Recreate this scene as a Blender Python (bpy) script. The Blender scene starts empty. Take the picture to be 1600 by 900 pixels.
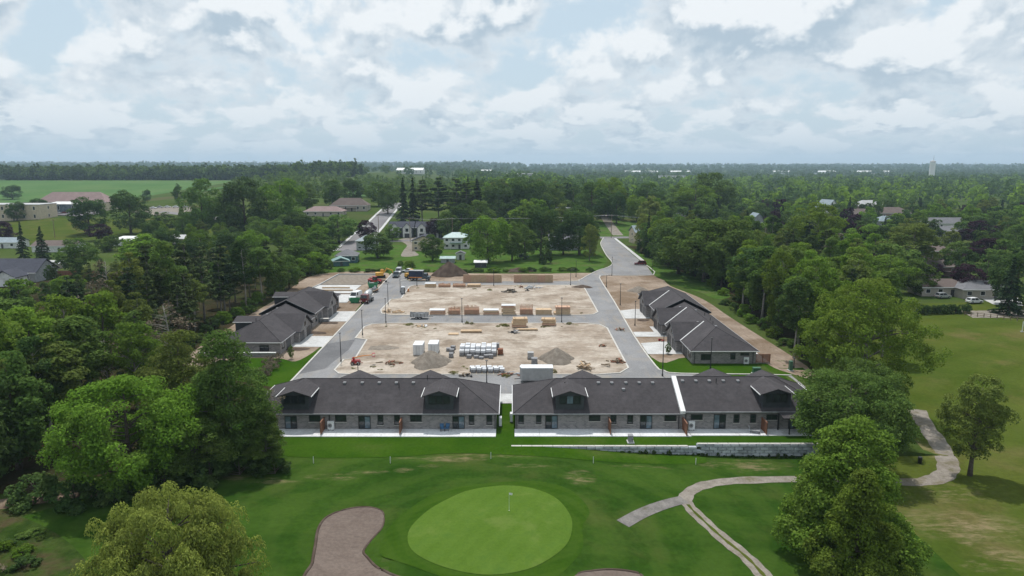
import bpy, bmesh, math, random
import numpy as np
from mathutils import Vector, Matrix

# ------------------------------------------------------------------ camera, sky, sun
SC = bpy.context.scene
COL = SC.collection
F, HZ, HC = 1081.0, 257.0, 40.0             # focal length in photo pixels, horizon row, camera height (m)
PITCH = math.atan((450 - HZ) / F)
cam_d = bpy.data.cameras.new('camera')
cam = bpy.data.objects.new('camera', cam_d)
COL.objects.link(cam)
cam_d.sensor_width = 36.0
cam_d.lens = 36.0 * F / 1600.0
cam_d.clip_start = 1.0
cam_d.clip_end = 60000.0
cam.location = (0, 0, HC)
cam.rotation_euler = (math.pi / 2 - PITCH, 0, 0)
SC.camera = cam

SUN_ELEV, SUN_AZ = math.radians(66), math.radians(-14)     # azimuth from +Y towards +X: behind the houses, a little to the left
w = bpy.data.worlds.new('World'); SC.world = w; w.use_nodes = True
nt = w.node_tree; nt.nodes.clear()
def N(t, typ, **kw):
    n = t.nodes.new(typ)
    for k, v in kw.items():
        setattr(n, k, v)
    return n
def math_node(t, op, a, b=None, c=None, clamp=False):
    n = N(t, 'ShaderNodeMath', operation=op, use_clamp=clamp)
    for i, v in enumerate((a, b, c)):
        if v is None: continue
        if isinstance(v, (int, float)): n.inputs[i].default_value = v
        else: t.links.new(v, n.inputs[i])
    return n.outputs[0]
def mixc(t, f, a, b):
    n = N(t, 'ShaderNodeMix', data_type='RGBA')
    for s, v in ((n.inputs[0], f), (n.inputs[6], a), (n.inputs[7], b)):
        if isinstance(v, (int, float)): s.default_value = v
        elif isinstance(v, tuple): s.default_value = v if len(v) == 4 else (*v, 1)
        else: t.links.new(v, s)
    return n.outputs[2]
def maprange(t, v, a, b, c=0.0, d=1.0, smooth=True):
    n = N(t, 'ShaderNodeMapRange')
    n.interpolation_type = 'SMOOTHSTEP' if smooth else 'LINEAR'
    t.links.new(v, n.inputs[0])
    for i, x in enumerate((a, b, c, d)): n.inputs[i + 1].default_value = x
    return n.outputs[0]
sky = N(nt, 'ShaderNodeTexSky', sky_type='NISHITA')
sky.sun_disc = False; sky.sun_elevation = SUN_ELEV; sky.sun_rotation = SUN_AZ; sky.dust_density = 2.0; sky.altitude = 300
tc = N(nt, 'ShaderNodeTexCoord')
sep = N(nt, 'ShaderNodeSeparateXYZ'); nt.links.new(tc.outputs['Generated'], sep.inputs[0])
def cloud_field(lift, scale, detail, seed):
    """cloud cover seen on a flat layer overhead, so it crowds together towards the horizon"""
    z = math_node(nt, 'ADD', math_node(nt, 'MAXIMUM', sep.outputs[2], 0.0), 0.10 + lift)
    u = math_node(nt, 'MULTIPLY', sep.outputs[0], scale); v = math_node(nt, 'MULTIPLY', sep.outputs[1], scale)
    c = N(nt, 'ShaderNodeCombineXYZ'); nt.links.new(u, c.inputs[0]); nt.links.new(v, c.inputs[1])
    nt.links.new(math_node(nt, 'ADD', math_node(nt, 'MULTIPLY', math_node(nt, 'LOGARITHM', z, 2.718), scale * 0.36), seed), c.inputs[2])
    n = N(nt, 'ShaderNodeTexNoise'); n.inputs['Scale'].default_value = 1.0; n.inputs['Detail'].default_value = detail
    n.inputs['Roughness'].default_value = 0.55; n.inputs['Distortion'].default_value = 0.15
    nt.links.new(c.outputs[0], n.inputs['Vector'])
    return n.outputs[0]
low = maprange(nt, sep.outputs[2], 0.03, 0.15)
def field(lift, det):
    a = cloud_field(lift, 15.0, det, 3.7); b = cloud_field(lift, 8.0, det, 7.9)
    return math_node(nt, 'ADD', math_node(nt, 'MULTIPLY', b, low), math_node(nt, 'MULTIPLY', a, math_node(nt, 'SUBTRACT', 1.0, low)))
d0 = field(0.0, 9.0); d1 = field(0.028, 5.0)
d2 = cloud_field(0.0, 24.0, 6.0, 9.1)
cover = maprange(nt, math_node(nt, 'ADD', d0, math_node(nt, 'MULTIPLY', math_node(nt, 'SUBTRACT', d2, 0.5), 0.18)), 0.39, 0.50)
lit = maprange(nt, math_node(nt, 'ADD', math_node(nt, 'SUBTRACT', d0, d1), math_node(nt, 'MULTIPLY', math_node(nt, 'SUBTRACT', d2, 0.5), 0.10)), -0.05, 0.07)
thick = maprange(nt, d0, 0.44, 0.58)
white, grey = (8.5, 8.8, 9.0), (4.2, 5.2, 6.1)
body = mixc(nt, math_node(nt, 'MULTIPLY', math_node(nt, 'SUBTRACT', 1.0, lit), math_node(nt, 'ADD', math_node(nt, 'MULTIPLY', thick, 0.7), 0.3)), white, grey)
clear = mixc(nt, 0.8, sky.outputs[0], (5.7, 7.0, 7.9))
withc = mixc(nt, math_node(nt, 'MULTIPLY', cover, 0.92), clear, body)
hz = math_node(nt, 'POWER', 2.718, math_node(nt, 'MULTIPLY', math_node(nt, 'MAXIMUM', sep.outputs[2], 0.0), -20.0))
final = mixc(nt, math_node(nt, 'MULTIPLY', hz, 0.95), withc, (5.1, 6.1, 6.9))
bg = N(nt, 'ShaderNodeBackground'); bg.inputs[1].default_value = 0.1
nt.links.new(final, bg.inputs[0])
wo = N(nt, 'ShaderNodeOutputWorld'); nt.links.new(bg.outputs[0], wo.inputs[0])

sun_d = bpy.data.lights.new('sun', 'SUN'); sun_d.energy = 3.3; sun_d.angle = math.radians(0.8); sun_d.color = (1.0, 0.965, 0.92)
sun = bpy.data.objects.new('sun', sun_d); COL.objects.link(sun)
sdir = Vector((math.sin(SUN_AZ) * math.cos(SUN_ELEV), math.cos(SUN_AZ) * math.cos(SUN_ELEV), math.sin(SUN_ELEV)))
sun.rotation_euler = sdir.to_track_quat('Z', 'Y').to_euler()
SC.view_settings.view_transform = 'Standard'; SC.view_settings.look = 'None'
SC.view_settings.exposure = 0.12; SC.view_settings.gamma = 1.0
try: SC.cycles.use_denoising = True; SC.cycles.max_bounces = 6; SC.cycles.volume_bounces = 0; SC.cycles.transparent_max_bounces = 6
except Exception: pass

# ------------------------------------------------------------------ terrain and pixel helpers
def sst(x, a, b):
    t = min(1.0, max(0.0, (x - a) / (b - a))); return t * t * (3 - 2 * t)
WALL_Y = 94.4
def drop(x):
    return 1.15 * sst(x, 1.0, 24.0) + 0.4 * sst(x, 20.0, 36.0)
def zg(x, y):
    z = 0.0
    if y < 160:
        m = 1.0 if y < WALL_Y else 0.0
        m = max(m, sst(x, 50, 64) * (1 - sst(y, 112, 150)))
        z -= drop(x) * m
        if y < WALL_Y:
            k = sst(-y, -90, -82) * sst(y, 30, 45)
            r2 = ((x + 16.8) / 4.6) ** 2 + ((y - 66.5) / 8.5) ** 2
            if r2 < 1: z -= 0.75 * (1 - r2) ** 1.5
            r2 = ((x + 2.5) / 17) ** 2 + ((y - 71) / 15) ** 2
            if r2 < 1: z += 0.5 * (1 - r2) ** 2
            z += k * (0.28 * math.sin(x * 0.11 + 0.6) * math.sin(y * 0.17) + 0.16 * math.sin(x * 0.23 + y * 0.2))
    if y > 365:
        z += 9.0 * sst(y, 370, 540) * (1 - sst(x, 10, 160)) * sst(x, -420, -280)
        z += 15.0 * sst(y, 600, 1100) * (1 - sst(x, -330, -90))
        z += 16.0 * sst(y, 2600, 4800)
    return z
def ray(px, py):
    dx = (px - 800) / F; dy = (py - 450) / F
    return Vector((dx, math.cos(PITCH) - dy * math.sin(PITCH), -math.sin(PITCH) - dy * math.cos(PITCH)))
def G(px, py, z=None):
    """ground point seen at a photo pixel (or the point at height z)"""
    d = ray(px, py)
    if z is not None:
        t = (z - HC) / d.z; return (d.x * t, d.y * t)
    zz = 0.0
    for _ in range(14):
        t = (zz - HC) / min(d.z, -1e-4); zn = zg(d.x * t, d.y * t); zz = zz * 0.4 + zn * 0.6
    return (d.x * t, d.y * t)
def ztop(py, Y):
    d = ray(800, py); return HC + Y / d.y * d.z
def mpp(Y): return (Y * math.cos(PITCH) + 33 * math.sin(PITCH)) / F

# ------------------------------------------------------------------ materials
MATS = {}
def new_mat(name):
    m = bpy.data.materials.new(name); m.use_nodes = True
    t = m.node_tree; t.nodes.clear()
    out = N(t, 'ShaderNodeOutputMaterial'); MATS[name] = m
    return m, t, out
def noise(t, scale, detail=4, rough=0.55, coord='Object', vec=None, stretch=None):
    n = N(t, 'ShaderNodeTexNoise'); n.inputs['Scale'].default_value = scale; n.inputs['Detail'].default_value = detail
    n.inputs['Roughness'].default_value = rough
    if vec is None:
        if coord == 'World': vec = N(t, 'ShaderNodeNewGeometry').outputs['Position']
        else: vec = N(t, 'ShaderNodeTexCoord').outputs[coord]
    if stretch:
        mp = N(t, 'ShaderNodeMapping'); mp.inputs['Scale'].default_value = stretch
        t.links.new(vec, mp.inputs[0]); vec = mp.outputs[0]
    t.links.new(vec, n.inputs['Vector']); return n.outputs[0]
def finish(t, out, col, rough=0.85, bump=None, bs=0.3, bd=0.05, metal=0.0, spec=0.3):
    p = N(t, 'ShaderNodeBsdfPrincipled')
    if isinstance(col, tuple): p.inputs['Base Color'].default_value = (*col[:3], 1)
    else: t.links.new(col, p.inputs['Base Color'])
    p.inputs['Roughness'].default_value = rough; p.inputs['Metallic'].default_value = metal
    p.inputs['Specular IOR Level'].default_value = spec
    if bump is not None:
        b = N(t, 'ShaderNodeBump'); b.inputs['Strength'].default_value = bs; b.inputs['Distance'].default_value = bd
        t.links.new(bump, b.inputs['Height']); t.links.new(b.outputs[0], p.inputs['Normal'])
    t.links.new(p.outputs[0], out.inputs[0])
def mottled(name, a, b, scale, rough=0.85, c=None, scale2=None, lo=0.35, hi=0.65, coord='World', fine=None, bs=0.3, bd=0.05, spec=0.3, metal=0.0, stretch=None, lo2=0.5, hi2=0.7):
    m, t, out = new_mat(name)
    n = noise(t, scale, 6, 0.6, coord, stretch=stretch)
    col = mixc(t, maprange(t, n, lo, hi), a, b)
    if c is not None:
        n2 = noise(t, scale2 or scale * 0.3, 7, 0.62, coord)
        col = mixc(t, maprange(t, n2, lo2, hi2), col, c)
    f = noise(t, fine or scale * 9, 5, 0.65, coord)
    col = mixc(t, maprange(t, f, 0.3, 0.7, 0.0, 0.45), col, mixc(t, 0.5, col, (0, 0, 0)))
    finish(t, out, col, rough, f, bs, bd, metal, spec); return m
def plain(name, col, rough=0.5, metal=0.0, var=0.18, scale=1.5, spec=0.4):
    m, t, out = new_mat(name)
    n = noise(t, scale, 5, 0.6, 'Object')
    d = tuple(x * (1 - var) for x in col); u = tuple(min(1, x * (1 + var)) for x in col)
    finish(t, out, mixc(t, maprange(t, n, 0.3, 0.7), d, u), rough, None, metal=metal, spec=spec); return m
# ground covers
mottled('ground_grass', (0.050, 0.085, 0.018), (0.078, 0.105, 0.030), 0.035, 0.95, (0.095, 0.095, 0.042), 0.012, fine=1.4, bs=0.6, bd=0.1, spec=0.0)
mottled('lawn', (0.028, 0.074, 0.005), (0.044, 0.094, 0.008), 0.12, 0.95, (0.085, 0.105, 0.03), 0.06, fine=2.2, bs=0.5, bd=0.06, lo2=0.56, hi2=0.76, spec=0.0)
mottled('rough_grass', (0.022, 0.058, 0.007), (0.042, 0.086, 0.012), 0.09, 0.95, (0.062, 0.084, 0.020), 0.075, fine=1.6, bs=0.7, bd=0.08, lo2=0.5, hi2=0.72, stretch=(0.6, 1.5, 1), spec=0.0)
mottled('olive_grass', (0.055, 0.085, 0.012), (0.085, 0.105, 0.020), 0.05, 0.95, (0.125, 0.110, 0.040), 0.06, fine=1.6, bs=0.6, bd=0.08, lo2=0.5, hi2=0.72, spec=0.0)
mottled('weedy_grass', (0.050, 0.11, 0.018), (0.085, 0.145, 0.03), 0.3, 0.95, (0.10, 0.11, 0.045), 0.1, fine=2.5, bs=0.9, bd=0.2, spec=0.0)
mottled('dry_turf', (0.17, 0.135, 0.075), (0.10, 0.105, 0.04), 0.5, 0.95, (0.22, 0.18, 0.12), 0.3, fine=3, bs=0.5, spec=0.0)
mottled('crop', (0.075, 0.150, 0.045), (0.100, 0.175, 0.058), 0.012, 0.95, (0.12, 0.165, 0.065), 0.006, fine=0.35, bs=0.5, bd=0.3, spec=0.0)
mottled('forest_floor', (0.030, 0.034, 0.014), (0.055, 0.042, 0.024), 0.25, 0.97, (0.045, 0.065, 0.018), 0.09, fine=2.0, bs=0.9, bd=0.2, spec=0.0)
mottled('bare_earth', (0.16, 0.115, 0.085), (0.22, 0.17, 0.125), 0.3, 0.97, (0.10, 0.075, 0.055), 0.12, fine=2.5, bs=0.8, bd=0.1, spec=0.0)
def turf(name, a, b, period, angle):
    m, t, out = new_mat(name)
    geo = N(t, 'ShaderNodeNewGeometry')
    mp = N(t, 'ShaderNodeMapping'); mp.inputs['Rotation'].default_value = (0, 0, angle); t.links.new(geo.outputs[0], mp.inputs[0])
    wv = N(t, 'ShaderNodeTexWave'); wv.inputs['Scale'].default_value = period; wv.inputs['Distortion'].default_value = 1.2; wv.inputs['Detail'].default_value = 2
    wv.inputs['Detail Scale'].default_value = 0.6
    t.links.new(mp.outputs[0], wv.inputs[0])
    n = noise(t, 0.25, 6, 0.6, 'World'); f = noise(t, 3.0, 5, 0.7, 'World')
    col = mixc(t, math_node(t, 'ADD', math_node(t, 'MULTIPLY', maprange(t, wv.outputs[1], 0.2, 0.8), 0.18), math_node(t, 'MULTIPLY', maprange(t, n, 0.3, 0.7), 0.55)), a, b)
    col = mixc(t, maprange(t, f, 0.35, 0.7, 0, 0.3), col, mixc(t, 0.5, col, (0, 0, 0)))
    finish(t, out, col, 0.95, f, 0.3, 0.03, spec=0.0)
turf('putting_turf', (0.072, 0.132, 0.018), (0.096, 0.160, 0.027), 0.16, 0.5)
turf('collar_turf', (0.028, 0.068, 0.006), (0.044, 0.090, 0.010), 0.3, 1.1)
mottled('bunker_sand', (0.155, 0.122, 0.104), (0.19, 0.152, 0.13), 0.3, 0.97, (0.135, 0.105, 0.09), 0.15, fine=2.5, bs=0.5, bd=0.06, spec=0.0)
mottled('gravel_path', (0.22, 0.195, 0.165), (0.30, 0.27, 0.235), 0.7, 0.95, (0.20, 0.175, 0.13), 0.4, fine=5, bs=0.6, bd=0.03, spec=0.0)
mottled('site_dirt', (0.33, 0.27, 0.215), (0.49, 0.43, 0.365), 0.085, 0.97, (0.25, 0.20, 0.155), 0.16, fine=1.1, bs=0.9, bd=0.15, lo2=0.46, hi2=0.70, spec=0.0)
mottled('strip_dirt', (0.27, 0.21, 0.16), (0.36, 0.29, 0.23), 0.12, 0.97, (0.20, 0.145, 0.10), 0.07, fine=1.3, bs=0.9, bd=0.12, lo2=0.45, hi2=0.65, spec=0.0)
mottled('topsoil', (0.085, 0.062, 0.050), (0.13, 0.10, 0.08), 0.5, 0.98, fine=4, bs=1.0, bd=0.15, spec=0.0)  # soil of heaps and beds; also paints the shadow on the bunker lip
mottled('gravel', (0.21, 0.18, 0.15), (0.29, 0.255, 0.215), 1.0, 0.97, fine=7, bs=1.0, bd=0.1, spec=0.0)
mottled('asphalt', (0.23, 0.23, 0.235), (0.28, 0.28, 0.285), 0.1, 0.9, (0.31, 0.305, 0.30), 0.2, fine=3, bs=0.2, bd=0.02, lo2=0.55, hi2=0.8, spec=0.0)
mottled('fresh_asphalt', (0.15, 0.15, 0.155), (0.18, 0.18, 0.185), 0.2, 0.9, fine=3, bs=0.2, bd=0.02, spec=0.0)
mottled('town_asphalt', (0.20, 0.19, 0.195), (0.25, 0.24, 0.24), 0.08, 0.9, fine=2, bs=0.2, spec=0.0)
mottled('old_asphalt', (0.17, 0.16, 0.15), (0.24, 0.225, 0.21), 0.8, 0.95, (0.12, 0.12, 0.07), 0.5, fine=5, bs=0.4, bd=0.03, spec=0.0)
mottled('scrub_turf', (0.026, 0.052, 0.010), (0.052, 0.085, 0.018), 0.35, 0.97, (0.085, 0.066, 0.036), 0.16, fine=2.2, bs=1.0, bd=0.25, spec=0.0, lo2=0.48, hi2=0.66)
mottled('concrete', (0.50, 0.50, 0.49), (0.58, 0.58, 0.57), 0.3, 0.85, (0.44, 0.43, 0.42), 0.4, fine=3, bs=0.15, bd=0.01)
mottled('patio_concrete', (0.66, 0.67, 0.68), (0.74, 0.75, 0.76), 0.4, 0.85, (0.60, 0.60, 0.60), 0.3, fine=3, bs=0.1, bd=0.01)
mottled('kerb_concrete', (0.50, 0.48, 0.44), (0.58, 0.56, 0.52), 0.6, 0.85, fine=4, bs=0.2, bd=0.01)
mottled('block_stone', (0.36, 0.39, 0.42), (0.48, 0.51, 0.54), 0.9, 0.9, (0.22, 0.24, 0.24), 0.6, fine=6, bs=0.7, bd=0.04, lo2=0.52, hi2=0.75)
# building stuff
def shingle(name, a, b):
    m, t, out = new_mat(name)
    geo = N(t, 'ShaderNodeNewGeometry'); n = noise(t, 1.6, 6, 0.7, 'World'); n2 = noise(t, 0.25, 4, 0.6, 'World')
    s = N(t, 'ShaderNodeSeparateXYZ'); t.links.new(geo.outputs[0], s.inputs[0])
    wv = N(t, 'ShaderNodeMath', operation='FRACT'); t.links.new(math_node(t, 'MULTIPLY', s.outputs[2], 7.0), wv.inputs[0])
    f = noise(t, 11, 3, 0.6, 'World', stretch=(1, 1, 3))
    col = mixc(t, maprange(t, n, 0.3, 0.7), a, b)
    col = mixc(t, maprange(t, n2, 0.4, 0.7, 0, 0.35), col, tuple(x * 1.35 for x in b))
    col = mixc(t, maprange(t, wv.outputs[0], 0.0, 0.25, 0.28, 0.0), col, (0.01, 0.01, 0.01))
    col = mixc(t, maprange(t, f, 0.35, 0.7, 0, 0.4), col, tuple(x * 0.5 for x in a))
    finish(t, out, col, 0.92, f, 0.4, 0.02, spec=0.2)
shingle('roof_shingle', (0.051, 0.047, 0.050), (0.074, 0.067, 0.071))
shingle('roof_brown', (0.13, 0.10, 0.09), (0.17, 0.135, 0.12))
shingle('roof_grey', (0.15, 0.15, 0.16), (0.20, 0.20, 0.21))
shingle('roof_slate', (0.055, 0.058, 0.075), (0.08, 0.083, 0.105))
shingle('roof_pink', (0.24, 0.17, 0.16), (0.30, 0.22, 0.21))
plain('roof_teal', (0.22, 0.34, 0.33), 0.5); plain('roof_white', (0.68, 0.68, 0.67), 0.5)
plain('roof_palegrey', (0.42, 0.42, 0.42), 0.6); plain('roof_bluegrey', (0.20, 0.25, 0.28), 0.6)
def brick(name, a, b, mortar, sx, sy):
    m, t, out = new_mat(name)
    geo = N(t, 'ShaderNodeNewGeometry'); s = N(t, 'ShaderNodeSeparateXYZ'); t.links.new(geo.outputs[0], s.inputs[0])
    c = N(t, 'ShaderNodeCombineXYZ'); t.links.new(math_node(t, 'ADD', s.outputs[0], s.outputs[1]), c.inputs[0]); t.links.new(s.outputs[2], c.inputs[1])
    br = N(t, 'ShaderNodeTexBrick'); br.inputs['Color1'].default_value = (*a, 1); br.inputs['Color2'].default_value = (*b, 1); br.inputs['Mortar'].default_value = (*mortar, 1)
    br.inputs['Scale'].default_value = 1.0; br.inputs['Brick Width'].default_value = sx; br.inputs['Row Height'].default_value = sy; br.inputs['Mortar Size'].default_value = 0.012
    t.links.new(c.outputs[0], br.inputs[0])
    n = noise(t, 2.2, 4, 0.7, 'World')
    col = mixc(t, maprange(t, n, 0.35, 0.68, 0, 0.6), br.outputs[0], (0.29, 0.265, 0.255))
    finish(t, out, col, 0.9, br.outputs[1], -0.4, 0.02)
brick('wall_brick', (0.14, 0.132, 0.135), (0.28, 0.26, 0.25), (0.30, 0.295, 0.29), 0.46, 0.2)
brick('red_brick', (0.24, 0.12, 0.09), (0.32, 0.18, 0.14), (0.4, 0.37, 0.34), 0.4, 0.15)
plain('dark_siding', (0.045, 0.05, 0.057), 0.55); plain('white_siding', (0.62, 0.62, 0.60), 0.6); plain('beige_siding', (0.50, 0.42, 0.31), 0.7)
plain('grey_siding', (0.30, 0.31, 0.32), 0.6); plain('teal_siding', (0.055, 0.12, 0.14), 0.6); plain('stone_siding', (0.40, 0.36, 0.31), 0.8, scale=4)
plain('white_trim', (0.72, 0.72, 0.71), 0.5, var=0.06); plain('black_frame', (0.02, 0.021, 0.023), 0.4); plain('dark_metal', (0.04, 0.042, 0.045), 0.45, 0.4)
plain('galvanised', (0.36, 0.37, 0.39), 0.45, 0.5); plain('vent_grey', (0.24, 0.24, 0.25), 0.6); plain('gutter_grey', (0.36, 0.36, 0.37), 0.5); plain('screen_wood', (0.21, 0.095, 0.055), 0.7)
plain('door_charcoal', (0.06, 0.06, 0.065), 0.5); plain('blue_fabric', (0.05, 0.13, 0.25), 0.8); plain('blind', (0.55, 0.57, 0.58), 0.8)
plain('plastic_white', (0.70, 0.71, 0.72), 0.4, var=0.05); plain('box_green', (0.05, 0.13, 0.08), 0.5); plain('bin_green', (0.03, 0.20, 0.09), 0.55)
plain('paint_red', (0.34, 0.03, 0.03), 0.35); plain('paint_maroon', (0.12, 0.012, 0.018), 0.25, var=0.05); plain('paint_yellow', (0.60, 0.33, 0.05), 0.45)
plain('paint_orange', (0.60, 0.22, 0.05), 0.5); plain('paint_white', (0.70, 0.71, 0.72), 0.3, var=0.05); plain('paint_navy', (0.02, 0.03, 0.06), 0.35)
plain('paint_slate', (0.06, 0.08, 0.095), 0.3); plain('paint_silver', (0.42, 0.43, 0.44), 0.35, 0.4); plain('paint_black', (0.018, 0.018, 0.02), 0.3)
plain('tyre', (0.02, 0.02, 0.02), 0.85); plain('rim', (0.35, 0.35, 0.36), 0.35, 0.6); plain('lamp_glass', (0.75, 0.74, 0.70), 0.15); plain('tail_red', (0.4, 0.02, 0.02), 0.3)
plain('container_white', (0.66, 0.67, 0.68), 0.5, var=0.08); plain('trailer_grey', (0.36, 0.36, 0.36), 0.5, var=0.1); plain('wrap_white', (0.66, 0.67, 0.69), 0.35, var=0.1)
plain('brick_cube', (0.24, 0.24, 0.25), 0.9, scale=5, var=0.35); plain('rust', (0.22, 0.09, 0.05), 0.9, scale=4, var=0.3)
mottled('lumber', (0.54, 0.38, 0.235), (0.64, 0.48, 0.32), 1.2, 0.85, coord='Object', fine=9, bs=0.3, stretch=(1, 1, 7))
mottled('lumber_pink', (0.52, 0.31, 0.21), (0.60, 0.39, 0.275), 1.2, 0.85, coord='Object', fine=9, bs=0.3, stretch=(1, 1, 7))
mottled('plywood', (0.50, 0.35, 0.215), (0.58, 0.43, 0.28), 1.0, 0.85, coord='Object', fine=9, bs=0.2)
mottled('weathered_wood', (0.20, 0.15, 0.10), (0.30, 0.24, 0.17), 1.5, 0.9, coord='Object', fine=9)
def glass(name, col, rough=0.06):
    m, t, out = new_mat(name)
    n = noise(t, 0.8, 3, 0.5, 'Object')
    p = N(t, 'ShaderNodeBsdfPrincipled')
    t.links.new(mixc(t, maprange(t, n, 0.35, 0.65), tuple(x * 0.6 for x in col), col), p.inputs['Base Color'])
    p.inputs['Roughness'].default_value = rough; p.inputs['Specular IOR Level'].default_value = 0.6
    t.links.new(p.outputs[0], out.inputs[0])
glass('window_glass', (0.030, 0.036, 0.040)); glass('car_glass', (0.02, 0.025, 0.03)); glass('pale_glass', (0.14, 0.19, 0.23))
# foliage
def leaf(name, a, b, c=None, trans=0.38):
    m, t, out = new_mat(name)
    at = N(t, 'ShaderNodeAttribute'); at.attribute_name = 'leafv'
    oi = N(t, 'ShaderNodeObjectInfo')
    col = mixc(t, at.outputs['Fac'], a, b)
    if c is None: c = tuple((x + y) * 0.5 for x, y in zip((0.11, 0.12, 0.04), b))
    n = noise(t, 0.35, 3, 0.5, 'World')
    col = mixc(t, maprange(t, n, 0.42, 0.72, 0, 0.55), col, c)
    h = N(t, 'ShaderNodeHueSaturation'); t.links.new(col, h.inputs['Color'])
    t.links.new(maprange(t, oi.outputs['Random'], 0, 1, 0.488, 0.508, False), h.inputs['Hue'])
    t.links.new(maprange(t, math_node(t, 'FRACT', math_node(t, 'MULTIPLY', oi.outputs['Random'], 7.31)), 0, 1, 0.92, 1.4, False), h.inputs['Value'])
    d = N(t, 'ShaderNodeBsdfDiffuse'); tr = N(t, 'ShaderNodeBsdfTranslucent')
    t.links.new(h.outputs[0], d.inputs[0]); t.links.new(h.outputs[0], tr.inputs[0])
    mx = N(t, 'ShaderNodeMixShader'); mx.inputs[0].default_value = trans
    t.links.new(d.outputs[0], mx.inputs[1]); t.links.new(tr.outputs[0], mx.inputs[2]); t.links.new(mx.outputs[0], out.inputs[0])
leaf('leaf_mid', (0.072, 0.130, 0.030), (0.115, 0.188, 0.044))
leaf('leaf_dark', (0.044, 0.086, 0.026), (0.074, 0.126, 0.036))
leaf('leaf_bright', (0.095, 0.175, 0.020), (0.150, 0.250, 0.034))
leaf('leaf_lime', (0.092, 0.158, 0.022), (0.150, 0.232, 0.036))
leaf('leaf_olive', (0.100, 0.138, 0.032), (0.150, 0.190, 0.046))
leaf('leaf_willow', (0.20, 0.24, 0.045), (0.28, 0.32, 0.07))
leaf('leaf_purple', (0.034, 0.018, 0.028), (0.055, 0.028, 0.042), (0.05, 0.03, 0.035), 0.15)
leaf('needle_dark', (0.032, 0.058, 0.028), (0.055, 0.088, 0.040), (0.045, 0.06, 0.03), 0.12)
leaf('needle_pine', (0.060, 0.095, 0.034), (0.095, 0.130, 0.048), (0.075, 0.075, 0.04), 0.15)
leaf('leaf_weed', (0.14, 0.15, 0.045), (0.22, 0.21, 0.075), (0.20, 0.17, 0.08))
leaf('leaf_brown', (0.13, 0.11, 0.075), (0.17, 0.14, 0.10), (0.12, 0.11, 0.07), 0.1)
mottled('bark', (0.075, 0.06, 0.048), (0.13, 0.11, 0.09), 3, 0.95, coord='Object', bs=0.8)
mottled('bark_pale', (0.26, 0.24, 0.21), (0.36, 0.34, 0.30), 2, 0.95, coord='Object', bs=0.6)
mottled('bark_grey', (0.15, 0.135, 0.12), (0.22, 0.20, 0.18), 2, 0.95, coord='Object', bs=0.6)

# ------------------------------------------------------------------ mesh helpers
class MB:
    def __init__(s): s.v = []; s.f = []
    def quad(s, *p):
        i = len(s.v); s.v += [tuple(q) for q in p]; s.f.append(tuple(range(i, i + len(p)))); return s
    def box(s, x0, y0, z0, x1, y1, z1, taper=0.0):
        i = len(s.v); a, b = min(x0, x1), max(x0, x1); c, d = min(y0, y1), max(y0, y1); t = taper
        s.v += [(a, c, z0), (b, c, z0), (b, d, z0), (a, d, z0), (a + t, c + t, z1), (b - t, c + t, z1), (b - t, d - t, z1), (a + t, d - t, z1)]
        for q in ((0, 3, 2, 1), (4, 5, 6, 7), (0, 1, 5, 4), (1, 2, 6, 5), (2, 3, 7, 6), (3, 0, 4, 7)): s.f.append(tuple(i + k for k in q))
        return s
    def tube(s, pts, radii, n=6, cap=True):
        rings = []; pts = [Vector(p) for p in pts]
        for k, p in enumerate(pts):
            d = (pts[min(k + 1, len(pts) - 1)] - pts[max(k - 1, 0)]); d = d.normalized() if d.length > 1e-6 else Vector((0, 0, 1))
            a = d.orthogonal().normalized(); b = d.cross(a); r = radii[k] if isinstance(radii, (list, tuple)) else radii
            i = len(s.v)
            for j in range(n):
                t = 2 * math.pi * j / n; q = p + (a * math.cos(t) + b * math.sin(t)) * r; s.v.append(tuple(q))
            rings.append(i)
        for a, b in zip(rings, rings[1:]):
            for j in range(n): s.f.append((a + j, a + (j + 1) % n, b + (j + 1) % n, b + j))
        if cap: s.f.append(tuple(rings[0] + j for j in reversed(range(n)))); s.f.append(tuple(rings[-1] + j for j in range(n)))
        return s
    def prism(s, poly, axis, a, b):
        """extrude a 2-D outline along an axis ('x': outline is (y,z); 'y': (x,z); 'z': (x,y))"""
        def P(u, v, w): return {'x': (w, u, v), 'y': (u, w, v), 'z': (u, v, w)}[axis]
        i = len(s.v); n = len(poly)
        s.v += [P(u, v, a) for u, v in poly] + [P(u, v, b) for u, v in poly]
        s.f.append(tuple(i + k for k in range(n))); s.f.append(tuple(i + n + k for k in reversed(range(n))))
        for k in range(n): s.f.append((i + k, i + (k + 1) % n, i + n + (k + 1) % n, i + n + k))
        return s
    def map(s, fn): s.v = [tuple(fn(*p)) for p in s.v]; return s
    def build(s, name, mat, parent=None, origin=None, smooth=False, fix=True):
        me = bpy.data.meshes.new(name)
        o0 = Vector(parent_loc(parent)) if parent is not None else Vector(origin or (0, 0, 0))
        me.from_pydata([tuple(Vector(p) - o0) for p in s.v], [], s.f)
        if fix:
            bm = bmesh.new(); bm.from_mesh(me); bmesh.ops.recalc_face_normals(bm, faces=bm.faces); bm.to_mesh(me); bm.free()
        if smooth: me.polygons.foreach_set('use_smooth', [True] * len(me.polygons))
        me.materials.append(MATS[mat])
        o = bpy.data.objects.new(name, me); COL.objects.link(o)
        if parent is not None: o.parent = parent
        else: o.location = o0
        return o
PLOC = {}
def parent_loc(p):
    """world position of a parent whose builder works in world coordinates"""
    x = Vector((0, 0, 0))
    while p is not None: x = x + p.location; p = p.parent
    return x
def tag(o, label=None, cat=None, group=None, kind=None):
    for k, v in (('label', label), ('category', cat), ('group', group), ('kind', kind)):
        if v: o[k] = v
    return o
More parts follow.
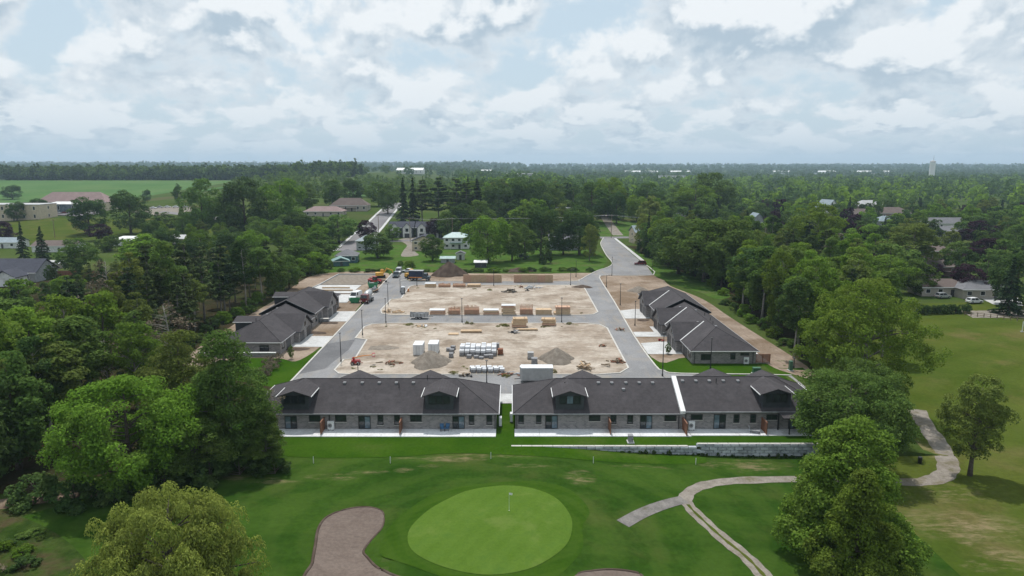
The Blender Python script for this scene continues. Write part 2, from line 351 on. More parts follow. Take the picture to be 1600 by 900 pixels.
def thing(name, label, cat, loc, group=None):
    o = bpy.data.objects.new(name, None); o.empty_display_size = 0.5; COL.objects.link(o); o.location = loc
    return tag(o, label, cat, group)
def copy_tree(o, parent=None):
    c = o.copy(); COL.objects.link(c); c.parent = parent
    for ch in o.children: copy_tree(ch, c)
    return c
def smooth_loop(pts, n=8, closed=True):
    out = []; k = len(pts)
    for i in range(k if closed else k - 1):
        p0, p1, p2, p3 = (pts[(i - 1) % k] if closed or i > 0 else pts[0]), pts[i], pts[(i + 1) % k], (pts[(i + 2) % k] if closed or i + 2 < k else pts[-1])
        for j in range(n):
            t = j / n
            out.append(tuple(0.5 * (2 * b + (c - a) * t + (2 * a - 5 * b + 4 * c - d) * t * t + (3 * b - a - 3 * c + d) * t ** 3) for a, b, c, d in zip(p0, p1, p2, p3)))
    if not closed: out.append(tuple(pts[-1]))
    return out
class Strip(list): pass
def sheet(name, poly, off, mat, label=None, kind='structure', step=0):
    """a ground cover with the outline poly laid off metres above the terrain"""
    bm = bmesh.new()
    if isinstance(poly, Strip):
        vl = [bm.verts.new((x, y, 0)) for x, y in poly.L]; vr = [bm.verts.new((x, y, 0)) for x, y in poly.R]
        for i in range(len(vl) - 1): bm.faces.new((vl[i], vl[i + 1], vr[i + 1], vr[i]))
    else:
        bm.faces.new([bm.verts.new((x, y, 0)) for x, y in poly]).normal_update()
        bmesh.ops.triangulate(bm, faces=bm.faces[:])
    if step:
        xs = [p[0] for p in poly]; ys = [p[1] for p in poly]
        for ax, lo, hi in ((0, min(xs), max(xs)), (1, min(ys), max(ys))):
            c = math.ceil(lo / step) * step
            while c < hi:
                co = (c, 0, 0) if ax == 0 else (0, c, 0); no = (1, 0, 0) if ax == 0 else (0, 1, 0)
                bmesh.ops.bisect_plane(bm, geom=bm.verts[:] + bm.edges[:] + bm.faces[:], plane_co=co, plane_no=no); c += step
    for f in bm.faces: f.normal_update()
    bmesh.ops.triangulate(bm, faces=bm.faces[:])
    for v in bm.verts: v.co.z = zg(v.co.x, v.co.y) + off
    bmesh.ops.recalc_face_normals(bm, faces=bm.faces)
    if sum(f.normal.z for f in bm.faces) < 0: bmesh.ops.reverse_faces(bm, faces=bm.faces)
    me = bpy.data.meshes.new(name); bm.to_mesh(me); bm.free(); me.materials.append(MATS[mat])
    o = bpy.data.objects.new(name, me); COL.objects.link(o); tag(o, label, kind=kind); return o
def ribbon(pts, wdt):
    L, R = [], []
    for i, p in enumerate(pts):
        a = Vector(pts[max(i - 1, 0)]).to_2d(); b = Vector(pts[min(i + 1, len(pts) - 1)]).to_2d(); d = (b - a).normalized(); n = Vector((-d.y, d.x)) * (wdt[i] if isinstance(wdt, list) else wdt) / 2
        L.append((p[0] + n.x, p[1] + n.y)); R.append((p[0] - n.x, p[1] - n.y))
    s_ = Strip(L + R[::-1]); s_.L, s_.R = L, R
    return s_
def kerb(pts, closed=False, wd=0.34, z0=0.02, z1=0.17):
    m = MB(); k = len(pts); seg = pts + [pts[0]] if closed else pts
    Ls, Rs = [], []
    for i, p in enumerate(seg):
        a = Vector(seg[i - 1] if i > 0 else (seg[-2] if closed else seg[0])); b = Vector(seg[i + 1] if i + 1 < len(seg) else (seg[1] if closed else seg[-1]))
        d = (b - a).normalized(); n = Vector((-d.y, d.x)) * wd / 2
        Ls.append((p[0] + n.x, p[1] + n.y)); Rs.append((p[0] - n.x, p[1] - n.y))
    for i in range(len(seg) - 1):
        ra, rb = zg(*seg[i]), zg(*seg[i + 1]); a, b, c, d = Ls[i], Ls[i + 1], Rs[i + 1], Rs[i]
        m.quad((*a, z1 + ra), (*b, z1 + rb), (*c, z1 + rb), (*d, z1 + ra))
        m.quad((*a, z0 + ra), (*b, z0 + rb), (*b, z1 + rb), (*a, z1 + ra)); m.quad((*d, z0 + ra), (*c, z0 + rb), (*c, z1 + rb), (*d, z1 + ra))
    return m
# ------------------------------------------------------------------ ground
def spots_into(matname, spots, colour):
    """bare, dried-out places worn into a turf at given spots (x, y, rx, ry)"""
    t = MATS[matname].node_tree
    p = [n for n in t.nodes if n.type == 'BSDF_PRINCIPLED'][0]
    geo = N(t, 'ShaderNodeNewGeometry'); s = N(t, 'ShaderNodeSeparateXYZ'); t.links.new(geo.outputs[0], s.inputs[0])
    acc = None
    for (x, y, rx, ry) in spots:
        a = math_node(t, 'DIVIDE', math_node(t, 'SUBTRACT', s.outputs[0], x), rx); b = math_node(t, 'DIVIDE', math_node(t, 'SUBTRACT', s.outputs[1], y), ry)
        d = math_node(t, 'SUBTRACT', 1.0, math_node(t, 'ADD', math_node(t, 'MULTIPLY', a, a), math_node(t, 'MULTIPLY', b, b)), clamp=True)
        acc = d if acc is None else math_node(t, 'MAXIMUM', acc, d)
    n = noise(t, 1.1, 8, 0.75, 'World', stretch=(0.4, 1.5, 1)); n2 = noise(t, 0.22, 4, 0.6, 'World')
    f = maprange(t, math_node(t, 'MULTIPLY', math_node(t, 'POWER', acc, 0.6), math_node(t, 'ADD', math_node(t, 'MULTIPLY', math_node(t, 'SUBTRACT', n, 0.5), 3.0), math_node(t, 'ADD', math_node(t, 'MULTIPLY', math_node(t, 'SUBTRACT', n2, 0.5), 2.0), 0.35))), 0.05, 0.9, 0, 0.75)
    old = p.inputs['Base Color'].links[0].from_socket
    t.links.new(mixc(t, f, old, colour), p.inputs['Base Color'])
def sp(px, py, wx, wy):
    x, y = G(px, py); k = mpp(y); return (x, y, wx * k / 2, wy * k / 2 / max(0.1, (40 / math.hypot(40, y))))
spots_into('rough_grass', [sp(525, 745, 110, 12), sp(575, 738, 70, 8), sp(632, 735, 40, 9), sp(668, 729, 40, 8), sp(700, 717, 200, 12), sp(775, 712, 160, 10), sp(820, 728, 90, 8),
                           sp(1165, 728, 170, 26), sp(1000, 730, 120, 8), sp(400, 750, 160, 14), sp(905, 745, 60, 30), sp(300, 790, 90, 16)], (0.21, 0.165, 0.095))
spots_into('olive_grass', [sp(1570, 872, 110, 40), sp(1530, 885, 70, 22), sp(1505, 846, 30, 16), sp(1470, 770, 160, 40), sp(1510, 820, 220, 60), sp(1590, 840, 60, 30), sp(1450, 700, 60, 40)], (0.24, 0.185, 0.11))
def rings_into(matname, cx, cy, period, amt):
    t = MATS[matname].node_tree; p = [n for n in t.nodes if n.type == 'BSDF_PRINCIPLED'][0]
    geo = N(t, 'ShaderNodeNewGeometry'); s = N(t, 'ShaderNodeSeparateXYZ'); t.links.new(geo.outputs[0], s.inputs[0])
    a = math_node(t, 'SUBTRACT', s.outputs[0], cx); b = math_node(t, 'SUBTRACT', s.outputs[1], cy)
    d = math_node(t, 'SQRT', math_node(t, 'ADD', math_node(t, 'MULTIPLY', a, math_node(t, 'MULTIPLY', a, 0.75)), math_node(t, 'MULTIPLY', b, b)))
    n = noise(t, 0.12, 3, 0.5, 'World')
    w_ = math_node(t, 'SINE', math_node(t, 'ADD', math_node(t, 'MULTIPLY', d, 6.283 / period), math_node(t, 'MULTIPLY', n, 9.0)))
    old = p.inputs['Base Color'].links[0].from_socket
    t.links.new(mixc(t, maprange(t, w_, -0.5, 0.5, 0.0, amt), old, mixc(t, 0.5, old, (0.10, 0.15, 0.03))), p.inputs['Base Color'])
rings_into('rough_grass', -2.5, 71, 4.6, 0.22); rings_into('collar_turf', -2.5, 71, 1.9, 0.18); rings_into('olive_grass', 160, 40, 9.0, 0.2)
def tint_each(matname):
    t = MATS[matname].node_tree; p = [n for n in t.nodes if n.type == 'BSDF_PRINCIPLED'][0]; old = p.inputs['Base Color'].links[0].from_socket
    h = N(t, 'ShaderNodeHueSaturation'); t.links.new(old, h.inputs['Color']); t.links.new(maprange(t, N(t, 'ShaderNodeObjectInfo').outputs['Random'], 0, 1, 0.85, 1.2, False), h.inputs['Value']); t.links.new(h.outputs[0], p.inputs['Base Color'])
tint_each('block_stone')
def wear_into(matname, colour, scale, stretch, lo, hi, amt):
    t = MATS[matname].node_tree; p = [n for n in t.nodes if n.type == 'BSDF_PRINCIPLED'][0]
    n = noise(t, scale, 7, 0.65, 'World', stretch=stretch); old = p.inputs['Base Color'].links[0].from_socket
    t.links.new(mixc(t, maprange(t, n, lo, hi, 0, amt), old, colour), p.inputs['Base Color'])
wear_into('asphalt', (0.30, 0.26, 0.21), 0.5, (1.0, 0.12, 1), 0.5, 0.72, 0.55); wear_into('asphalt', (0.10, 0.10, 0.105), 0.35, (0.9, 0.25, 1), 0.55, 0.75, 0.45); wear_into('asphalt', (0.30, 0.26, 0.21), 0.16, None, 0.5, 0.7, 0.4)
wear_into('site_dirt', (0.20, 0.155, 0.115), 0.7, (0.16, 1.4, 1), 0.55, 0.72, 0.6); wear_into('site_dirt', (0.58, 0.53, 0.46), 0.25, (0.5, 1.0, 1), 0.54, 0.72, 0.7); wear_into('site_dirt', (0.22, 0.20, 0.10), 0.4, None, 0.60, 0.72, 0.5)
wear_into('strip_dirt', (0.17, 0.125, 0.09), 0.8, (1.5, 0.08, 1), 0.52, 0.7, 0.6)
wear_into('putting_turf', (0.055, 0.115, 0.02), 0.5, None, 0.5, 0.75, 0.6); wear_into('putting_turf', (0.14, 0.18, 0.05), 0.22, None, 0.52, 0.72, 0.45)
wear_into('gravel_path', (0.10, 0.105, 0.045), 0.8, (1, 1, 1), 0.56, 0.75, 0.7)
wear_into('roof_shingle', (0.095, 0.088, 0.093), 0.5, (1, 1, 1), 0.5, 0.75, 0.4); wear_into('bunker_sand', (0.115, 0.09, 0.075), 1.1, (0.3, 1.5, 1), 0.52, 0.7, 0.4)
xs = [-9000, -6500, -4500, -3000, -2000, -1400, -1000, -800, -700, -600, -500, -450, -420, -350, -280, -230, -190, -150, -120] + list(range(-100, 102, 2)) + [120, 150, 190, 240, 300, 380, 500, 700, 1000, 1500, 2200, 3200, 4500, 6500, 9000]
ys = [-600, -200, 0, 20] + list(range(30, 94, 2)) + [94.3, 94.4, 96, 98, 100] + list(range(104, 160, 4)) + [170, 200, 240, 280, 320, 360] + list(range(380, 600, 20)) + list(range(600, 1150, 25)) + [ 1200, 1300, 1400, 1500, 1600, 1700, 1900, 2200, 2600, 3000, 3500, 4000, 4400, 4800, 5600, 7000, 9000]
gm = MB(); nx = len(xs)
gm.v = [(x, y, zg(x, y) if y != 94.3 else zg(x, 94.3)) for y in ys for x in xs]
gm.f = [(j * nx + i, j * nx + i + 1, (j + 1) * nx + i + 1, (j + 1) * nx + i) for j in range(len(ys) - 1) for i in range(nx - 1)]
tag(gm.build('ground', 'ground_grass', fix=False, smooth=False), kind='structure')

# golf course
sheet('golf_rough', [(-52, 44), (46, 44), (46, 94.25), (-40, 94.25), (-44, 88), (-50, 80), (-58, 72)], 0.03, 'rough_grass', step=2)
sheet('golf_fairway', [(46.01, 44), (140, 44), (160, 110), (185, 205), (98, 196), (84, 165), (66, 118), (60, 94.25), (46.01, 94.25)], 0.03, 'olive_grass', step=2)
GREEN = [G(*p) for p in ((640, 828), (668, 800), (700, 780), (735, 766), (785, 760), (830, 764), (865, 777), (888, 800), (895, 822), (885, 850), (860, 875), (820, 892), (765, 898), (710, 892), (665, 876), (640, 855))]
gc = (sum(p[0] for p in GREEN) / 16, sum(p[1] for p in GREEN) / 16)
def grow(poly, k): return [(gc[0] + (x - gc[0]) * k, gc[1] + (y - gc[1]) * k) for x, y in poly]
sheet('green_surround', smooth_loop([(gc[0] + (x - gc[0]) * (1.24 + 0.09 * math.sin(i * 1.3) + 0.05 * math.sin(i * 2.9 + 1)), gc[1] + (y - gc[1]) * (1.22 + 0.09 * math.sin(i * 1.3))) for i, (x, y) in enumerate(GREEN)], 5), 0.06, 'collar_turf', step=2)
sheet('putting_green', smooth_loop([(gc[0] + (x - gc[0]) * (1 + 0.012 * math.sin(i * 2.3)), gc[1] + (y - gc[1]) * (1 + 0.014 * math.sin(i * 1.7))) for i, (x, y) in enumerate(GREEN)], 5), 0.10, 'putting_turf', step=2)
def bunker(pts, lip_from, lip_to):
    P = smooth_loop([G(*p) for p in pts], 5)
    sheet('bunker', P, 0.085, 'bunker_sand', step=2)
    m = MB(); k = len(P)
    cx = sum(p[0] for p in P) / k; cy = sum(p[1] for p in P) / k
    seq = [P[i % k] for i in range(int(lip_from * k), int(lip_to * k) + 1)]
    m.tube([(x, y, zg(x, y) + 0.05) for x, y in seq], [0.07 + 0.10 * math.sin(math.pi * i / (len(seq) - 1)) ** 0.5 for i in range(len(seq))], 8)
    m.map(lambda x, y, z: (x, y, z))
    tag(m.build('bunker_lip_shade', 'topsoil', smooth=True), kind='structure')  # rim in dark soil colour, painting in the shadow line of the lip
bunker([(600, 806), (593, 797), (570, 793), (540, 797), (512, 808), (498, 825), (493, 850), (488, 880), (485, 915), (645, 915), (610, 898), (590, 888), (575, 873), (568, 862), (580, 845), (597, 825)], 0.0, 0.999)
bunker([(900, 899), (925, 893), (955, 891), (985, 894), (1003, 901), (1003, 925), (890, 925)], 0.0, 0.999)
PATH = smooth_loop([G(*p) for p in ((1215, 925), (1190, 896), (1165, 870), (1130, 842), (1100, 815), (1078, 793), (1071, 779), (1084, 765), (1112, 756), (1160, 751), (1240, 749), (1300, 750), (1370, 752), (1430, 754), (1466, 748), (1481, 735), (1478, 715), (1464, 690), (1446, 665), (1432, 640))], 4, False)
sheet('cart_path', ribbon(PATH, [(1.65 if i < 30 else 1.7 + 1.0 * sst(i, 44, 60)) * (1 + 0.09 * math.sin(i * 2.1) + 0.06 * math.sin(i * 5.3)) for i in range(len(PATH))]), 0.065, 'gravel_path', step=2)
sheet('path_grass_strip', ribbon(PATH[:22], [0.34 + 0.14 * math.sin(i * 1.9) for i in range(22)]), 0.085, 'olive_grass', step=2)
sheet('cart_path', ribbon(smooth_loop([G(*p) for p in ((1069, 781), (1035, 790), (1000, 804), (973, 819))], 4, False), 1.8), 0.075, 'old_asphalt', step=2)
sheet('estate_lawn', smooth_loop([(-33, 94.0), (-20, 94.25), (0, 94.25), (14, 94.25), (26.5, 94.2), (27.5, 92.5), (26, 91.0), (14, 90.2), (2, 90.8), (-8, 91.6), (-16, 90.4), (-26, 90.0), (-32, 91.0)], 4), 0.07, 'lawn', step=2)
# scrub and forest floors
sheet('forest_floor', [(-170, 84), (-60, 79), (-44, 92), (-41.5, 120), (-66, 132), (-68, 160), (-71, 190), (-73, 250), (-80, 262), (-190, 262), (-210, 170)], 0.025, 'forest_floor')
sheet('scrub_ground', smooth_loop([(-95, 62), (-66, 55), (-40, 50), (-38, 58), (-47, 68), (-57, 74), (-66, 78), (-100, 80)], 4), 0.045, 'scrub_turf', step=4)
sheet('bare_bank', smooth_loop([(-80, 73), (-68, 76), (-55, 79.5), (-47, 81.5), (-50, 79), (-62, 74.5), (-78, 69)], 4), 0.07, 'bare_earth', step=4)
sheet('bare_bank', smooth_loop([(-42, 56), (-36, 61), (-34.5, 60), (-38, 54.5), (-47, 50), (-49, 52)], 4), 0.07, 'dry_turf', step=4)
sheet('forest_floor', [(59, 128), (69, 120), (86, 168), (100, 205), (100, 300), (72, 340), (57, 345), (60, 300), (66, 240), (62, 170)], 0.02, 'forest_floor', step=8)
# estate: lawn round the houses, bare dirt, roads
sheet('estate_lawn', [(-46, 94.45), (46, 94.45), (50, 98), (54, 112), (60, 128), (60, 140), (28.6, 140), (28.6, 129.2), (-34, 129.2), (-45, 150), (-55, 150), (-55, 128), (-46, 120)], 0.012, 'lawn', step=4)
sheet('dirt_strip', smooth_loop([(-44, 139), (-49, 140), (-58, 139.5), (-64, 131), (-68, 128), (-69, 140), (-70.5, 170), (-71, 205), (-72, 252), (-46, 255), (-44, 200), (-42.5, 160)], 5), 0.03, 'strip_dirt')
sheet('dirt_strip', smooth_loop([(29.4, 141), (37, 141), (50, 140), (53, 132), (58.5, 126.5), (60, 133), (59, 150), (58, 180), (57.5, 205), (53, 228), (52, 250), (31.5, 250), (29.8, 200)], 5), 0.03, 'strip_dirt')
sheet('weedy_verge', smooth_loop([(52, 251), (55, 232), (59.5, 216), (62, 205), (68, 212), (67, 240), (60, 290), (57, 340), (55.4, 370), (55, 330), (55, 280)], 5), 0.04, 'weedy_grass')
sheet('dirt_strip', smooth_loop([(-36, 239), (-20, 237), (0, 237), (18, 237), (26, 241), (32, 252), (28, 256), (10, 254), (-15, 255), (-36, 256)], 5), 0.034, 'strip_dirt')
sheet('meadow', smooth_loop([(-78, 262), (-60, 257), (-36, 258), (-10, 258), (20, 257), (33, 262), (37, 275), (41, 300), (36, 330), (5, 345), (-40, 350), (-80, 340), (-86, 300)], 5), 0.026, 'weedy_grass')
ROAD = [(-41.2, 117), (-42.4, 170), (-44.2, 240), (-44.6, 256), (-37, 256), (-37.2, 240), (-34, 236.5), (18, 236.5), (23.5, 239), (27, 248), (33, 262), (38, 270), (41.5, 282), (42.3, 305), (43.8, 330), (46, 356), (50.9, 383), (55.6, 383), (55.0, 340), (54.2, 300), (54.1, 276), (51.9, 251), (34, 250.4), (31.8, 247.5), (30.9, 240), (30.0, 200), (28.7, 160), (28.7, 134.5), (29.7, 131), (33, 129), (54, 128.4), (54, 121.5), (20, 121), (20, 117)]
sheet('road', ROAD, 0.045, 'asphalt')
sheet('asphalt_patch', [(-41.2, 129), (-37.2, 132.5), (-35.8, 147), (-36.4, 156), (-41.9, 152)], 0.052, 'fresh_asphalt')
def rblock(x0, y0, x1, y1, r, cut=()):
    P = []
    for cx, cy, a0 in ((x1 - r, y1 - r, 0), (x0 + r, y1 - r, 90), (x0 + r, y0 + r, 180), (x1 - r, y0 + r, 270)):
        for k in range(7):
            a = math.radians(a0 + 15 * k); P.append((cx + r * math.cos(a), cy + r * math.sin(a)))
    return P
B1 = [(23.6, 167), (22.2, 171), (18.5, 172.6), (-31, 172.6), (-35.6, 171.5), (-36.9, 168.5), (-36.6, 157), (-33.6, 155.5), (-32.8, 140), (-35.0, 139), (-35.0, 131.5), (-33.6, 129.2), (-30.5, 128.6), (16.5, 128.6), (21, 129.6), (23.2, 133)]
B2 = [(23.6, 186), (23.8, 224), (22.8, 228), (20, 229.4), (-30, 229.4), (-33, 228.5), (-34, 226), (-33.6, 206), (-36.4, 204), (-36.6, 189), (-35.4, 184), (-32.5, 182), (18, 182), (22, 183)]
B3 = [(31.4, 240), (32.2, 246), (35, 249.6), (51.7, 250.1), (52, 235), (52, 200), (30.4, 200)]
for B in (B1, B2):
    sheet('building_plot', B, 0.10, 'site_dirt')
    tag(kerb(B, True).build('kerb', 'kerb_concrete'), kind='structure')
for line in ([(-41.2, 118), (-42.4, 170), (-44.2, 240), (-44.6, 254)], [(-37.1, 254), (-37.3, 240.5), (-34.5, 236.7), (18, 236.7), (23.3, 239.2), (27, 248.2), (33, 262.2), (37.8, 270.3), (41.3, 282), (42.1, 305), (43.6, 330), (45.8, 356), (50.7, 382)],
             [(54.2, 276), (51.9, 250.8), (34, 250.2), (32, 247.4), (31.1, 240), (30.2, 200), (28.9, 160), (28.9, 134.5), (29.9, 131.2), (33, 129.2), (54, 128.6)]):
    tag(kerb(smooth_loop(line, 3, False)).build('kerb', 'kerb_concrete'), kind='structure')
sheet('sidewalk', [(54.4, 290), (56.0, 290), (57.2, 381), (55.8, 381)], 0.07, 'concrete')
# driveways and paving slabs at the houses
for poly in ([(29.1, 143.2), (36.6, 143.2), (36.6, 153.8), (33.8, 153.8), (29.2, 152.4)], [(29.2, 158.4), (36.6, 158.4), (36.6, 168.8), (34.4, 168.8), (34.4, 163.2), (29.3, 163.2)],
             [(29.8, 178), (36.6, 178), (36.6, 190), (34, 190), (30.0, 188)], [(-42.1, 149.2), (-49.6, 149.2), (-49.6, 161), (-47.4, 161), (-47.4, 159), (-42.3, 159)], [(-42.8, 174.5), (-49.6, 174.5), (-49.6, 187), (-43.1, 187)],
             [(-41.1, 114.0), (-36, 114.0), (-36, 117.5), (-41.1, 117.5)], [(-3.0, 112.2), (1.2, 112.2), (1.2, 117.2), (-3.0, 117.2)]):
    sheet('driveway', poly, 0.085, 'concrete')
sheet('foundation_slab', [(-66, 214), (-50.5, 214), (-50.5, 229), (-64.5, 229)], 0.16, 'concrete')
sheet('foundation_slab', [(-56, 199), (-48.5, 199), (-48.5, 212), (-56, 212)], 0.15, 'concrete')
sheet('gravel_pad', [(-64.5, 230), (-50, 230), (-49, 251), (-63.5, 251)], 0.12, 'gravel')
tag(kerb([(-66.2, 214), (-64.6, 229.5), (-63.8, 251.4), (-49, 251.4)], False, 0.3, 0, 0.5).build('footing_wall', 'concrete'), kind='structure')
for a, b in (((-62, 222.5), (-53, 222.5)), ((-65.6, 218), (-51, 218))):
    tag(kerb([a, b], False, 0.25, 0.1, 0.6).build('footing_wall', 'lumber'), kind='structure')
for pts in (((-46.2, 148.4), (-44.4, 147.6), (-46.0, 146.2), (-49.2, 146.2), (-49.2, 148.4)), ((-45.5, 163), (-44.6, 161.3), (-47, 160.9), (-49, 161.6), (-48.8, 163.6)), ((-45.2, 173.8), (-44.6, 172), (-47.4, 171.6), (-49, 172), (-48.8, 174)), ((34.2, 174.6), (36, 176.6), (33.4, 177.2), (32.6, 175.8))):
    sheet('planting_bed', smooth_loop(list(pts), 5), 0.09, 'topsoil')
# background roads and lots
sheet('street', ribbon([G(*p) for p in ((545, 392), (568, 368), (592, 345), (614, 323), (622, 317))], [11, 11, 9.5, 8.5, 8]), 0.12, 'town_asphalt', step=15)
for s in (-1, 1):
    pts = [G(*p) for p in ((545, 392), (568, 368), (592, 345), (614, 323), (622, 317))]
    rb = ribbon(pts, [13.2, 13.2, 11.7, 10.7, 10.2]); half = rb[:5] if s > 0 else rb[5:][::-1]
    sheet('sidewalk', ribbon(half, 1.7), 0.16, 'concrete', step=15)
sheet('driveway', smooth_loop([G(*p) for p in ((622, 375), (648, 370), (668, 376), (652, 381), (648, 392), (654, 399), (628, 401), (630, 392), (636, 384), (630, 379))], 4), 0.06, 'gravel_path')
sheet('driveway', ribbon([G(*p) for p in ((943, 335), (950, 347), (958, 358), (966, 368))], 6.0), 0.13, 'gravel_path', step=15)
sheet('street', ribbon([G(*p) for p in ((925, 371.5), (985, 371.0))], 9.0), 0.10, 'town_asphalt', step=15)
sheet('street', ribbon([G(*p) for p in ((505, 377.5), (545, 378.5), (620, 377), (700, 372))], 7.0), 0.10, 'town_asphalt', step=15)
sheet('car_park', [G(*p) for p in ((30, 337), (60, 331), (130, 329), (165, 333), (120, 338))], 0.08, 'town_asphalt', step=15)
sheet('car_park', [G(*p) for p in ((200, 332), (235, 324), (300, 323), (300, 330), (250, 337))], 0.08, 'gravel_path', step=15)
sheet('street', ribbon([G(*p) for p in ((250, 331), (285, 335), (330, 340), (352, 344))], 7), 0.12, 'town_asphalt', step=15)
sheet('meadow', [G(*p) for p in ((0, 345), (110, 340), (180, 343), (300, 340), (345, 350), (330, 365), (200, 368), (90, 378), (0, 382))], 0.06, 'olive_grass', step=15)
sheet('crop_field', [(-1100, 1096), (-800, 700), (-500, 700), (-350, 800), (-310, 1096)], 0.5, 'crop', step=25)
sheet('crop_field', [G(*p) for p in ((540, 306), (548, 296), (590, 291), (590, 300), (575, 308))], 0.5, 'crop', step=50)
sheet('car_park', [G(*p) for p in ((1500, 486), (1640, 484), (1640, 497), (1520, 497))], 0.07, 'gravel_path', step=15)
sheet('driveway', [G(*p) for p in ((1590, 465), (1532, 466), (1552, 476), (1600, 478))], 0.07, 'concrete', step=15)
sheet('meadow', smooth_loop([(40, 392), (80, 388), (92, 420), (80, 455), (48, 450)], 4), 0.1, 'weedy_grass', step=15)

# heaps of soil and gravel
def heap(name, mat, px, py, rx, ry, h, label, seed, ridge=0.0, group=None):
    x0, y0 = G(px, py); m = MB(); rng = random.Random(seed); n, k = 40, 12
    ph = [rng.uniform(0, 6.3) for _ in range(6)]
    z0 = 0.09
    for j in range(k + 1):
        r = j / k
        for i in range(n):
            a = 2 * math.pi * i / n
            lump = 1 + 0.10 * math.sin(3 * a + ph[0]) + 0.07 * math.sin(5 * a + ph[1]) + 0.04 * math.sin(9 * a + ph[2])
            x = math.cos(a) * rx * r * lump; y = math.sin(a) * ry * r * lump
            hh = h * max(0, (1 - r ** 1.15)) * (1 - 0.06 * r * math.sin(4 * a + ph[3])) + (0.05 * h * math.sin(x * 2.2 + ph[4]) * math.sin(y * 2.0 + ph[5]) + rng.uniform(-0.02, 0.02) * h) * (1 - r) * (1 if j else 0)
            m.v.append((x0 + x + ridge * (1 - r) * math.sin(a * 1.0), y0 + y, z0 + hh - 0.1 * (j == k)))
    for j in range(k):
        for i in range(n): m.f.append((j * n + i, j * n + (i + 1) % n, (j + 1) * n + (i + 1) % n, (j + 1) * n + i))
    o = m.build(name, mat, origin=(x0, y0, 0.05), smooth=True); tag(o, label, 'heap', group)
heap('gravel_heap', 'gravel', 672, 568, 4.0, 4.6, 2.7, 'broad grey gravel heap in front of the white storage containers', 1)
heap('gravel_heap', 'gravel', 870, 563, 3.6, 4.0, 2.6, 'pointed grey gravel heap behind the long grey site trailer', 2)
heap('soil_heap', 'topsoil', 702, 430, 6.8, 5.0, 5.0, 'tall dark topsoil heap beside the wall panels and dump truck', 3)
heap('soil_heap', 'topsoil', 812, 424, 6.0, 3.0, 1.5, 'low dark soil mound at the meadow edge behind the wall panels', 4)
heap('soil_heap', 'topsoil', 910, 449, 3.4, 2.2, 0.8, 'low brown soil mound at the corner of the far plot', 5)
heap('gravel_heap', 'gravel', 998, 455, 3.4, 3.0, 1.6, 'low grey heap on the bare ground next to the end bungalow', 6)
heap('gravel_heap', 'gravel', 598, 544, 3.6, 2.2, 0.25, 'flat spread patch of dark gravel on the dirt plot', 7)
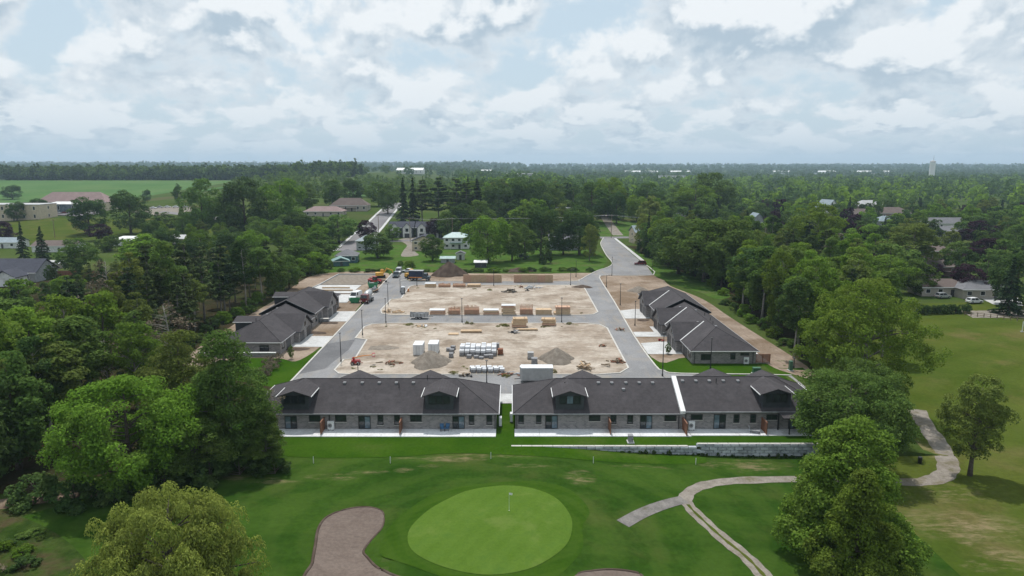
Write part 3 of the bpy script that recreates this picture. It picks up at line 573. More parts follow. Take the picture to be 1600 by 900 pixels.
# ------------------------------------------------------------------ the four rows of new bungalows
ZE, ZR, OV, DEP = 2.7, 6.1, 0.45, 13.0
class Row:
    """u runs along the ridge, v from the back wall (0) to the street front (DEP)"""
    def __init__(s, name, label, M, centre, ends=(0, 1)):
        s.M = M; s.t = thing(name, label, 'bungalow row', (*M(*centre, 0)[:2], 0.0))
    def part(s, name, mb, mat, parent=None):
        mb.map(s.M); return mb.build(name, mat, parent or s.t)
    def roof_z(s, v, dz=0): return ZE + dz + (min(v, DEP - v) + OV) / (DEP / 2 + OV) * (ZR - ZE)
    def section(s, u0, u1, dz, hip0, hip1, gut='white_trim'):
        c = DEP / 2; run = c + OV; ze, zr = ZE + dz, ZR + dz
        e0 = u0 - OV if hip0 else u0; e1 = u1 + OV if hip1 else u1
        r0 = e0 + run if hip0 else u0; r1 = e1 - run if hip1 else u1
        m = MB(); a, b = -OV, DEP + OV
        m.quad((e0, a, ze), (e1, a, ze), (r1, c, zr), (r0, c, zr)); m.quad((e1, b, ze), (e0, b, ze), (r0, c, zr), (r1, c, zr))
        m.quad((e0, b, ze), (e0, a, ze), (r0, c, zr)) ; m.quad((e1, a, ze), (e1, b, ze), (r1, c, zr))
        m.quad((e0, a, ze), (e0, b, ze), (e1, b, ze), (e1, a, ze))
        rf = s.part('roof', m, 'roof_shingle')
        m = MB(); cap = MB()
        gz0, gz1 = ze - 0.11, ze + 0.02
        gl = [(e0, a - 0.09, e1, a), (e0, b, e1, b + 0.09)]
        if hip0: gl.append((e0 - 0.09, a - 0.09, e0, b + 0.09))
        if hip1: gl.append((e1, a - 0.09, e1 + 0.09, b + 0.09))
        for i, q in enumerate(gl): s.part('gutter', MB().box(q[0], q[1], gz0, q[2], q[3], gz1), gut if i > 1 else 'gutter_grey', rf)
        cap.tube([(r0, c, zr - 0.01), (r1, c, zr - 0.01)], 0.09, 6)
        if hip0: cap.tube([(e0, a, ze), (r0, c, zr)], 0.07, 5); cap.tube([(e0, b, ze), (r0, c, zr)], 0.07, 5)
        if hip1: cap.tube([(e1, a, ze), (r1, c, zr)], 0.07, 5); cap.tube([(e1, b, ze), (r1, c, zr)], 0.07, 5)
        s.part('ridge_cap', cap, 'roof_shingle', rf)
        w_ = MB().box(u0 + 0.002, 0, 0, u1 - 0.002, DEP, ze - 0.002); s.part('wall', w_, 'wall_brick')
        sf = MB().box(u0 + 0.01, -0.05, ze - 0.36, u1 - 0.01, -0.002, ze - 0.17); s.part('frieze_board', sf, 'dark_siding')
        return rf
    def party(s, u, dz, mat, wd, up):
        c = DEP / 2; a, b = -OV - 0.05, DEP + OV + 0.05; ze, zr = ZE + dz, ZR + dz
        s.part('party_wall', MB().prism([(a, ze - 0.3), (b, ze - 0.3), (b, ze + up), (c, zr + up), (a, ze + up)], 'x', u - wd / 2, u + wd / 2), mat)
    def opening(s, side, u0, u1, z0, z1, kind='window', u_wall=0.0):
        """side: rear (v=0), front (v=DEP) or an end wall at u = u_wall (coordinates then run along v)"""
        def P(a, d, z): return {'rear': (a, -d, z), 'front': (a, DEP + d, z), 'end0': (u_wall - d, a, z), 'end1': (u_wall + d, a, z), 'gable': (a, DEP + 1.2 + d, z), 'dormer': (a, 0.35 - d, z)}[side]
        fw = 0.09; fr = MB()
        def bx(mb, a0, a1, b0, b1, d0, d1):
            m = MB().box(a0, d0, b0, a1, d1, b1); m.map(lambda x, y, z: P(x, y, z)); i = len(mb.v); mb.v += m.v; mb.f += [tuple(i + k for k in f) for f in m.f]
        bx(fr, u0, u1, z0, z0 + fw, -0.02, 0.07); bx(fr, u0, u1, z1 - fw, z1, -0.02, 0.07); bx(fr, u0, u0 + fw, z0 + fw, z1 - fw, -0.02, 0.07); bx(fr, u1 - fw, u1, z0 + fw, z1 - fw, -0.02, 0.07)
        pan = []
        if kind == 'slider':
            c = (u0 + u1) / 2; bx(fr, c - 0.06, c + 0.06, z0 + fw, z1 - fw, -0.02, 0.06); pan = [(u0 + fw, c - 0.06), (c + 0.06, u1 - fw)]
        elif kind == 'double': 
            c = (u0 + u1) / 2; bx(fr, c - 0.04, c + 0.04, z0 + fw, z1 - fw, -0.02, 0.06); pan = [(u0 + fw, c - 0.04), (c + 0.04, u1 - fw)]
        elif kind == 'triple':
            k = (u1 - u0) / 3
            for c in (u0 + k, u0 + 2 * k): bx(fr, c - 0.1, c + 0.1, z0 + fw, z1 - fw, -0.02, 0.06)
            pan = [(u0 + fw, u0 + k - 0.1), (u0 + k + 0.1, u0 + 2 * k - 0.1), (u0 + 2 * k + 0.1, u1 - fw)]
        elif kind == 'hung':
            c = (z0 + z1) / 2; bx(fr, u0 + fw, u1 - fw, c - 0.035, c + 0.035, -0.02, 0.06); pan = [(u0 + fw, u1 - fw)]
        else: pan = [(u0 + fw, u1 - fw)]
        o = s.part({'slider': 'patio_door', 'garage': 'garage_door'}.get(kind, 'window'), fr, 'black_frame')
        if kind == 'garage':
            n = 4; h = (z1 - z0 - fw) / n
            for k in range(n):
                g = MB(); bx(g, u0 + fw, u1 - fw, z0 + k * h + 0.02, z0 + (k + 1) * h - 0.02, -0.01, 0.03); s.part('panel', g, 'door_charcoal', o)
        else:
            for i, (a, b) in enumerate(pan):
                g = MB(); bx(g, a, b, z0 + fw, z1 - fw, -0.01, 0.015); s.part('pane', g, 'pale_glass' if (kind == 'slider' and (i + int(u0)) % 2 == 0) or (kind == 'triple' and i == 1 and int(u0) % 2) else 'window_glass', o)
        if kind not in ('slider', 'garage') and side == 'rear':
            g = MB(); bx(g, u0 - 0.08, u1 + 0.08, z0 - 0.1, z0 - 0.005, -0.02, 0.1); s.part('sill', g, 'kerb_concrete', o)
    def dormer(s, u, dz, lit=False, hw=2.15, roof_mat='roof_shingle'):
        ze, zr = ZE + dz, ZR + dz + 0.05; ew = zr - 0.72
        m = MB().prism([(u - hw, s.roof_z(0.35, dz) - 0.35), (u + hw, s.roof_z(0.35, dz) - 0.35), (u + hw, ew), (u, zr - 0.16), (u - hw, ew)], 'y', 0.35, 6.0)
        d = s.part('dormer', m, 'dark_siding')
        k = (zr - ew) / hw; o = 0.5; m = MB()
        for sg in (-1, 1):
            p = [(u, zr), (u + sg * (hw + o), zr - k * (hw + o)), (u + sg * (hw + o), zr - k * (hw + o) - 0.14), (u, zr - 0.14)]
            m.prism(p, 'y', 0.0, 6.4)
        s.part('dormer_roof', m, roof_mat, d)
        zz = zr - k * (hw + o)
        for sg in (-1, 1):
            x = u + sg * (hw + o); s.part('gutter', MB().box(x, -0.02, zz - 0.11, x + sg * 0.09, 4.3, zz + 0.02), 'white_trim', d)
        s.opening('dormer', u - 1.65, u + 1.65, ew - 1.5, ew - 0.12, 'triple')
    def gable(s, u, dz, w, za, back=0.8, doors=True):
        c = DEP / 2; v0 = c + back; v1 = DEP + 1.65; ze = ZE + dz - 0.05; m = MB(); W = w + 0.45
        k = (za - ze) / W
        m.quad((u, v0, za), (u, v1, za), (u + W, v1, ze), (u + W, v0 - W * 0.6, ze)); m.quad((u, v1, za), (u, v0, za), (u - W, v0 - W * 0.6, ze), (u - W, v1, ze))
        m.quad((u, v0, za), (u + W, v0 - W * 0.6, ze), (u - W, v0 - W * 0.6, ze))
        m.quad((u, v1, za - 0.18), (u, v1, za), (u + W, v1, ze), (u + W, v1, ze - 0.18)); m.quad((u, v1, za), (u, v1, za - 0.18), (u - W, v1, ze - 0.18), (u - W, v1, ze))
        m.quad((u, v1, za - 0.18), (u + W, v1, ze - 0.18), (u + W, DEP - 0.5, ze - 0.18), (u, DEP - 0.5, za - 0.18)); m.quad((u, v1, za - 0.18), (u - W, v1, ze - 0.18), (u - W, DEP - 0.5, ze - 0.18), (u, DEP - 0.5, za - 0.18))
        g = s.part('gable_roof', m, 'roof_shingle')
        m = MB()
        for sg in (-1, 1):
            m.prism([(u, za + 0.03), (u + sg * (W + 0.02), ze + 0.03), (u + sg * (W + 0.02), ze - 0.2), (u, za - 0.2)], 'y', v1 + 0.002, v1 + 0.08)
            m.box(u + sg * W, DEP + OV + 0.1, ze - 0.16, u + sg * (W + 0.09), v1, ze + 0.02)
        s.part('fascia', m, 'dark_siding', g)
        zz = za - k * w
        m = MB().prism([(u - w, 0), (u + w, 0), (u + w, ze - 0.02), (u, ze - 0.02 + k * w * 0.93), (u - w, ze - 0.02)], 'y', DEP - 0.3, DEP + 1.2)
        s.part('gable_wall', m, 'wall_brick')
        if doors:
            s.opening('gable', u - w + 0.7, u - w + 3.5, 0.05, 2.3, 'garage'); s.opening('gable', u + w - 3.5, u + w - 0.7, 0.05, 2.3, 'garage')
            s.opening('gable', u - 0.6, u + 0.6, 3.0, 4.0, 'window')
        return g
    def valley(s, u, dz, w, za, back):
        """white metal valley flashing where a gable roof meets the main slope, on its near side"""
        W = w + 0.45; ze = ZE + dz - 0.05; c = DEP / 2
        v0 = DEP + OV; m = MB()
        a = Vector((u - W, v0, ze + 0.03)); b = Vector((u, DEP - (za - ZE - dz) / (ZR - ZE) * (c + OV) + OV, za + 0.03))
        m.tube([a, b], 0.16, 4); s.part('valley_flashing', m, 'white_trim')
    def vents(s, us, dz, v=5.5):
        for u in us:
            z = s.roof_z(v, dz); m = MB().box(u - 0.2, v - 0.2, z - 0.1, u + 0.2, v + 0.2, z + 0.16, 0.03); m.box(u - 0.26, v - 0.26, z + 0.161, u + 0.26, v + 0.26, z + 0.22, 0.05)
            s.part('roof_vent', m, 'vent_grey')
    def pipes(s, uv, dz, mat='dark_metal'):
        for u, v in uv:
            z = s.roof_z(v, dz); s.part('vent_pipe', MB().tube([(u, v, z - 0.1), (u, v, z + 0.75)], 0.07, 6), mat)
    def screen(s, u, dz=0, ln=2.3, hh=2.0, v=-0.05):
        o = s.part('privacy_screen', MB().box(u - 0.08, v - ln, hh, u + 0.08, v, hh + 0.05), 'screen_wood')
        for q in (v - ln, v - 0.14): s.part('post', MB().box(u - 0.07, q, 0.02, u + 0.07, q + 0.14, hh - 0.001), 'screen_wood', o)
        n = 9
        for k in range(n):
            z = 0.12 + k * (hh - 0.2) / n; s.part('slat', MB().box(u - 0.03, v - ln + 0.141, z, u + 0.03, v - 0.141, z + (hh - 0.2) / n - 0.025), 'screen_wood', o)
    def patio(s, u0, u1, v0=-3.0, mat='patio_concrete'):
        n = max(1, round((u1 - u0) / 3.6)); k = (u1 - u0) / n
        for i in range(n):
            s.part('patio_slab', MB().box(u0 + i * k, v0, -0.3, u0 + (i + 1) * k - 0.025, -0.003, 0.11), mat)
    def downspout(s, u, dz=0):
        s.part('downspout', MB().box(u - 0.05, -0.12, 0.1, u + 0.05, -0.005, ZE + dz - 0.15), 'dark_metal')
YW = 100.6
def ux(px, z=1.5):
    d = YW * math.cos(PITCH) + (HC - z) * math.sin(PITCH); return (px - 800) * d / F
def zz(py): return ztop(py, YW)
A = Row('bungalow_row', 'low brick bungalow row with unbroken dark roof, two dormers and small blue patio chairs', lambda u, v, z: (u, YW + v, z), (-21, 6.5))
A.section(-40.2, ux(775), 0, True, True)
for px in (459, 686): A.dormer(ux(px, 4.5), 0)
for px in (529, 655): A.gable(ux(px, 6), 0, 5.2, 5.0, 2.2)
for a, b, c, d, k in ((483, 501, 648, 659, 'window'), (524, 541.5, 648, 659, 'window'), (560, 579, 650, 669.5, 'slider'), (590, 599, 648, 664, 'hung'), (616, 625, 648, 664, 'hung'), (641, 659, 648, 659, 'double'),
                      (707, 726, 650, 669.5, 'slider'), (732.5, 741, 648, 664, 'hung'), (760, 769, 648, 664, 'hung'), (425, 434, 648, 664, 'hung'), (445, 464, 650, 669.5, 'slider')):
    A.opening('rear', ux(a), ux(b), zz(d) if k != 'slider' else 0.13, min(zz(c), 2.3), k)
A.patio(-40.2, ux(775.5)); A.screen(ux(507)); A.screen(ux(628)); A.downspout(ux(515)); A.downspout(ux(776) - 0.25)
A.vents([ux(p, 5.6) for p in (525, 554, 582, 610, 638)], 0); A.pipes([(ux(616, 5), 4.6), (ux(660, 6), 6.3), (ux(471, 5.5), 4.3), (ux(683, 5.5), 4.3)], 0)
B = Row('bungalow_row', 'long brick bungalow row with dark roof crossed by a white parapet strip', lambda u, v, z: (u, YW + v, z), (24, 6.5))
UP = ux(1066, 2.5); BR = 48.6
B.section(ux(805.5), UP, 0, True, False); B.section(UP, BR, 0.32, False, True)
B.party(UP, 0.32, 'white_trim', 0.75, 0.12)
B.dormer(ux(891, 4.5), 0); B.dormer(40.4, 0.32)
B.gable(ux(925, 6), 0, 5.2, 5.0, 2.2); B.gable(ux(1157, 6), 0.32, 5.2, 5.35, 2.2); B.gable(43.2, 0.32, 4.6, 5.1, 2.4)
for a, b, c, d, k in ((810, 818.5, 648, 663, 'hung'), (837.5, 846, 648, 663, 'hung'), (852, 871.5, 649, 669, 'slider'), (920, 938, 648, 658, 'window'), (954, 963, 648, 662.5, 'hung'), (980, 989, 648, 662.5, 'hung'), (1000, 1019, 648, 669, 'slider'),
                      (1038, 1056.5, 648, 658, 'window'), (1079, 1097.5, 646, 656, 'window'), (1115, 1134, 646, 669, 'slider'), (1146, 1155, 646, 660.5, 'hung'), (1172, 1181, 646, 660.5, 'hung'), (1197, 1214, 646, 656, 'double'), (1232, 1250, 646, 669, 'slider')):
    B.opening('rear', ux(a), ux(b), zz(d) if k != 'slider' else 0.13, min(zz(c), 2.3 if a < 1066 else 2.45), k)
B.patio(ux(804), UP + 0.8, -2.9); B.patio(UP + 0.85, BR, -2.6)
for p in (951, 1190): B.screen(ux(p))
B.screen(UP + 0.1, ln=2.8); B.downspout(UP - 0.5); B.downspout(UP + 0.55); B.downspout(ux(806) + 0.15)
for p in (1215, 1225): B.part('post', MB().box(ux(p) - 0.08, -2.3 if p == 1225 else -0.4, 0.11, ux(p) + 0.08, -2.14 if p == 1225 else -0.24, ZE), 'black_frame')
B.part('porch_roof', MB().prism([(-2.45, ZE + 0.02), (-2.45, ZE - 0.14), (-0.56, ZE + 0.05), (-0.56, ZE + 0.3)], 'x', ux(1214), BR - 0.5), 'roof_shingle')
B.vents([ux(p, 5.6) for p in (942, 964, 987, 1009, 1031)], 0); B.vents([ux(p, 5.9) for p in (1080, 1102, 1124, 1147, 1171)], 0.32)
B.pipes([(ux(1134, 5), 5.2), (ux(886, 5.6), 4.5)], 0.32); B.vents([ux(981, 5)], 0, 4.2)
# rows along the two streets
Crow = Row('bungalow_row', 'stepped brick bungalow row beside the parked machines, dark dormers at its back', lambda u, v, z: (-62.5 + v, 143.2 + u, z), (26, 6.5))
Crow.section(0, 25, 0, True, False); Crow.section(25, 51, 0.75, False, True); Crow.party(25.15, 0.75, 'dark_siding', 0.3, 0.04)
Crow.dormer(10.5, 0); Crow.dormer(36.5, 0.75)
for u, dz in ((14.2, 0), (38.8, 0.75)):
    Crow.gable(u, dz, 4.6, 5.9 + dz, 0.4)
for u0, u1, z0, z1, k in ((1.2, 2.6, 0.8, 2.3, 'hung'), (4.2, 6.8, 0.1, 2.3, 'garage'), (21, 23.4, 0.1, 2.3, 'garage'), (19.4, 20.4, 0.1, 2.2, 'window'), (27, 28.4, 0.9, 2.6, 'hung'), (29.6, 32.2, 0.1, 2.4, 'garage'), (45.2, 46.4, 0.9, 2.6, 'hung'), (48, 49.4, 0.9, 2.6, 'hung')):
    Crow.opening('front', u0, u1, z0, z1, k)
Crow.opening('end0', 8.6, 10.6, 0.7, 2.0, 'double', 0.0); Crow.opening('end0', 3.6, 4.6, 0.7, 2.0, 'hung', 0.0)
Crow.vents([13.2, 20, 30, 34], 0, 5.9); Crow.pipes([(8, 5.2), (16, 6.0)], 0); Crow.downspout(0.3)
Drow = Row('bungalow_row', 'stepped brick bungalow row with white roof valleys and a brown fence panel', lambda u, v, z: (49.7 - v, 136.3 + u, z), (29, 6.5))
Drow.section(0, 34, 0, True, False); Drow.section(34, 59, 0.7, False, True); Drow.party(34.15, 0.7, 'dark_siding', 0.3, 0.04)
for u, dz in ((13.2, 0), (28.4, 0), (47.6, 0.7)):
    Drow.gable(u, dz, 4.4, 5.75 + dz, 0.5); Drow.valley(u, dz, 4.4, 5.75 + dz, 0.5)
for u0, u1, z0, z1, k in ((1.2, 2.6, 0.8, 2.3, 'hung'), (4.4, 7.0, 0.1, 2.3, 'garage'), (20.5, 21.6, 0.1, 2.2, 'window'), (34.8, 36, 0.9, 2.6, 'hung'), (37.6, 40.4, 0.1, 2.4, 'garage'), (54, 55.4, 0.9, 2.6, 'hung')):
    Drow.opening('front', u0, u1, z0, z1, k)
for v0, v1, z0, z1, k in ((9.2, 11.2, 0.75, 2.0, 'double'), (4.2, 5.2, 0.9, 2.2, 'hung'), (1.4, 3.2, 1.7, 2.3, 'double')):
    Drow.opening('end0', v0, v1, z0, z1, k, 0.0)
for v in (0.6, 12.5): Drow.part('downspout', MB().box(-0.11, v - 0.05, 0.1, -0.005, v + 0.05, ZE - 0.2), 'dark_metal')
Drow.vents([7.6, 24, 40], 0, 6.2); Drow.pipes([(9.5, 6.3), (16, 5.0), (22, 4.6)], 0); Drow.vents([14.5, 31], 0, 8.2)
Drow.patio(0.3, 12, -3.0)
fp = Drow.part('fence_panel', MB().box(0.18, -3.07, 1.9, 0.36, -0.02, 1.95), 'screen_wood')
for q in (-3.05, -1.6, -0.18): Drow.part('post', MB().box(0.2, q, 0.05, 0.34, q + 0.14, 1.899), 'screen_wood', fp)
for k in range(8): Drow.part('slat', MB().box(0.24, -3.0, 0.12 + k * 0.22, 0.30, -0.1, 0.12 + k * 0.22 + 0.19), 'screen_wood', fp)

# heat pumps, patio chairs, utility boxes
def heat_pump(x, y, z, rot, label):
    t = thing('heat_pump', label, 'heat pump', (x, y, z)); t.rotation_euler.z = 0
    c, s_ = math.cos(rot), math.sin(rot)
    def Mx(a, b, h): return (x + a * c - b * s_, y + a * s_ + b * c, z + h)
    MB().box(-0.48, -0.2, 0.12, 0.48, 0.2, 1.42).map(Mx).build('cabinet', 'plastic_white', t)
    for sx in (-0.35, 0.35): MB().box(sx - 0.06, -0.24, 0, sx + 0.06, 0.24, 0.119).map(Mx).build('foot', 'dark_metal', t)
    m = MB().tube([(-0.1, -0.203, 0.8), (-0.1, -0.235, 0.8)], 0.33, 18).map(Mx).build('fan_grille', 'vent_grey', t)
    MB().tube([(-0.1, -0.236, 0.8), (-0.1, -0.25, 0.8)], 0.10, 10).map(Mx).build('hub', 'dark_metal', m)
heat_pump(ux(518), YW - 0.5, 0.11, 0, 'white heat pump beside a wooden screen on the patio of the row with blue chairs')
heat_pump(UP + 1.35, YW - 0.5, 0.11, 0, 'white heat pump beside the white parapet strip and its wooden screen')
heat_pump(ux(775) + 0.65, YW + 1.6, 0.0, math.pi / 2, 'white heat pump in the grass gap on the end wall of the shorter row')
heat_pump(ux(805.5) - 0.65, YW + 3.4, 0.0, -math.pi / 2, 'white heat pump in the grass gap on the end wall of the longer row')
heat_pump(47.6, 135.8, 0.0, 0, 'white heat pump on the end wall next to the brown fence panel')
def chair(x, y, z, rot, mat, label, group=None, lounger=False):
    t = thing('patio_lounger' if lounger else 'patio_chair', label, 'lounger' if lounger else 'chair', (x, y, z), group)
    c, s_ = math.cos(rot), math.sin(rot)
    def Mx(a, b, h): return (x + a * c - b * s_, y + a * s_ + b * c, z + h)
    L = 1.3 if lounger else 0.5
    MB().box(-0.3, -L / 2, 0.40, 0.3, L / 2, 0.46).map(Mx).build('seat', mat, t)
    MB().prism([(L / 2, 0.44), (L / 2 + 0.06, 0.42), (L / 2 + 0.35, 1.0), (L / 2 + 0.29, 1.02)], 'x', -0.3, 0.3).map(Mx).build('backrest', mat, t)
    for a in (-0.27, 0.27):
        for b in (-L / 2 + 0.04, L / 2 - 0.04): MB().tube([(a, b, 0), (a, b, 0.40)], 0.025, 6).map(Mx).build('leg', 'dark_metal', t)
        MB().box(a - 0.03, -L / 2, 0.62, a + 0.03, L / 2 + 0.06, 0.66).map(Mx).build('armrest', 'dark_metal', t)
chair(ux(692), YW - 0.9, 0.11, 0.3, 'blue_fabric', 'small blue folding patio chair on the concrete patio', 'blue patio chairs')
chair(ux(699), YW - 0.8, 0.11, -0.2, 'blue_fabric', 'small blue folding patio chair on the concrete patio', 'blue patio chairs')
chair(ux(1175), YW - 1.6, 0.11, 1.2, 'grey_siding', 'low grey reclining lounger on the patio beside a wooden screen', None, True)
def utility_box(px, py, label, mat='box_green', w_=0.9, h=1.0, lid=True):
    x, y = G(px, py); z = zg(x, y); t = thing('utility_box', label, 'utility box', (x, y, z))
    MB().box(x - w_ / 2 - 0.15, y - 0.6, z - 0.05, x + w_ / 2 + 0.15, y + 0.6, z + 0.14).build('plinth', 'concrete', t)
    MB().box(x - w_ / 2, y - 0.42, z + 0.14, x + w_ / 2, y + 0.42, z + h, 0.04).build('cabinet', mat, t)
    MB().box(x - w_ / 2 - 0.03, y - 0.45, z + h, x + w_ / 2 + 0.03, y + 0.45, z + h + 0.08, 0.06).build('lid', mat, t)
    MB().box(x + 0.12, y - 0.46, z + 0.5, x + 0.2, y - 0.4, z + 0.66).build('handle', 'dark_metal', t)
utility_box(985, 691, 'pale green utility pedestal on the lawn strip above the retaining wall', 'vent_grey', 0.7, 1.1)
utility_box(1182, 584, 'dark green transformer box on the lawn across from the brown fence panel', 'box_green', 1.5, 1.2)
utility_box(1235, 579, 'tall narrow green utility cabinet beside a dark lamp post', 'box_green', 0.6, 1.9)
# ------------------------------------------------------------------ retaining wall of big blocks
rw = thing('retaining_wall', 'long low retaining wall of grey blocks between lawn and golf rough', 'wall', (22, 94.2, -0.6))
BW, BH = 1.22, 0.46
blk = None; rnd = random.Random(5)
def add_block(x, z, wd=BW):
    global blk
    if blk is None:
        m = MB().box(-BW / 2 + 0.03, -0.26, 0.025, BW / 2 - 0.03, 0.26, BH - 0.025)
        me = bpy.data.meshes.new('block'); me.from_pydata(m.v, [], m.f); bm = bmesh.new(); bm.from_mesh(me)
        bmesh.ops.recalc_face_normals(bm, faces=bm.faces); bmesh.ops.bevel(bm, geom=bm.edges[:], offset=0.05, segments=1, affect='EDGES'); bm.to_mesh(me); bm.free(); me.materials.append(MATS['block_stone']); blk = me
    o = bpy.data.objects.new('block', blk); COL.objects.link(o); o.parent = rw; o.location = (x - 22, rnd.uniform(-0.05, 0.05), z + 0.6); o.scale.x = wd / BW
for x0, x1, top in ((0.4, 27.2, 0.02), (27.2, 46, 0.38)):
    n = int((x1 - x0) / BW)
    for c in range(4):
        for i in range(n + 1):
            x = x0 + (i + 0.5 * (c % 2)) * BW; zt = top - c * BH
            if x > x1 - 0.3 or zg(x, 94.0) > zt - 0.06: continue
            add_block(x, zt - BH)
    for i in range(int((x1 - x0) / 1.5)):
        x = x0 + i * 1.5
        MB().box(x - 0.5, 94.02, top + 0.001, x + 0.94, 94.44, top + 0.06).build('cap_stone', 'kerb_concrete', rw)

# ------------------------------------------------------------------ lamp posts
lamp0 = None
def lamp_post(px, py, pt, label, arm=0):
    x, y = G(px, py); h = ztop(pt, y); z = 0.03
    t = thing('lamp_post', label, 'lamp post', (x, y, z), 'slim dark lamp posts of the new estate')
    MB().tube([(x, y, z), (x, y, z + 0.5)], 0.16, 8).build('base', 'dark_metal', t)
    MB().tube([(x, y, z + 0.45), (x, y, z + h)], [0.10, 0.06], 7).build('pole', 'dark_metal', t)
    if arm:
        hd = MB().tube([(x, y, h - 0.1), (x + arm * 0.9, y, h + 0.05)], 0.045, 6).build('arm', 'dark_metal', t)
        MB().box(x + arm * 0.6, y - 0.16, h - 0.02, x + arm * 1.35, y + 0.16, h + 0.1, 0.02).build('lamp_head', 'dark_metal', t)
    else:
        MB().tube([(x, y, h), (x, y, h + 0.12), (x, y, h + 0.2)], [0.2, 0.26, 0.06], 10).build('lamp_head', 'dark_metal', t)
LP = 'slim dark lamp post standing on the kerb of the estate roads'
for px, py, pt in ((533, 566, 521), (566.5, 524, 485), (603, 505, 467), (606.5, 476, 444), (625.5, 457, 432), (651.5, 447, 424), (771.5, 447, 422), (722, 504, 467), (877.5, 504, 466), (969, 477, 444), (992, 509, 471), (760.5, 601, 564), (1035, 588, 521), (900, 433, 408), (956, 431, 402), (1019, 425, 408)):
    lamp_post(px, py, pt, LP)
for px, py, pt, lb in ((891.5, 446, 421, 'lamp post with arm and flat head at the corner of the far plot'), (947.5, 449, 430, 'short lamp post with flat head beside the bend in the road')): lamp_post(px, py, pt, lb, 1)
lamp_post(1110, 577, 529, 'lamp post on the lawn in front of the brick end wall')
lamp_post(1240, 578, 560, 'lamp post beside the tall green utility cabinet')
lamp_post(560, 592, 567, 'short post behind the roof ridge by the red boom machine')

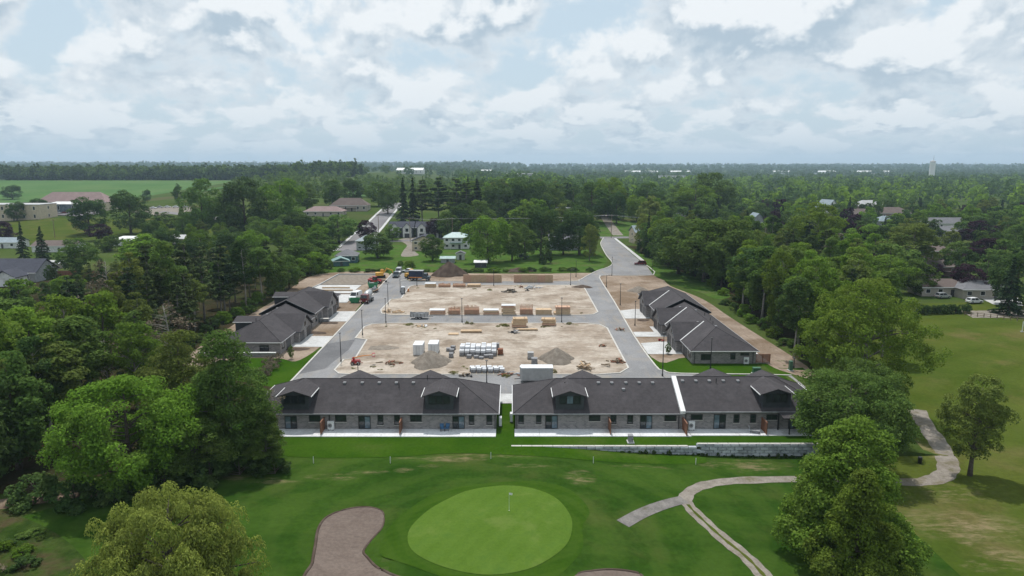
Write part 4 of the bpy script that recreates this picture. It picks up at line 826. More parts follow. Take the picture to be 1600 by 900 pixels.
# ------------------------------------------------------------------ vehicles and machines
def frame_at(x, y, z, rot):
    c, s_ = math.cos(rot), math.sin(rot)
    return lambda a, b, h: (x + a * c - b * s_, y + a * s_ + b * c, z + h)
def wheel(t, Mx, a, b, r, wd, rim=True):
    o = MB().tube([(a, b - wd / 2, r), (a, b + wd / 2, r)], r, 16).map(Mx).build('wheel', 'tyre', t)
    if rim: MB().tube([(a, b - wd / 2 - 0.012, r), (a, b + wd / 2 + 0.012, r)], r * 0.58, 12).map(Mx).build('rim', 'rim', o)
def car(x, y, rot, label, mat, kind='suv', L=4.7, W=1.9, H=1.72, group=None, z=0.05, name=None, detail=True):
    t = thing(name or {'suv': 'parked_car', 'pickup': 'pickup_truck', 'van': 'van', 'sedan': 'parked_car'}[kind], label, {'suv': 'car', 'pickup': 'truck', 'van': 'van', 'sedan': 'car'}[kind], (x, y, z), group)
    Mx = frame_at(x, y, z, rot); h = L / 2; b = H * 0.55
    prof = {'suv': [(-h, 0.35), (h - 0.1, 0.3), (h, 0.5), (h - 0.05, b * 0.86), (h - 1.25, b), (-h + 0.1, b), (-h, b * 0.8)],
            'sedan': [(-h, 0.32), (h - 0.1, 0.28), (h, 0.45), (h - 0.08, b * 0.82), (h - 1.3, b), (-h + 0.6, b), (-h, b * 0.92)],
            'pickup': [(-h, 0.5), (h - 0.1, 0.42), (h, 0.6), (h - 0.05, b * 0.9), (h - 1.3, b), (-h, b)],
            'van': [(-h, 0.35), (h - 0.1, 0.3), (h, 0.5), (h - 0.02, b * 0.8), (h - 0.9, b), (-h, b)]}[kind]
    bd = MB().prism(prof, 'y', -W / 2, W / 2).map(Mx).build('body', mat, t)
    c0, c1, top0, top1 = {'suv': (-h + 0.1, h - 1.25, -h + 0.45, h - 1.95), 'sedan': (-h + 0.65, h - 1.3, -h + 1.35, h - 2.0), 'pickup': (-0.9, h - 1.35, -0.75, h - 2.0), 'van': (-h + 0.02, h - 0.9, -h + 0.08, h - 1.6)}[kind]
    i = 0.17
    m = MB(); m.v = [(c0, -W / 2 + 0.04, b), (c1, -W / 2 + 0.04, b), (c1, W / 2 - 0.04, b), (c0, W / 2 - 0.04, b), (top0, -W / 2 + i, H), (top1, -W / 2 + i, H), (top1, W / 2 - i, H), (top0, W / 2 - i, H)]
    m.f = [(0, 3, 2, 1), (4, 5, 6, 7), (0, 1, 5, 4), (1, 2, 6, 5), (2, 3, 7, 6), (3, 0, 4, 7)]
    V = [Vector(p) for p in m.v]
    m.map(Mx).build('cabin', mat, t)
    def pane(q, name, k0=0.1, k1=0.9, e0=0.15, e1=0.9):
        A_, B_, C_, D_ = [V[j] for j in q]; P = lambda u, v: (A_ + (B_ - A_) * u) + ((D_ + (C_ - D_) * u) - (A_ + (B_ - A_) * u)) * v
        n = (B_ - A_).cross(D_ - A_).normalized() * 0.012
        MB().quad(*[P(u, v) + n for u, v in ((k0, e0), (k1, e0), (k1, e1), (k0, e1))]).map(Mx).build(name, 'car_glass', t, fix=False)
    pane((1, 2, 6, 5), 'windscreen', 0.06, 0.94, 0.08, 0.94); pane((3, 0, 4, 7), 'rear_window')
    if kind == 'van':
        for q in ((0, 1, 5, 4), (2, 3, 7, 6)): pane(q, 'side_window', *((0.72, 0.93) if q[0] == 0 else (0.07, 0.28)))
    else:
        for q in ((0, 1, 5, 4), (2, 3, 7, 6)):
            pane(q, 'side_window', 0.08, 0.48); pane(q, 'side_window', 0.53, 0.92)
    r = 0.36 if kind in ('suv', 'pickup', 'van') else 0.32
    for a in (-h + 0.85, h - 0.9):
        for s_ in (-1, 1): wheel(t, Mx, a, s_ * (W / 2 - 0.1), r, 0.24)
    for s_ in (-1, 1):
        MB().box(h - 0.06, s_ * (W / 2 - 0.45), b * 0.62, h + 0.02, s_ * (W / 2 - 0.08), b * 0.78).map(Mx).build('headlight', 'lamp_glass', t)
        MB().box(-h - 0.015, s_ * (W / 2 - 0.3), b * 0.62, -h + 0.03, s_ * (W / 2 - 0.06), b * 0.85).map(Mx).build('tail_light', 'tail_red', t)
    MB().box(h - 0.08, -W / 2 + 0.08, 0.32, h + 0.05, W / 2 - 0.08, 0.52).map(Mx).build('bumper', 'paint_black', t)
    if kind == 'pickup':
        MB().box(-h + 0.08, -W / 2 + 0.1, b - 0.02, -1.0, W / 2 - 0.1, b + 0.006).map(Mx).build('load_bed', 'paint_black', t)
    return t
x, y = G(1000.5, 414); car(x, y, math.pi * 0.98, 'dark maroon SUV parked at the dead end beside the pale sidewalk', 'paint_maroon', 'suv', 4.8)
x, y = G(619, 433); car(x, y, -math.pi / 2 + 0.06, 'dark slate pickup truck parked head-on where the street ends at the meadow', 'paint_slate', 'pickup', 5.6, 2.05, 2.0)
x, y = G(623, 427.5); car(x, y, -math.pi / 2, 'silver van parked behind the dark slate pickup', 'paint_silver', 'van', 5.2, 2.0, 2.15)
x, y = G(556, 468); car(x, y, -math.pi / 2 - 0.2, 'white work van with dark windscreen behind the green skip', 'paint_white', 'van', 5.6, 2.1, 2.4)
x, y = G(637.5, 425.5); car(x, y, math.pi * 0.9, 'small white car at the end of the street by the dump truck', 'paint_white', 'sedan', 4.5, 1.8, 1.45)
def skip_bin(px, py, mat, rot, label, L=3.6, W=2.0, H=1.3, load=None):
    x, y = G(px, py); Mx = frame_at(x, y, 0.1, rot); t = thing('skip_bin', label, 'skip', (x, y, 0.1)); h, k = L / 2, W / 2
    m = MB()
    for a in (-1, 1):
        m.prism([(-h + 0.45, 0.1), (h - 0.45, 0.1), (h, H), (-h, H)], 'y', a * k - 0.04, a * k + 0.04)
    m.prism([(h - 0.45, 0.1), (h, H), (h - 0.08, H), (h - 0.53, 0.1)], 'y', -k + 0.04, k - 0.04); m.prism([(-h + 0.45, 0.1), (-h, H), (-h + 0.08, H), (-h + 0.53, 0.1)], 'y', -k + 0.04, k - 0.04)
    m.box(-h + 0.45, -k, 0.02, h - 0.45, k, 0.1); m.map(Mx).build('hull', mat, t)
    r = MB()
    for a in (-h * 0.55, 0, h * 0.55):
        for b in (-1, 1): r.box(a - 0.05, b * (k + 0.04), 0.1, a + 0.05, b * (k + 0.11), H)
    r.map(Mx).build('rib', mat, t)
    if load:
        m = MB(); rn = random.Random(int(px))
        for i in range(14): 
            a, b = rn.uniform(-h * .7, h * .7), rn.uniform(-k * .7, k * .7); z0 = H * 0.6; m.box(a - .5, b - .3, z0, a + rn.uniform(.1, .5), b + rn.uniform(0, .3), z0 + rn.uniform(.3, .8), 0.05)
        m.map(Mx).build('rubble_load', load, t)
skip_bin(555, 473, 'bin_green', 0.0, 'bright green skip standing in front of the white work van', 3.0, 1.8, 1.3)
skip_bin(583, 449.5, 'bin_green', 0.15, 'green skip parked behind the flatbed trailer beside the red telehandler', 3.4, 2.0, 1.6, 'trailer_grey')
# flatbed with load
def flatbed(px, py, rot, label, L=4.6, W=2.1, mats=('weathered_wood', 'rust'), side=0.0, load=True, name='flatbed_trailer'):
    x, y = G(px, py); Mx = frame_at(x, y, 0.06, rot); t = thing(name, label, 'trailer', (x, y, 0.06)); h, k = L / 2, W / 2
    MB().box(-h, -k, 0.62, h, k, 0.78).map(Mx).build('deck', mats[0], t)
    MB().prism([(-0.12, 0.55), (0.12, 0.55), (0.05, 0.65), (-0.05, 0.65)], 'x', h, h + 1.3).map(Mx).build('drawbar', 'dark_metal', t)
    if side:
        for b in (-1, 1):
            o = MB().box(-h, b * k - 0.03, 0.781, h, b * k + 0.03, 0.78 + side).map(Mx).build('side_panel', mats[1], t)
            for j in range(6): MB().box(-h + j * L / 5 - 0.04, b * (k + 0.03), 0.7, -h + j * L / 5 + 0.04, b * (k + 0.09), 0.82 + side).map(Mx).build('stake', 'dark_metal', o)
        MB().box(-h - 0.03, -k, 0.78, -h + 0.03, k, 0.78 + side * 1.5).map(Mx).build('ramp_gate', 'galvanised', t)
    for a in (-0.65, 0.25):
        for b in (-1, 1):
            wheel(t, Mx, a, b * (k + 0.13), 0.36, 0.22)
            MB().prism([(a - 0.45, 0.72), (a + 0.45, 0.72), (a + 0.33, 0.86), (a - 0.33, 0.86)], 'y', b * (k + 0.02), b * (k + 0.27)).map(Mx).build('mudguard', mats[1], t)
    if load:
        m = MB(); rn = random.Random(int(px))
        for i in range(16):
            a, b = rn.uniform(-h * .8, h * .6), rn.uniform(-k * .8, k * .6); m.box(a, b, 0.781, a + rn.uniform(.3, 1.1), b + rn.uniform(.15, .5), 0.78 + rn.uniform(.15, .9), 0.02)
        m.map(Mx).build('load', 'galvanised', t)
flatbed(584, 456.5, 1.35, 'brown flatbed trailer loaded with scrap in front of a green skip', 4.4, 2.2)
flatbed(655.5, 498, 0.0, 'grey tandem-axle utility trailer with side panels standing on the cross street', 4.6, 2.0, ('galvanised', 'trailer_grey'), 0.75, True, 'utility_trailer')
# grey concrete mixer truck, head-on
x, y = G(574, 472); Mx = frame_at(x, y, 0.06, -math.pi / 2 - 0.1); t = thing('mixer_truck', 'grey and maroon mixer truck parked between the green skip and the street', 'truck', (x, y, 0.06))
MB().box(-3.2, -1.05, 0.7, 2.2, 1.05, 0.95).map(Mx).build('chassis', 'paint_black', t)
MB().prism([(1.3, 0.6), (3.2, 0.6), (3.25, 1.6), (2.9, 2.6), (1.3, 2.7)], 'y', -1.05, 1.05).map(Mx).build('cab', 'paint_maroon', t)
MB().quad((3.262, -0.9, 1.66), (3.262, 0.9, 1.66), (2.94, 0.85, 2.5), (2.94, -0.85, 2.5)).map(Mx).build('windscreen', 'car_glass', t, fix=False)
MB().tube([(-3.1, 0, 2.5), (-2.4, 0, 2.45), (-1.0, 0, 2.2), (0.6, 0, 1.95), (1.1, 0, 1.9)], [0.55, 0.95, 1.2, 1.0, 0.6], 16).map(Mx).build('drum', 'paint_silver', t, smooth=True)
MB().prism([(-3.6, 2.6), (-2.9, 2.9), (-2.9, 3.3), (-3.6, 3.3)], 'y', -0.4, 0.4).map(Mx).build('hopper', 'galvanised', t)
for a in (-2.4, -1.3, 2.3):
    for b in (-0.95, 0.95): wheel(t, Mx, a, b, 0.5, 0.32)
for b in (-0.75, 0.75): MB().box(3.2, b - 0.18, 0.75, 3.28, b + 0.18, 0.98).map(Mx).build('headlight', 'lamp_glass', t)
# red telehandler
def telehandler(px, py, rot, label, mat='paint_red', ext=1.6):
    x, y = G(px, py); Mx = frame_at(x, y, 0.08, rot); t = thing('telehandler', label, 'telehandler', (x, y, 0.08))
    MB().prism([(-2.3, 0.6), (2.0, 0.6), (2.2, 1.0), (1.6, 1.25), (-1.4, 1.3), (-2.4, 1.5)], 'y', -0.85, 0.85).map(Mx).build('chassis', mat, t)
    cb = MB().prism([(-0.6, 1.2), (0.9, 1.2), (0.7, 2.35), (-0.5, 2.4)], 'y', -1.0, -0.15).map(Mx).build('cab', 'paint_black', t)
    MB().box(-0.4, -1.02, 1.45, 0.6, -1.005, 2.2).map(Mx).build('window', 'car_glass', cb); MB().box(-0.7, -1.05, 2.36, 0.85, -0.1, 2.48).map(Mx).build('cab_roof', mat, cb)
    bm_ = MB().tube([(-2.2, 0.35, 1.75), (2.2, 0.35, 1.25)], [0.24, 0.2], 4).map(Mx).build('boom', mat, t); MB().tube([(2.1, 0.35, 1.26), (2.2 + ext, 0.35, 0.9)], 0.15, 4).map(Mx).build('inner_boom', 'paint_black', bm_)
    k = 2.2 + ext; MB().box(k - 0.05, -0.4, 0.5, k + 0.08, 1.0, 1.1).map(Mx).build('carriage', 'paint_black', t)
    for b in (0.0, 0.7): MB().box(k + 0.05, b - 0.07, 0.48, k + 1.2, b + 0.07, 0.55).map(Mx).build('fork', 'dark_metal', t)
    for a in (-1.6, 1.5):
        for b in (-0.95, 0.95): wheel(t, Mx, a, b, 0.6, 0.42)
telehandler(586.5, 443, -0.25, 'red telehandler with folded boom parked behind the green skip')
# small red boom machine near the ridge of the row
x, y = G(556, 570); Mx = frame_at(x, y, 0.1, 0.1); t = thing('boom_lift', 'red towable boom lift with raised thin arm on the dirt plot', 'boom lift', (x, y, 0.1))
MB().box(-0.9, -0.6, 0.35, 0.9, 0.6, 0.95, 0.08).map(Mx).build('base', 'paint_red', t)
for a, b in ((-0.6, -0.7), (-0.6, 0.7), (0.6, -0.7), (0.6, 0.7)): wheel(t, Mx, a, b, 0.34, 0.22)
MB().tube([(-0.3, 0, 0.9), (-0.5, 0, 1.5)], 0.22, 8).map(Mx).build('turret', 'paint_red', t)
MB().tube([(-0.7, 0, 1.35), (1.4, 0, 1.75), (3.4, 0, 1.9)], [0.13, 0.11, 0.08], 6).map(Mx).build('boom', 'paint_orange', t)
MB().box(3.3, -0.35, 1.5, 3.9, 0.35, 1.56).box(3.3, -0.35, 2.2, 3.9, 0.35, 2.24).box(3.3, -0.35, 1.56, 3.34, -0.31, 2.2).box(3.86, 0.31, 1.56, 3.9, 0.35, 2.2).map(Mx).build('basket', 'paint_red', t)
for a in (-1.3, 1.3): MB().tube([(a * 0.6, 0, 0.6), (a, 0.9, 0.0)], 0.06, 5).map(Mx).build('outrigger', 'paint_red', t)
# yellow excavator
x, y = G(595, 434); Mx = frame_at(x, y, 0.08, 0.2); t = thing('excavator', 'yellow tracked excavator with lowered arm on brown dirt by the pickup', 'excavator', (x, y, 0.08))
for b in (-1, 1):
    MB().prism([(-1.7, 0.15), (-1.5, 0.0), (1.5, 0.0), (1.7, 0.15), (1.7, 0.55), (1.5, 0.75), (-1.5, 0.75), (-1.7, 0.55)], 'y', b * 1.1 - 0.25, b * 1.1 + 0.25).map(Mx).build('track', 'tyre', t)
MB().box(-1.9, -1.2, 0.85, 1.0, 1.2, 1.9, 0.1).map(Mx).build('house', 'paint_yellow', t)
cb = MB().box(-0.1, 0.2, 1.9, 1.2, 1.15, 2.9, 0.1).map(Mx).build('cab', 'paint_yellow', t); MB().box(1.12, 0.35, 2.0, 1.16, 1.0, 2.75).map(Mx).build('window', 'car_glass', cb)
MB().tube([(0.9, -0.3, 1.5), (2.2, -0.3, 3.3), (4.0, -0.3, 2.6)], [0.3, 0.34, 0.22], 4).map(Mx).build('boom', 'paint_yellow', t)
MB().tube([(3.9, -0.3, 2.9), (4.8, -0.3, 0.8)], [0.24, 0.16], 4).map(Mx).build('arm', 'paint_yellow', t)
MB().prism([(4.5, 0.9), (5.0, 0.9), (5.1, 0.3), (4.6, 0.02), (4.1, 0.25)], 'y', -0.75, 0.15).map(Mx).build('bucket', 'dark_metal', t)
# dump truck with navy box and orange wheel loader
x, y = G(656, 438.5); Mx = frame_at(x, y, 0.06, -0.12); t = thing('dump_truck', 'dump truck with tall navy box and orange skirts beside the soil heap', 'truck', (x, y, 0.06))
MB().box(-3.4, -1.1, 0.75, 3.2, 1.1, 1.05).map(Mx).build('chassis', 'paint_black', t)
MB().prism([(-3.5, 1.2), (1.2, 1.2), (1.3, 3.5), (-3.7, 3.5)], 'y', -1.2, 1.2).map(Mx).build('dump_box', 'paint_navy', t)
MB().box(-3.4, -1.26, 1.06, 1.1, 1.26, 1.4).map(Mx).build('skirt', 'paint_orange', t)
MB().box(-3.7, -1.23, 3.5, 1.35, 1.23, 3.6).map(Mx).build('tarp', 'grey_siding', t)
cb = MB().prism([(1.5, 0.75), (3.7, 0.75), (3.75, 1.5), (2.9, 1.7), (2.6, 2.6), (1.5, 2.65)], 'y', -1.1, 1.1).map(Mx).build('cab', 'paint_slate', t)
MB().quad((2.89, -0.95, 1.78), (2.89, 0.95, 1.78), (2.65, 0.9, 2.5), (2.65, -0.9, 2.5)).map(Mx).build('windscreen', 'car_glass', cb, fix=False)
MB().box(1.7, -1.12, 1.75, 2.5, -1.105, 2.4).map(Mx).build('side_window', 'car_glass', cb); MB().tube([(1.4, -0.95, 1.0), (1.4, -0.95, 3.3)], 0.08, 6).map(Mx).build('exhaust', 'galvanised', t)
for a in (-2.6, -1.4, 2.9):
    for b in (-0.98, 0.98): wheel(t, Mx, a, b, 0.52, 0.35)
MB().tube([(-0.3, -1.25, 0.75), (1.1, -1.25, 0.75)], 0.28, 10).map(Mx).build('fuel_tank', 'galvanised', t)
x, y = G(641, 437.0); Mx = frame_at(x, y + 3.2, 0.06, 0.6); t = thing('wheel_loader', 'orange wheel loader standing behind the navy dump truck', 'loader', (x, y + 3.2, 0.06))
MB().box(-2.4, -0.9, 0.8, 0.2, 0.9, 1.9, 0.1).map(Mx).build('body', 'paint_yellow', t)
cb = MB().box(-0.6, -0.7, 1.9, 0.6, 0.7, 3.1, 0.1).map(Mx).build('cab', 'paint_black', t); MB().box(-0.7, -0.75, 3.1, 0.65, 0.75, 3.22).map(Mx).build('cab_roof', 'paint_yellow', cb)
for b in (-0.6, 0.6): MB().tube([(0.4, b, 1.6), (1.8, b, 1.5), (2.8, b, 0.6)], 0.14, 5).map(Mx).build('lift_arm', 'paint_yellow', t)
MB().prism([(2.7, 0.15), (3.9, 0.05), (3.4, 0.5), (3.1, 1.2), (2.8, 1.1)], 'y', -1.25, 1.25).map(Mx).build('bucket', 'paint_orange', t)
MB().box(0.2, -0.6, 0.7, 1.6, 0.6, 1.3, 0.05).map(Mx).build('front_frame', 'paint_yellow', t)
for a in (-1.5, 1.2):
    for b in (-1.0, 1.0): wheel(t, Mx, a, b, 0.7, 0.5)
# portable toilet
x, y = G(630, 459.5); t = thing('portable_toilet', 'grey portable toilet with white roof standing at the kerb of the far plot', 'toilet', (x, y, 0.05)); z = 0.05
MB().box(x - 0.62, y - 0.62, z, x + 0.62, y + 0.62, z + 0.15).build('skid', 'paint_black', t)
MB().box(x - 0.58, y - 0.58, z + 0.15, x + 0.58, y + 0.58, z + 2.15).build('cabin', 'paint_slate', t)
d = MB().box(x - 0.42, y - 0.62, z + 0.22, x + 0.42, y - 0.582, z + 2.05).build('door', 'grey_siding', t); MB().box(x + 0.28, y - 0.66, z + 1.0, x + 0.34, y - 0.621, z + 1.2).build('handle', 'paint_black', d)
MB().box(x - 0.64, y - 0.64, z + 2.15, x + 0.64, y + 0.64, z + 2.4, 0.14).build('roof', 'plastic_white', t); MB().tube([(x + 0.3, y + 0.3, z + 2.3), (x + 0.3, y + 0.3, z + 2.6)], 0.06, 6).build('vent_pipe', 'paint_black', t)
x, y = G(638, 456); t = thing('traffic_barrel', 'dark orange traffic barrel beside the portable toilet', 'barrel', (x, y, 0.1)); MB().tube([(x, y, 0.1), (x, y, 1.0)], [0.32, 0.24], 12).build('barrel', 'paint_orange', t); MB().tube([(x, y, 0.1), (x, y, 0.18)], 0.42, 12).build('rubber_base', 'tyre', t)
# storage containers and site trailer
def container(px, py, label, w_=2.0, dp=3.6, h=2.15):
    x, y = G(px, py); z = 0.16; t = thing('storage_container', label, 'container', (x, y + dp / 2, z), 'white storage containers')
    MB().box(x - w_ / 2, y, z, x + w_ / 2, y + dp, z + h).build('shell', 'container_white', t)
    for k in range(9):
        yy = y + 0.3 + k * (dp - 0.6) / 8
        for s_ in (-1, 1): MB().box(x + s_ * w_ / 2, yy - 0.1, z + 0.1, x + s_ * (w_ / 2 + 0.04), yy + 0.1, z + h - 0.1).build('rib', 'container_white', t)
    for s_ in (-1, 1):
        o = MB().box(x + s_ * 0.03, y - 0.05, z + 0.1, x + s_ * (w_ / 2 - 0.06), y - 0.003, z + h - 0.1).build('door', 'container_white', t)
        MB().tube([(x + s_ * 0.3, y - 0.08, z + 0.15), (x + s_ * 0.3, y - 0.08, z + h - 0.15)], 0.03, 5).build('locking_bar', 'galvanised', o)
    MB().box(x - w_ / 2 - 0.03, y - 0.06, z + h + 0.001, x + w_ / 2 + 0.03, y + dp, z + h + 0.07).build('roof', 'container_white', t)
    MB().box(x - w_ / 2, y + 0.1, 0.06, x + w_ / 2, y + 0.3, z - 0.001).box(x - w_ / 2, y + dp - 0.3, 0.06, x + w_ / 2, y + dp - 0.1, z - 0.001).build('skid', 'weathered_wood', t)
container(653, 556, 'white steel storage container with double doors, standing clear of the gravel heap'); container(676.5, 554.5, 'white steel storage container partly hidden behind the gravel heap')
x, y = G(839, 596.5); z = 0.12; t = thing('site_trailer', 'long grey enclosed site trailer with white roof behind the bungalow roofs', 'trailer', (x, y, z))
MB().prism([(x - 2.9, y - 1.1), (x + 2.9, y - 1.1), (x + 2.9, y + 1.1), (x - 2.9, y + 1.1), (x - 3.2, y)], 'z', z + 0.45, z + 2.75).build('body', 'trailer_grey', t)
MB().prism([(x - 2.95, y - 1.15), (x + 2.95, y - 1.15), (x + 2.95, y + 1.15), (x - 2.95, y + 1.15), (x - 3.26, y)], 'z', z + 2.751, z + 2.9).build('roof', 'container_white', t)
for k in range(7): MB().box(x - 2.5 + k * 0.83, y - 1.115, z + 0.5, x - 2.46 + k * 0.83, y - 1.101, z + 2.7).build('seam', 'galvanised', t)
MI = frame_at(x, y, 0.1, 0)
for a in (-0.3, 0.6):
    for b in (-0.95, 0.95): wheel(t, MI, a, b, 0.38, 0.22)
MB().box(x + 2.901, y - 0.5, z + 0.6, x + 2.94, y + 0.5, z + 2.4).build('door', 'container_white', t)
MB().tube([(x - 3.1, y, z + 0.5), (x - 4.2, y, z + 0.45)], 0.08, 6).build('drawbar', 'dark_metal', t)
# pallets of wrapped bricks
def pallet_proto(name, label, group, w_, h, wrap, cube, seed):
    t = thing(name, label, 'pallet', (0, 0, 0), group); rn = random.Random(seed)
    m = MB()
    for k in range(3): m.box(-w_ / 2 + k * (w_ / 2 - 0.05), -w_ / 2, 0, -w_ / 2 + k * (w_ / 2 - 0.05) + 0.1, w_ / 2, 0.1)
    for k in range(5): m.box(-w_ / 2, -w_ / 2 + k * (w_ - 0.12) / 4, 0.101, w_ / 2, -w_ / 2 + k * (w_ - 0.12) / 4 + 0.12, 0.13)
    m.build('pallet', 'weathered_wood', t)
    c = MB()
    n = 4
    for k in range(n): c.box(-w_ / 2 + 0.05, -w_ / 2 + 0.05, 0.131 + k * (h - 0.2) / n, w_ / 2 - 0.05, w_ / 2 - 0.05, 0.131 + (k + 1) * (h - 0.2) / n - 0.02)
    c.build('brick_cube', cube, t)
    m = MB().box(-w_ / 2 + 0.02, -w_ / 2 + 0.02, h * 0.66, w_ / 2 - 0.02, w_ / 2 - 0.02, h + 0.02, 0.03)
    if wrap: m.build('plastic_hood', wrap, t)
    return t
pa = pallet_proto('brick_pallet', 'white-hooded pallet of grey bricks in the big block stacked on the dirt plot', 'white-hooded brick pallets in one block', 1.06, 1.25, 'wrap_white', 'brick_cube', 1)
rn = random.Random(4); first = True
x0, y0 = G(717, 557.5)
for j in range(4):
    for i in range(7):
        o = pa if first else copy_tree(pa); first = False
        o.location = (x0 + 0.6 + i * 1.13 + rn.uniform(-.02, .02), y0 + 0.6 + j * 1.18 + rn.uniform(-.04, .04), 0.1); o.scale.z = rn.uniform(0.93, 1.08) * (1.35 if j > 0 else 1.0)
pb = pallet_proto('block_pallet', 'low white-wrapped pallet of blocks in the double row behind the roof valley', 'low white-wrapped pallets in a double row', 1.0, 0.95, 'wrap_white', 'brick_cube', 2)
first = True; x0, y0 = G(735, 586)
for j in range(2):
    for i in range(6):
        o = pb if first else copy_tree(pb); first = False
        o.location = (x0 + 0.5 + i * 1.12 - j * 0.3, y0 + 1.2 + j * 1.3 + rn.uniform(-.06, .06), 0.1); o.scale.z = rn.uniform(0.95, 1.1)
pc = pallet_proto('stone_pallet', 'unwrapped pallet of dark bricks beside the block of white-hooded pallets', 'loose pallets around the brick block', 1.0, 1.0, None, 'brick_cube', 3)
first = True
for px, py, k in ((705, 559, 1.0), (706, 552, 0.9), (708, 547, 0.9), (701, 549, 0.7), (733, 560, 0.7), (744, 560, 0.55), (752, 561, 0.45), (767, 560, 0.8), (760, 559, 0.6)):
    o = pc if first else copy_tree(pc); first = False; x, y = G(px, py); o.location = (x, y, 0.1); o.scale = (1.05, 1.05, k * 1.05); o.rotation_euler.z = rn.uniform(-.2, .2)
for px, py, sc, mat, lb in ((782, 554.5, 1.25, 'rust', 'rust-coloured pallet of bricks standing apart from the white-hooded block'), (776, 546, 1.3, 'brick_cube', 'dark pallet of bricks at the back corner of the white-hooded block'), (829, 561, 1.4, 'trailer_grey', 'tall grey pallet of blocks behind the site trailer'), (835, 570, 1.35, 'brick_cube', 'squat grey pallet of blocks right behind the site trailer')):
    o = pallet_proto('stone_pallet', lb, None, 1.0, 1.1, None, mat, 5); x, y = G(px, py); o.location = (x, y, 0.1); o.scale = (sc, sc, sc)
# lumber
def lumber_stack(px, py, wpx, hpx, style, label, group=None, seed=0, dy=0.0, rot=0.0, dp=2.4):
    x, y = G(px, py); y += dy; k = mpp(y); w_, h = wpx * k, hpx * k * 0.93; z = 0.10; rn = random.Random(seed)
    t = thing('lumber_stack', label, 'lumber', (x, y + dp / 2, z), group); Mx = frame_at(x, y + dp / 2, z, rot)
    for a in (-0.35, 0.35): MB().box(a * w_ - 0.06, -dp / 2, 0, a * w_ + 0.06, dp / 2, 0.12).map(Mx).build('bearer', 'weathered_wood', t)
    if style == 'truss':       # upright bundled trusses, ragged top
        n = max(5, int(w_ / 0.34))
        for i in range(n):
            a = -w_ / 2 + (i + 0.5) * w_ / n; hh = h * rn.uniform(0.85, 1.1); m = MB()
            for q in np.linspace(-dp / 2 + 0.1, dp / 2 - 0.1, 5): m.box(a - 0.06, q - 0.05, 0.12, a + 0.06, q + 0.05, hh * (1 - 0.25 * abs(q) / dp))
            m.box(a - 0.055, -dp / 2, 0.13, a + 0.055, dp / 2, 0.24); m.box(a - 0.055, -dp / 2, h * 0.5, a + 0.055, dp / 2, h * 0.5 + 0.12)
            m.map(Mx).build('truss', rn.choice(['lumber', 'lumber_pink', 'lumber_pink']), t)
        MB().box(-w_ / 2 + 0.05, -dp / 2 + 0.25, 0.121, w_ / 2 - 0.05, dp / 2 - 0.25, h * 0.6).map(Mx).build('bundle', 'lumber_pink', t)
        for q in (0.2, 0.55, 0.85):
            MB().box(-w_ / 2, -dp / 2 - 0.05, h * q, w_ / 2, -dp / 2 - 0.002, h * q + 0.11).map(Mx).build('batten', 'lumber_pink', t)
    elif style == 'bundle':    # wrapped bundles on top of each other
        n = max(2, int(h / 0.55)); hh = (h - 0.12) / n
        for i in range(n):
            s_ = rn.uniform(0.9, 1.0); o_ = rn.uniform(-.05, .05) * w_
            MB().box(-w_ / 2 * s_ + o_, -dp / 2, 0.121 + i * hh, w_ / 2 * s_ + o_, dp / 2, 0.12 + (i + 0.86) * hh, 0.02).map(Mx).build('bundle', rn.choice(['lumber', 'lumber_pink', 'plywood']), t)
            for a in (-0.3, 0.3): MB().box(a * w_ - 0.05, -dp / 2, 0.121 + (i + 0.865) * hh, a * w_ + 0.05, dp / 2, 0.119 + (i + 1) * hh).map(Mx).build('spacer', 'weathered_wood', t)
    else:                      # loose flat boards
        n = max(3, int(h / 0.14))
        for i in range(n):
            for j in range(3):
                MB().box(-w_ / 2 * rn.uniform(.85, 1), -dp / 2 + j * dp / 3 + 0.02, 0.121 + i * (h - .12) / n, w_ / 2 * rn.uniform(.85, 1), -dp / 2 + (j + 1) * dp / 3 - 0.02, 0.12 + (i + 0.9) * (h - .12) / n).map(Mx).build('board', rn.choice(['lumber', 'plywood', 'lumber']), t)
    if style in ('bundle',) and seed % 2 == 0:
        MB().box(-w_ / 2 * 1.01, -dp / 2 - 0.02, h + 0.001, w_ / 2 * 1.01, dp / 2 + 0.02, h + 0.04).map(Mx).build('cover_sheet', 'wrap_white', t)
g1 = 'lumber stacks along the cross street'
TL = 'bundle of upright pinkish roof trusses in the line of lumber along the cross street'; FL = 'low stack of lumber under a pale sheet in the line along the cross street'
for i, (px, wp, hp, st, lb) in enumerate(((682, 24, 8, 'bundle', FL), (709, 19, 13, 'truss', TL), (736.5, 24, 15, 'truss', TL), (767, 24, 8, 'bundle', FL), (794.5, 22, 16, 'bundle', 'tallest white-covered stack of lumber bundles in the line along the cross street'),
                                  (822.5, 21, 16, 'truss', TL), (850, 26, 9, 'boards', 'low pile of loose pale boards in the line of lumber along the cross street'), (879.5, 25, 14, 'bundle', 'square brown stack of lumber bundles ending the line along the cross street'))):
    lumber_stack(px, 494, wp, hp, st, lb, g1, 2 * i if st == 'bundle' and i != 7 else 2 * i + 1, 1.0)
for i, (px, wp, hp, st, lb) in enumerate(((672.5, 17, 6, 'bundle', 'pale covered lumber stack next to the dump truck'), (694.5, 19, 6, 'truss', 'low bundle of trusses in front of the soil heap'), (717.5, 20, 6, 'truss', 'low bundle of trusses in front of the upright wall panels'), (740.5, 22, 4.5, 'boards', 'flat pile of boards on the near side of the upright wall panels'))):
    lumber_stack(px, 448.5, wp, hp, st, lb, None, 20 + i, -1.0)
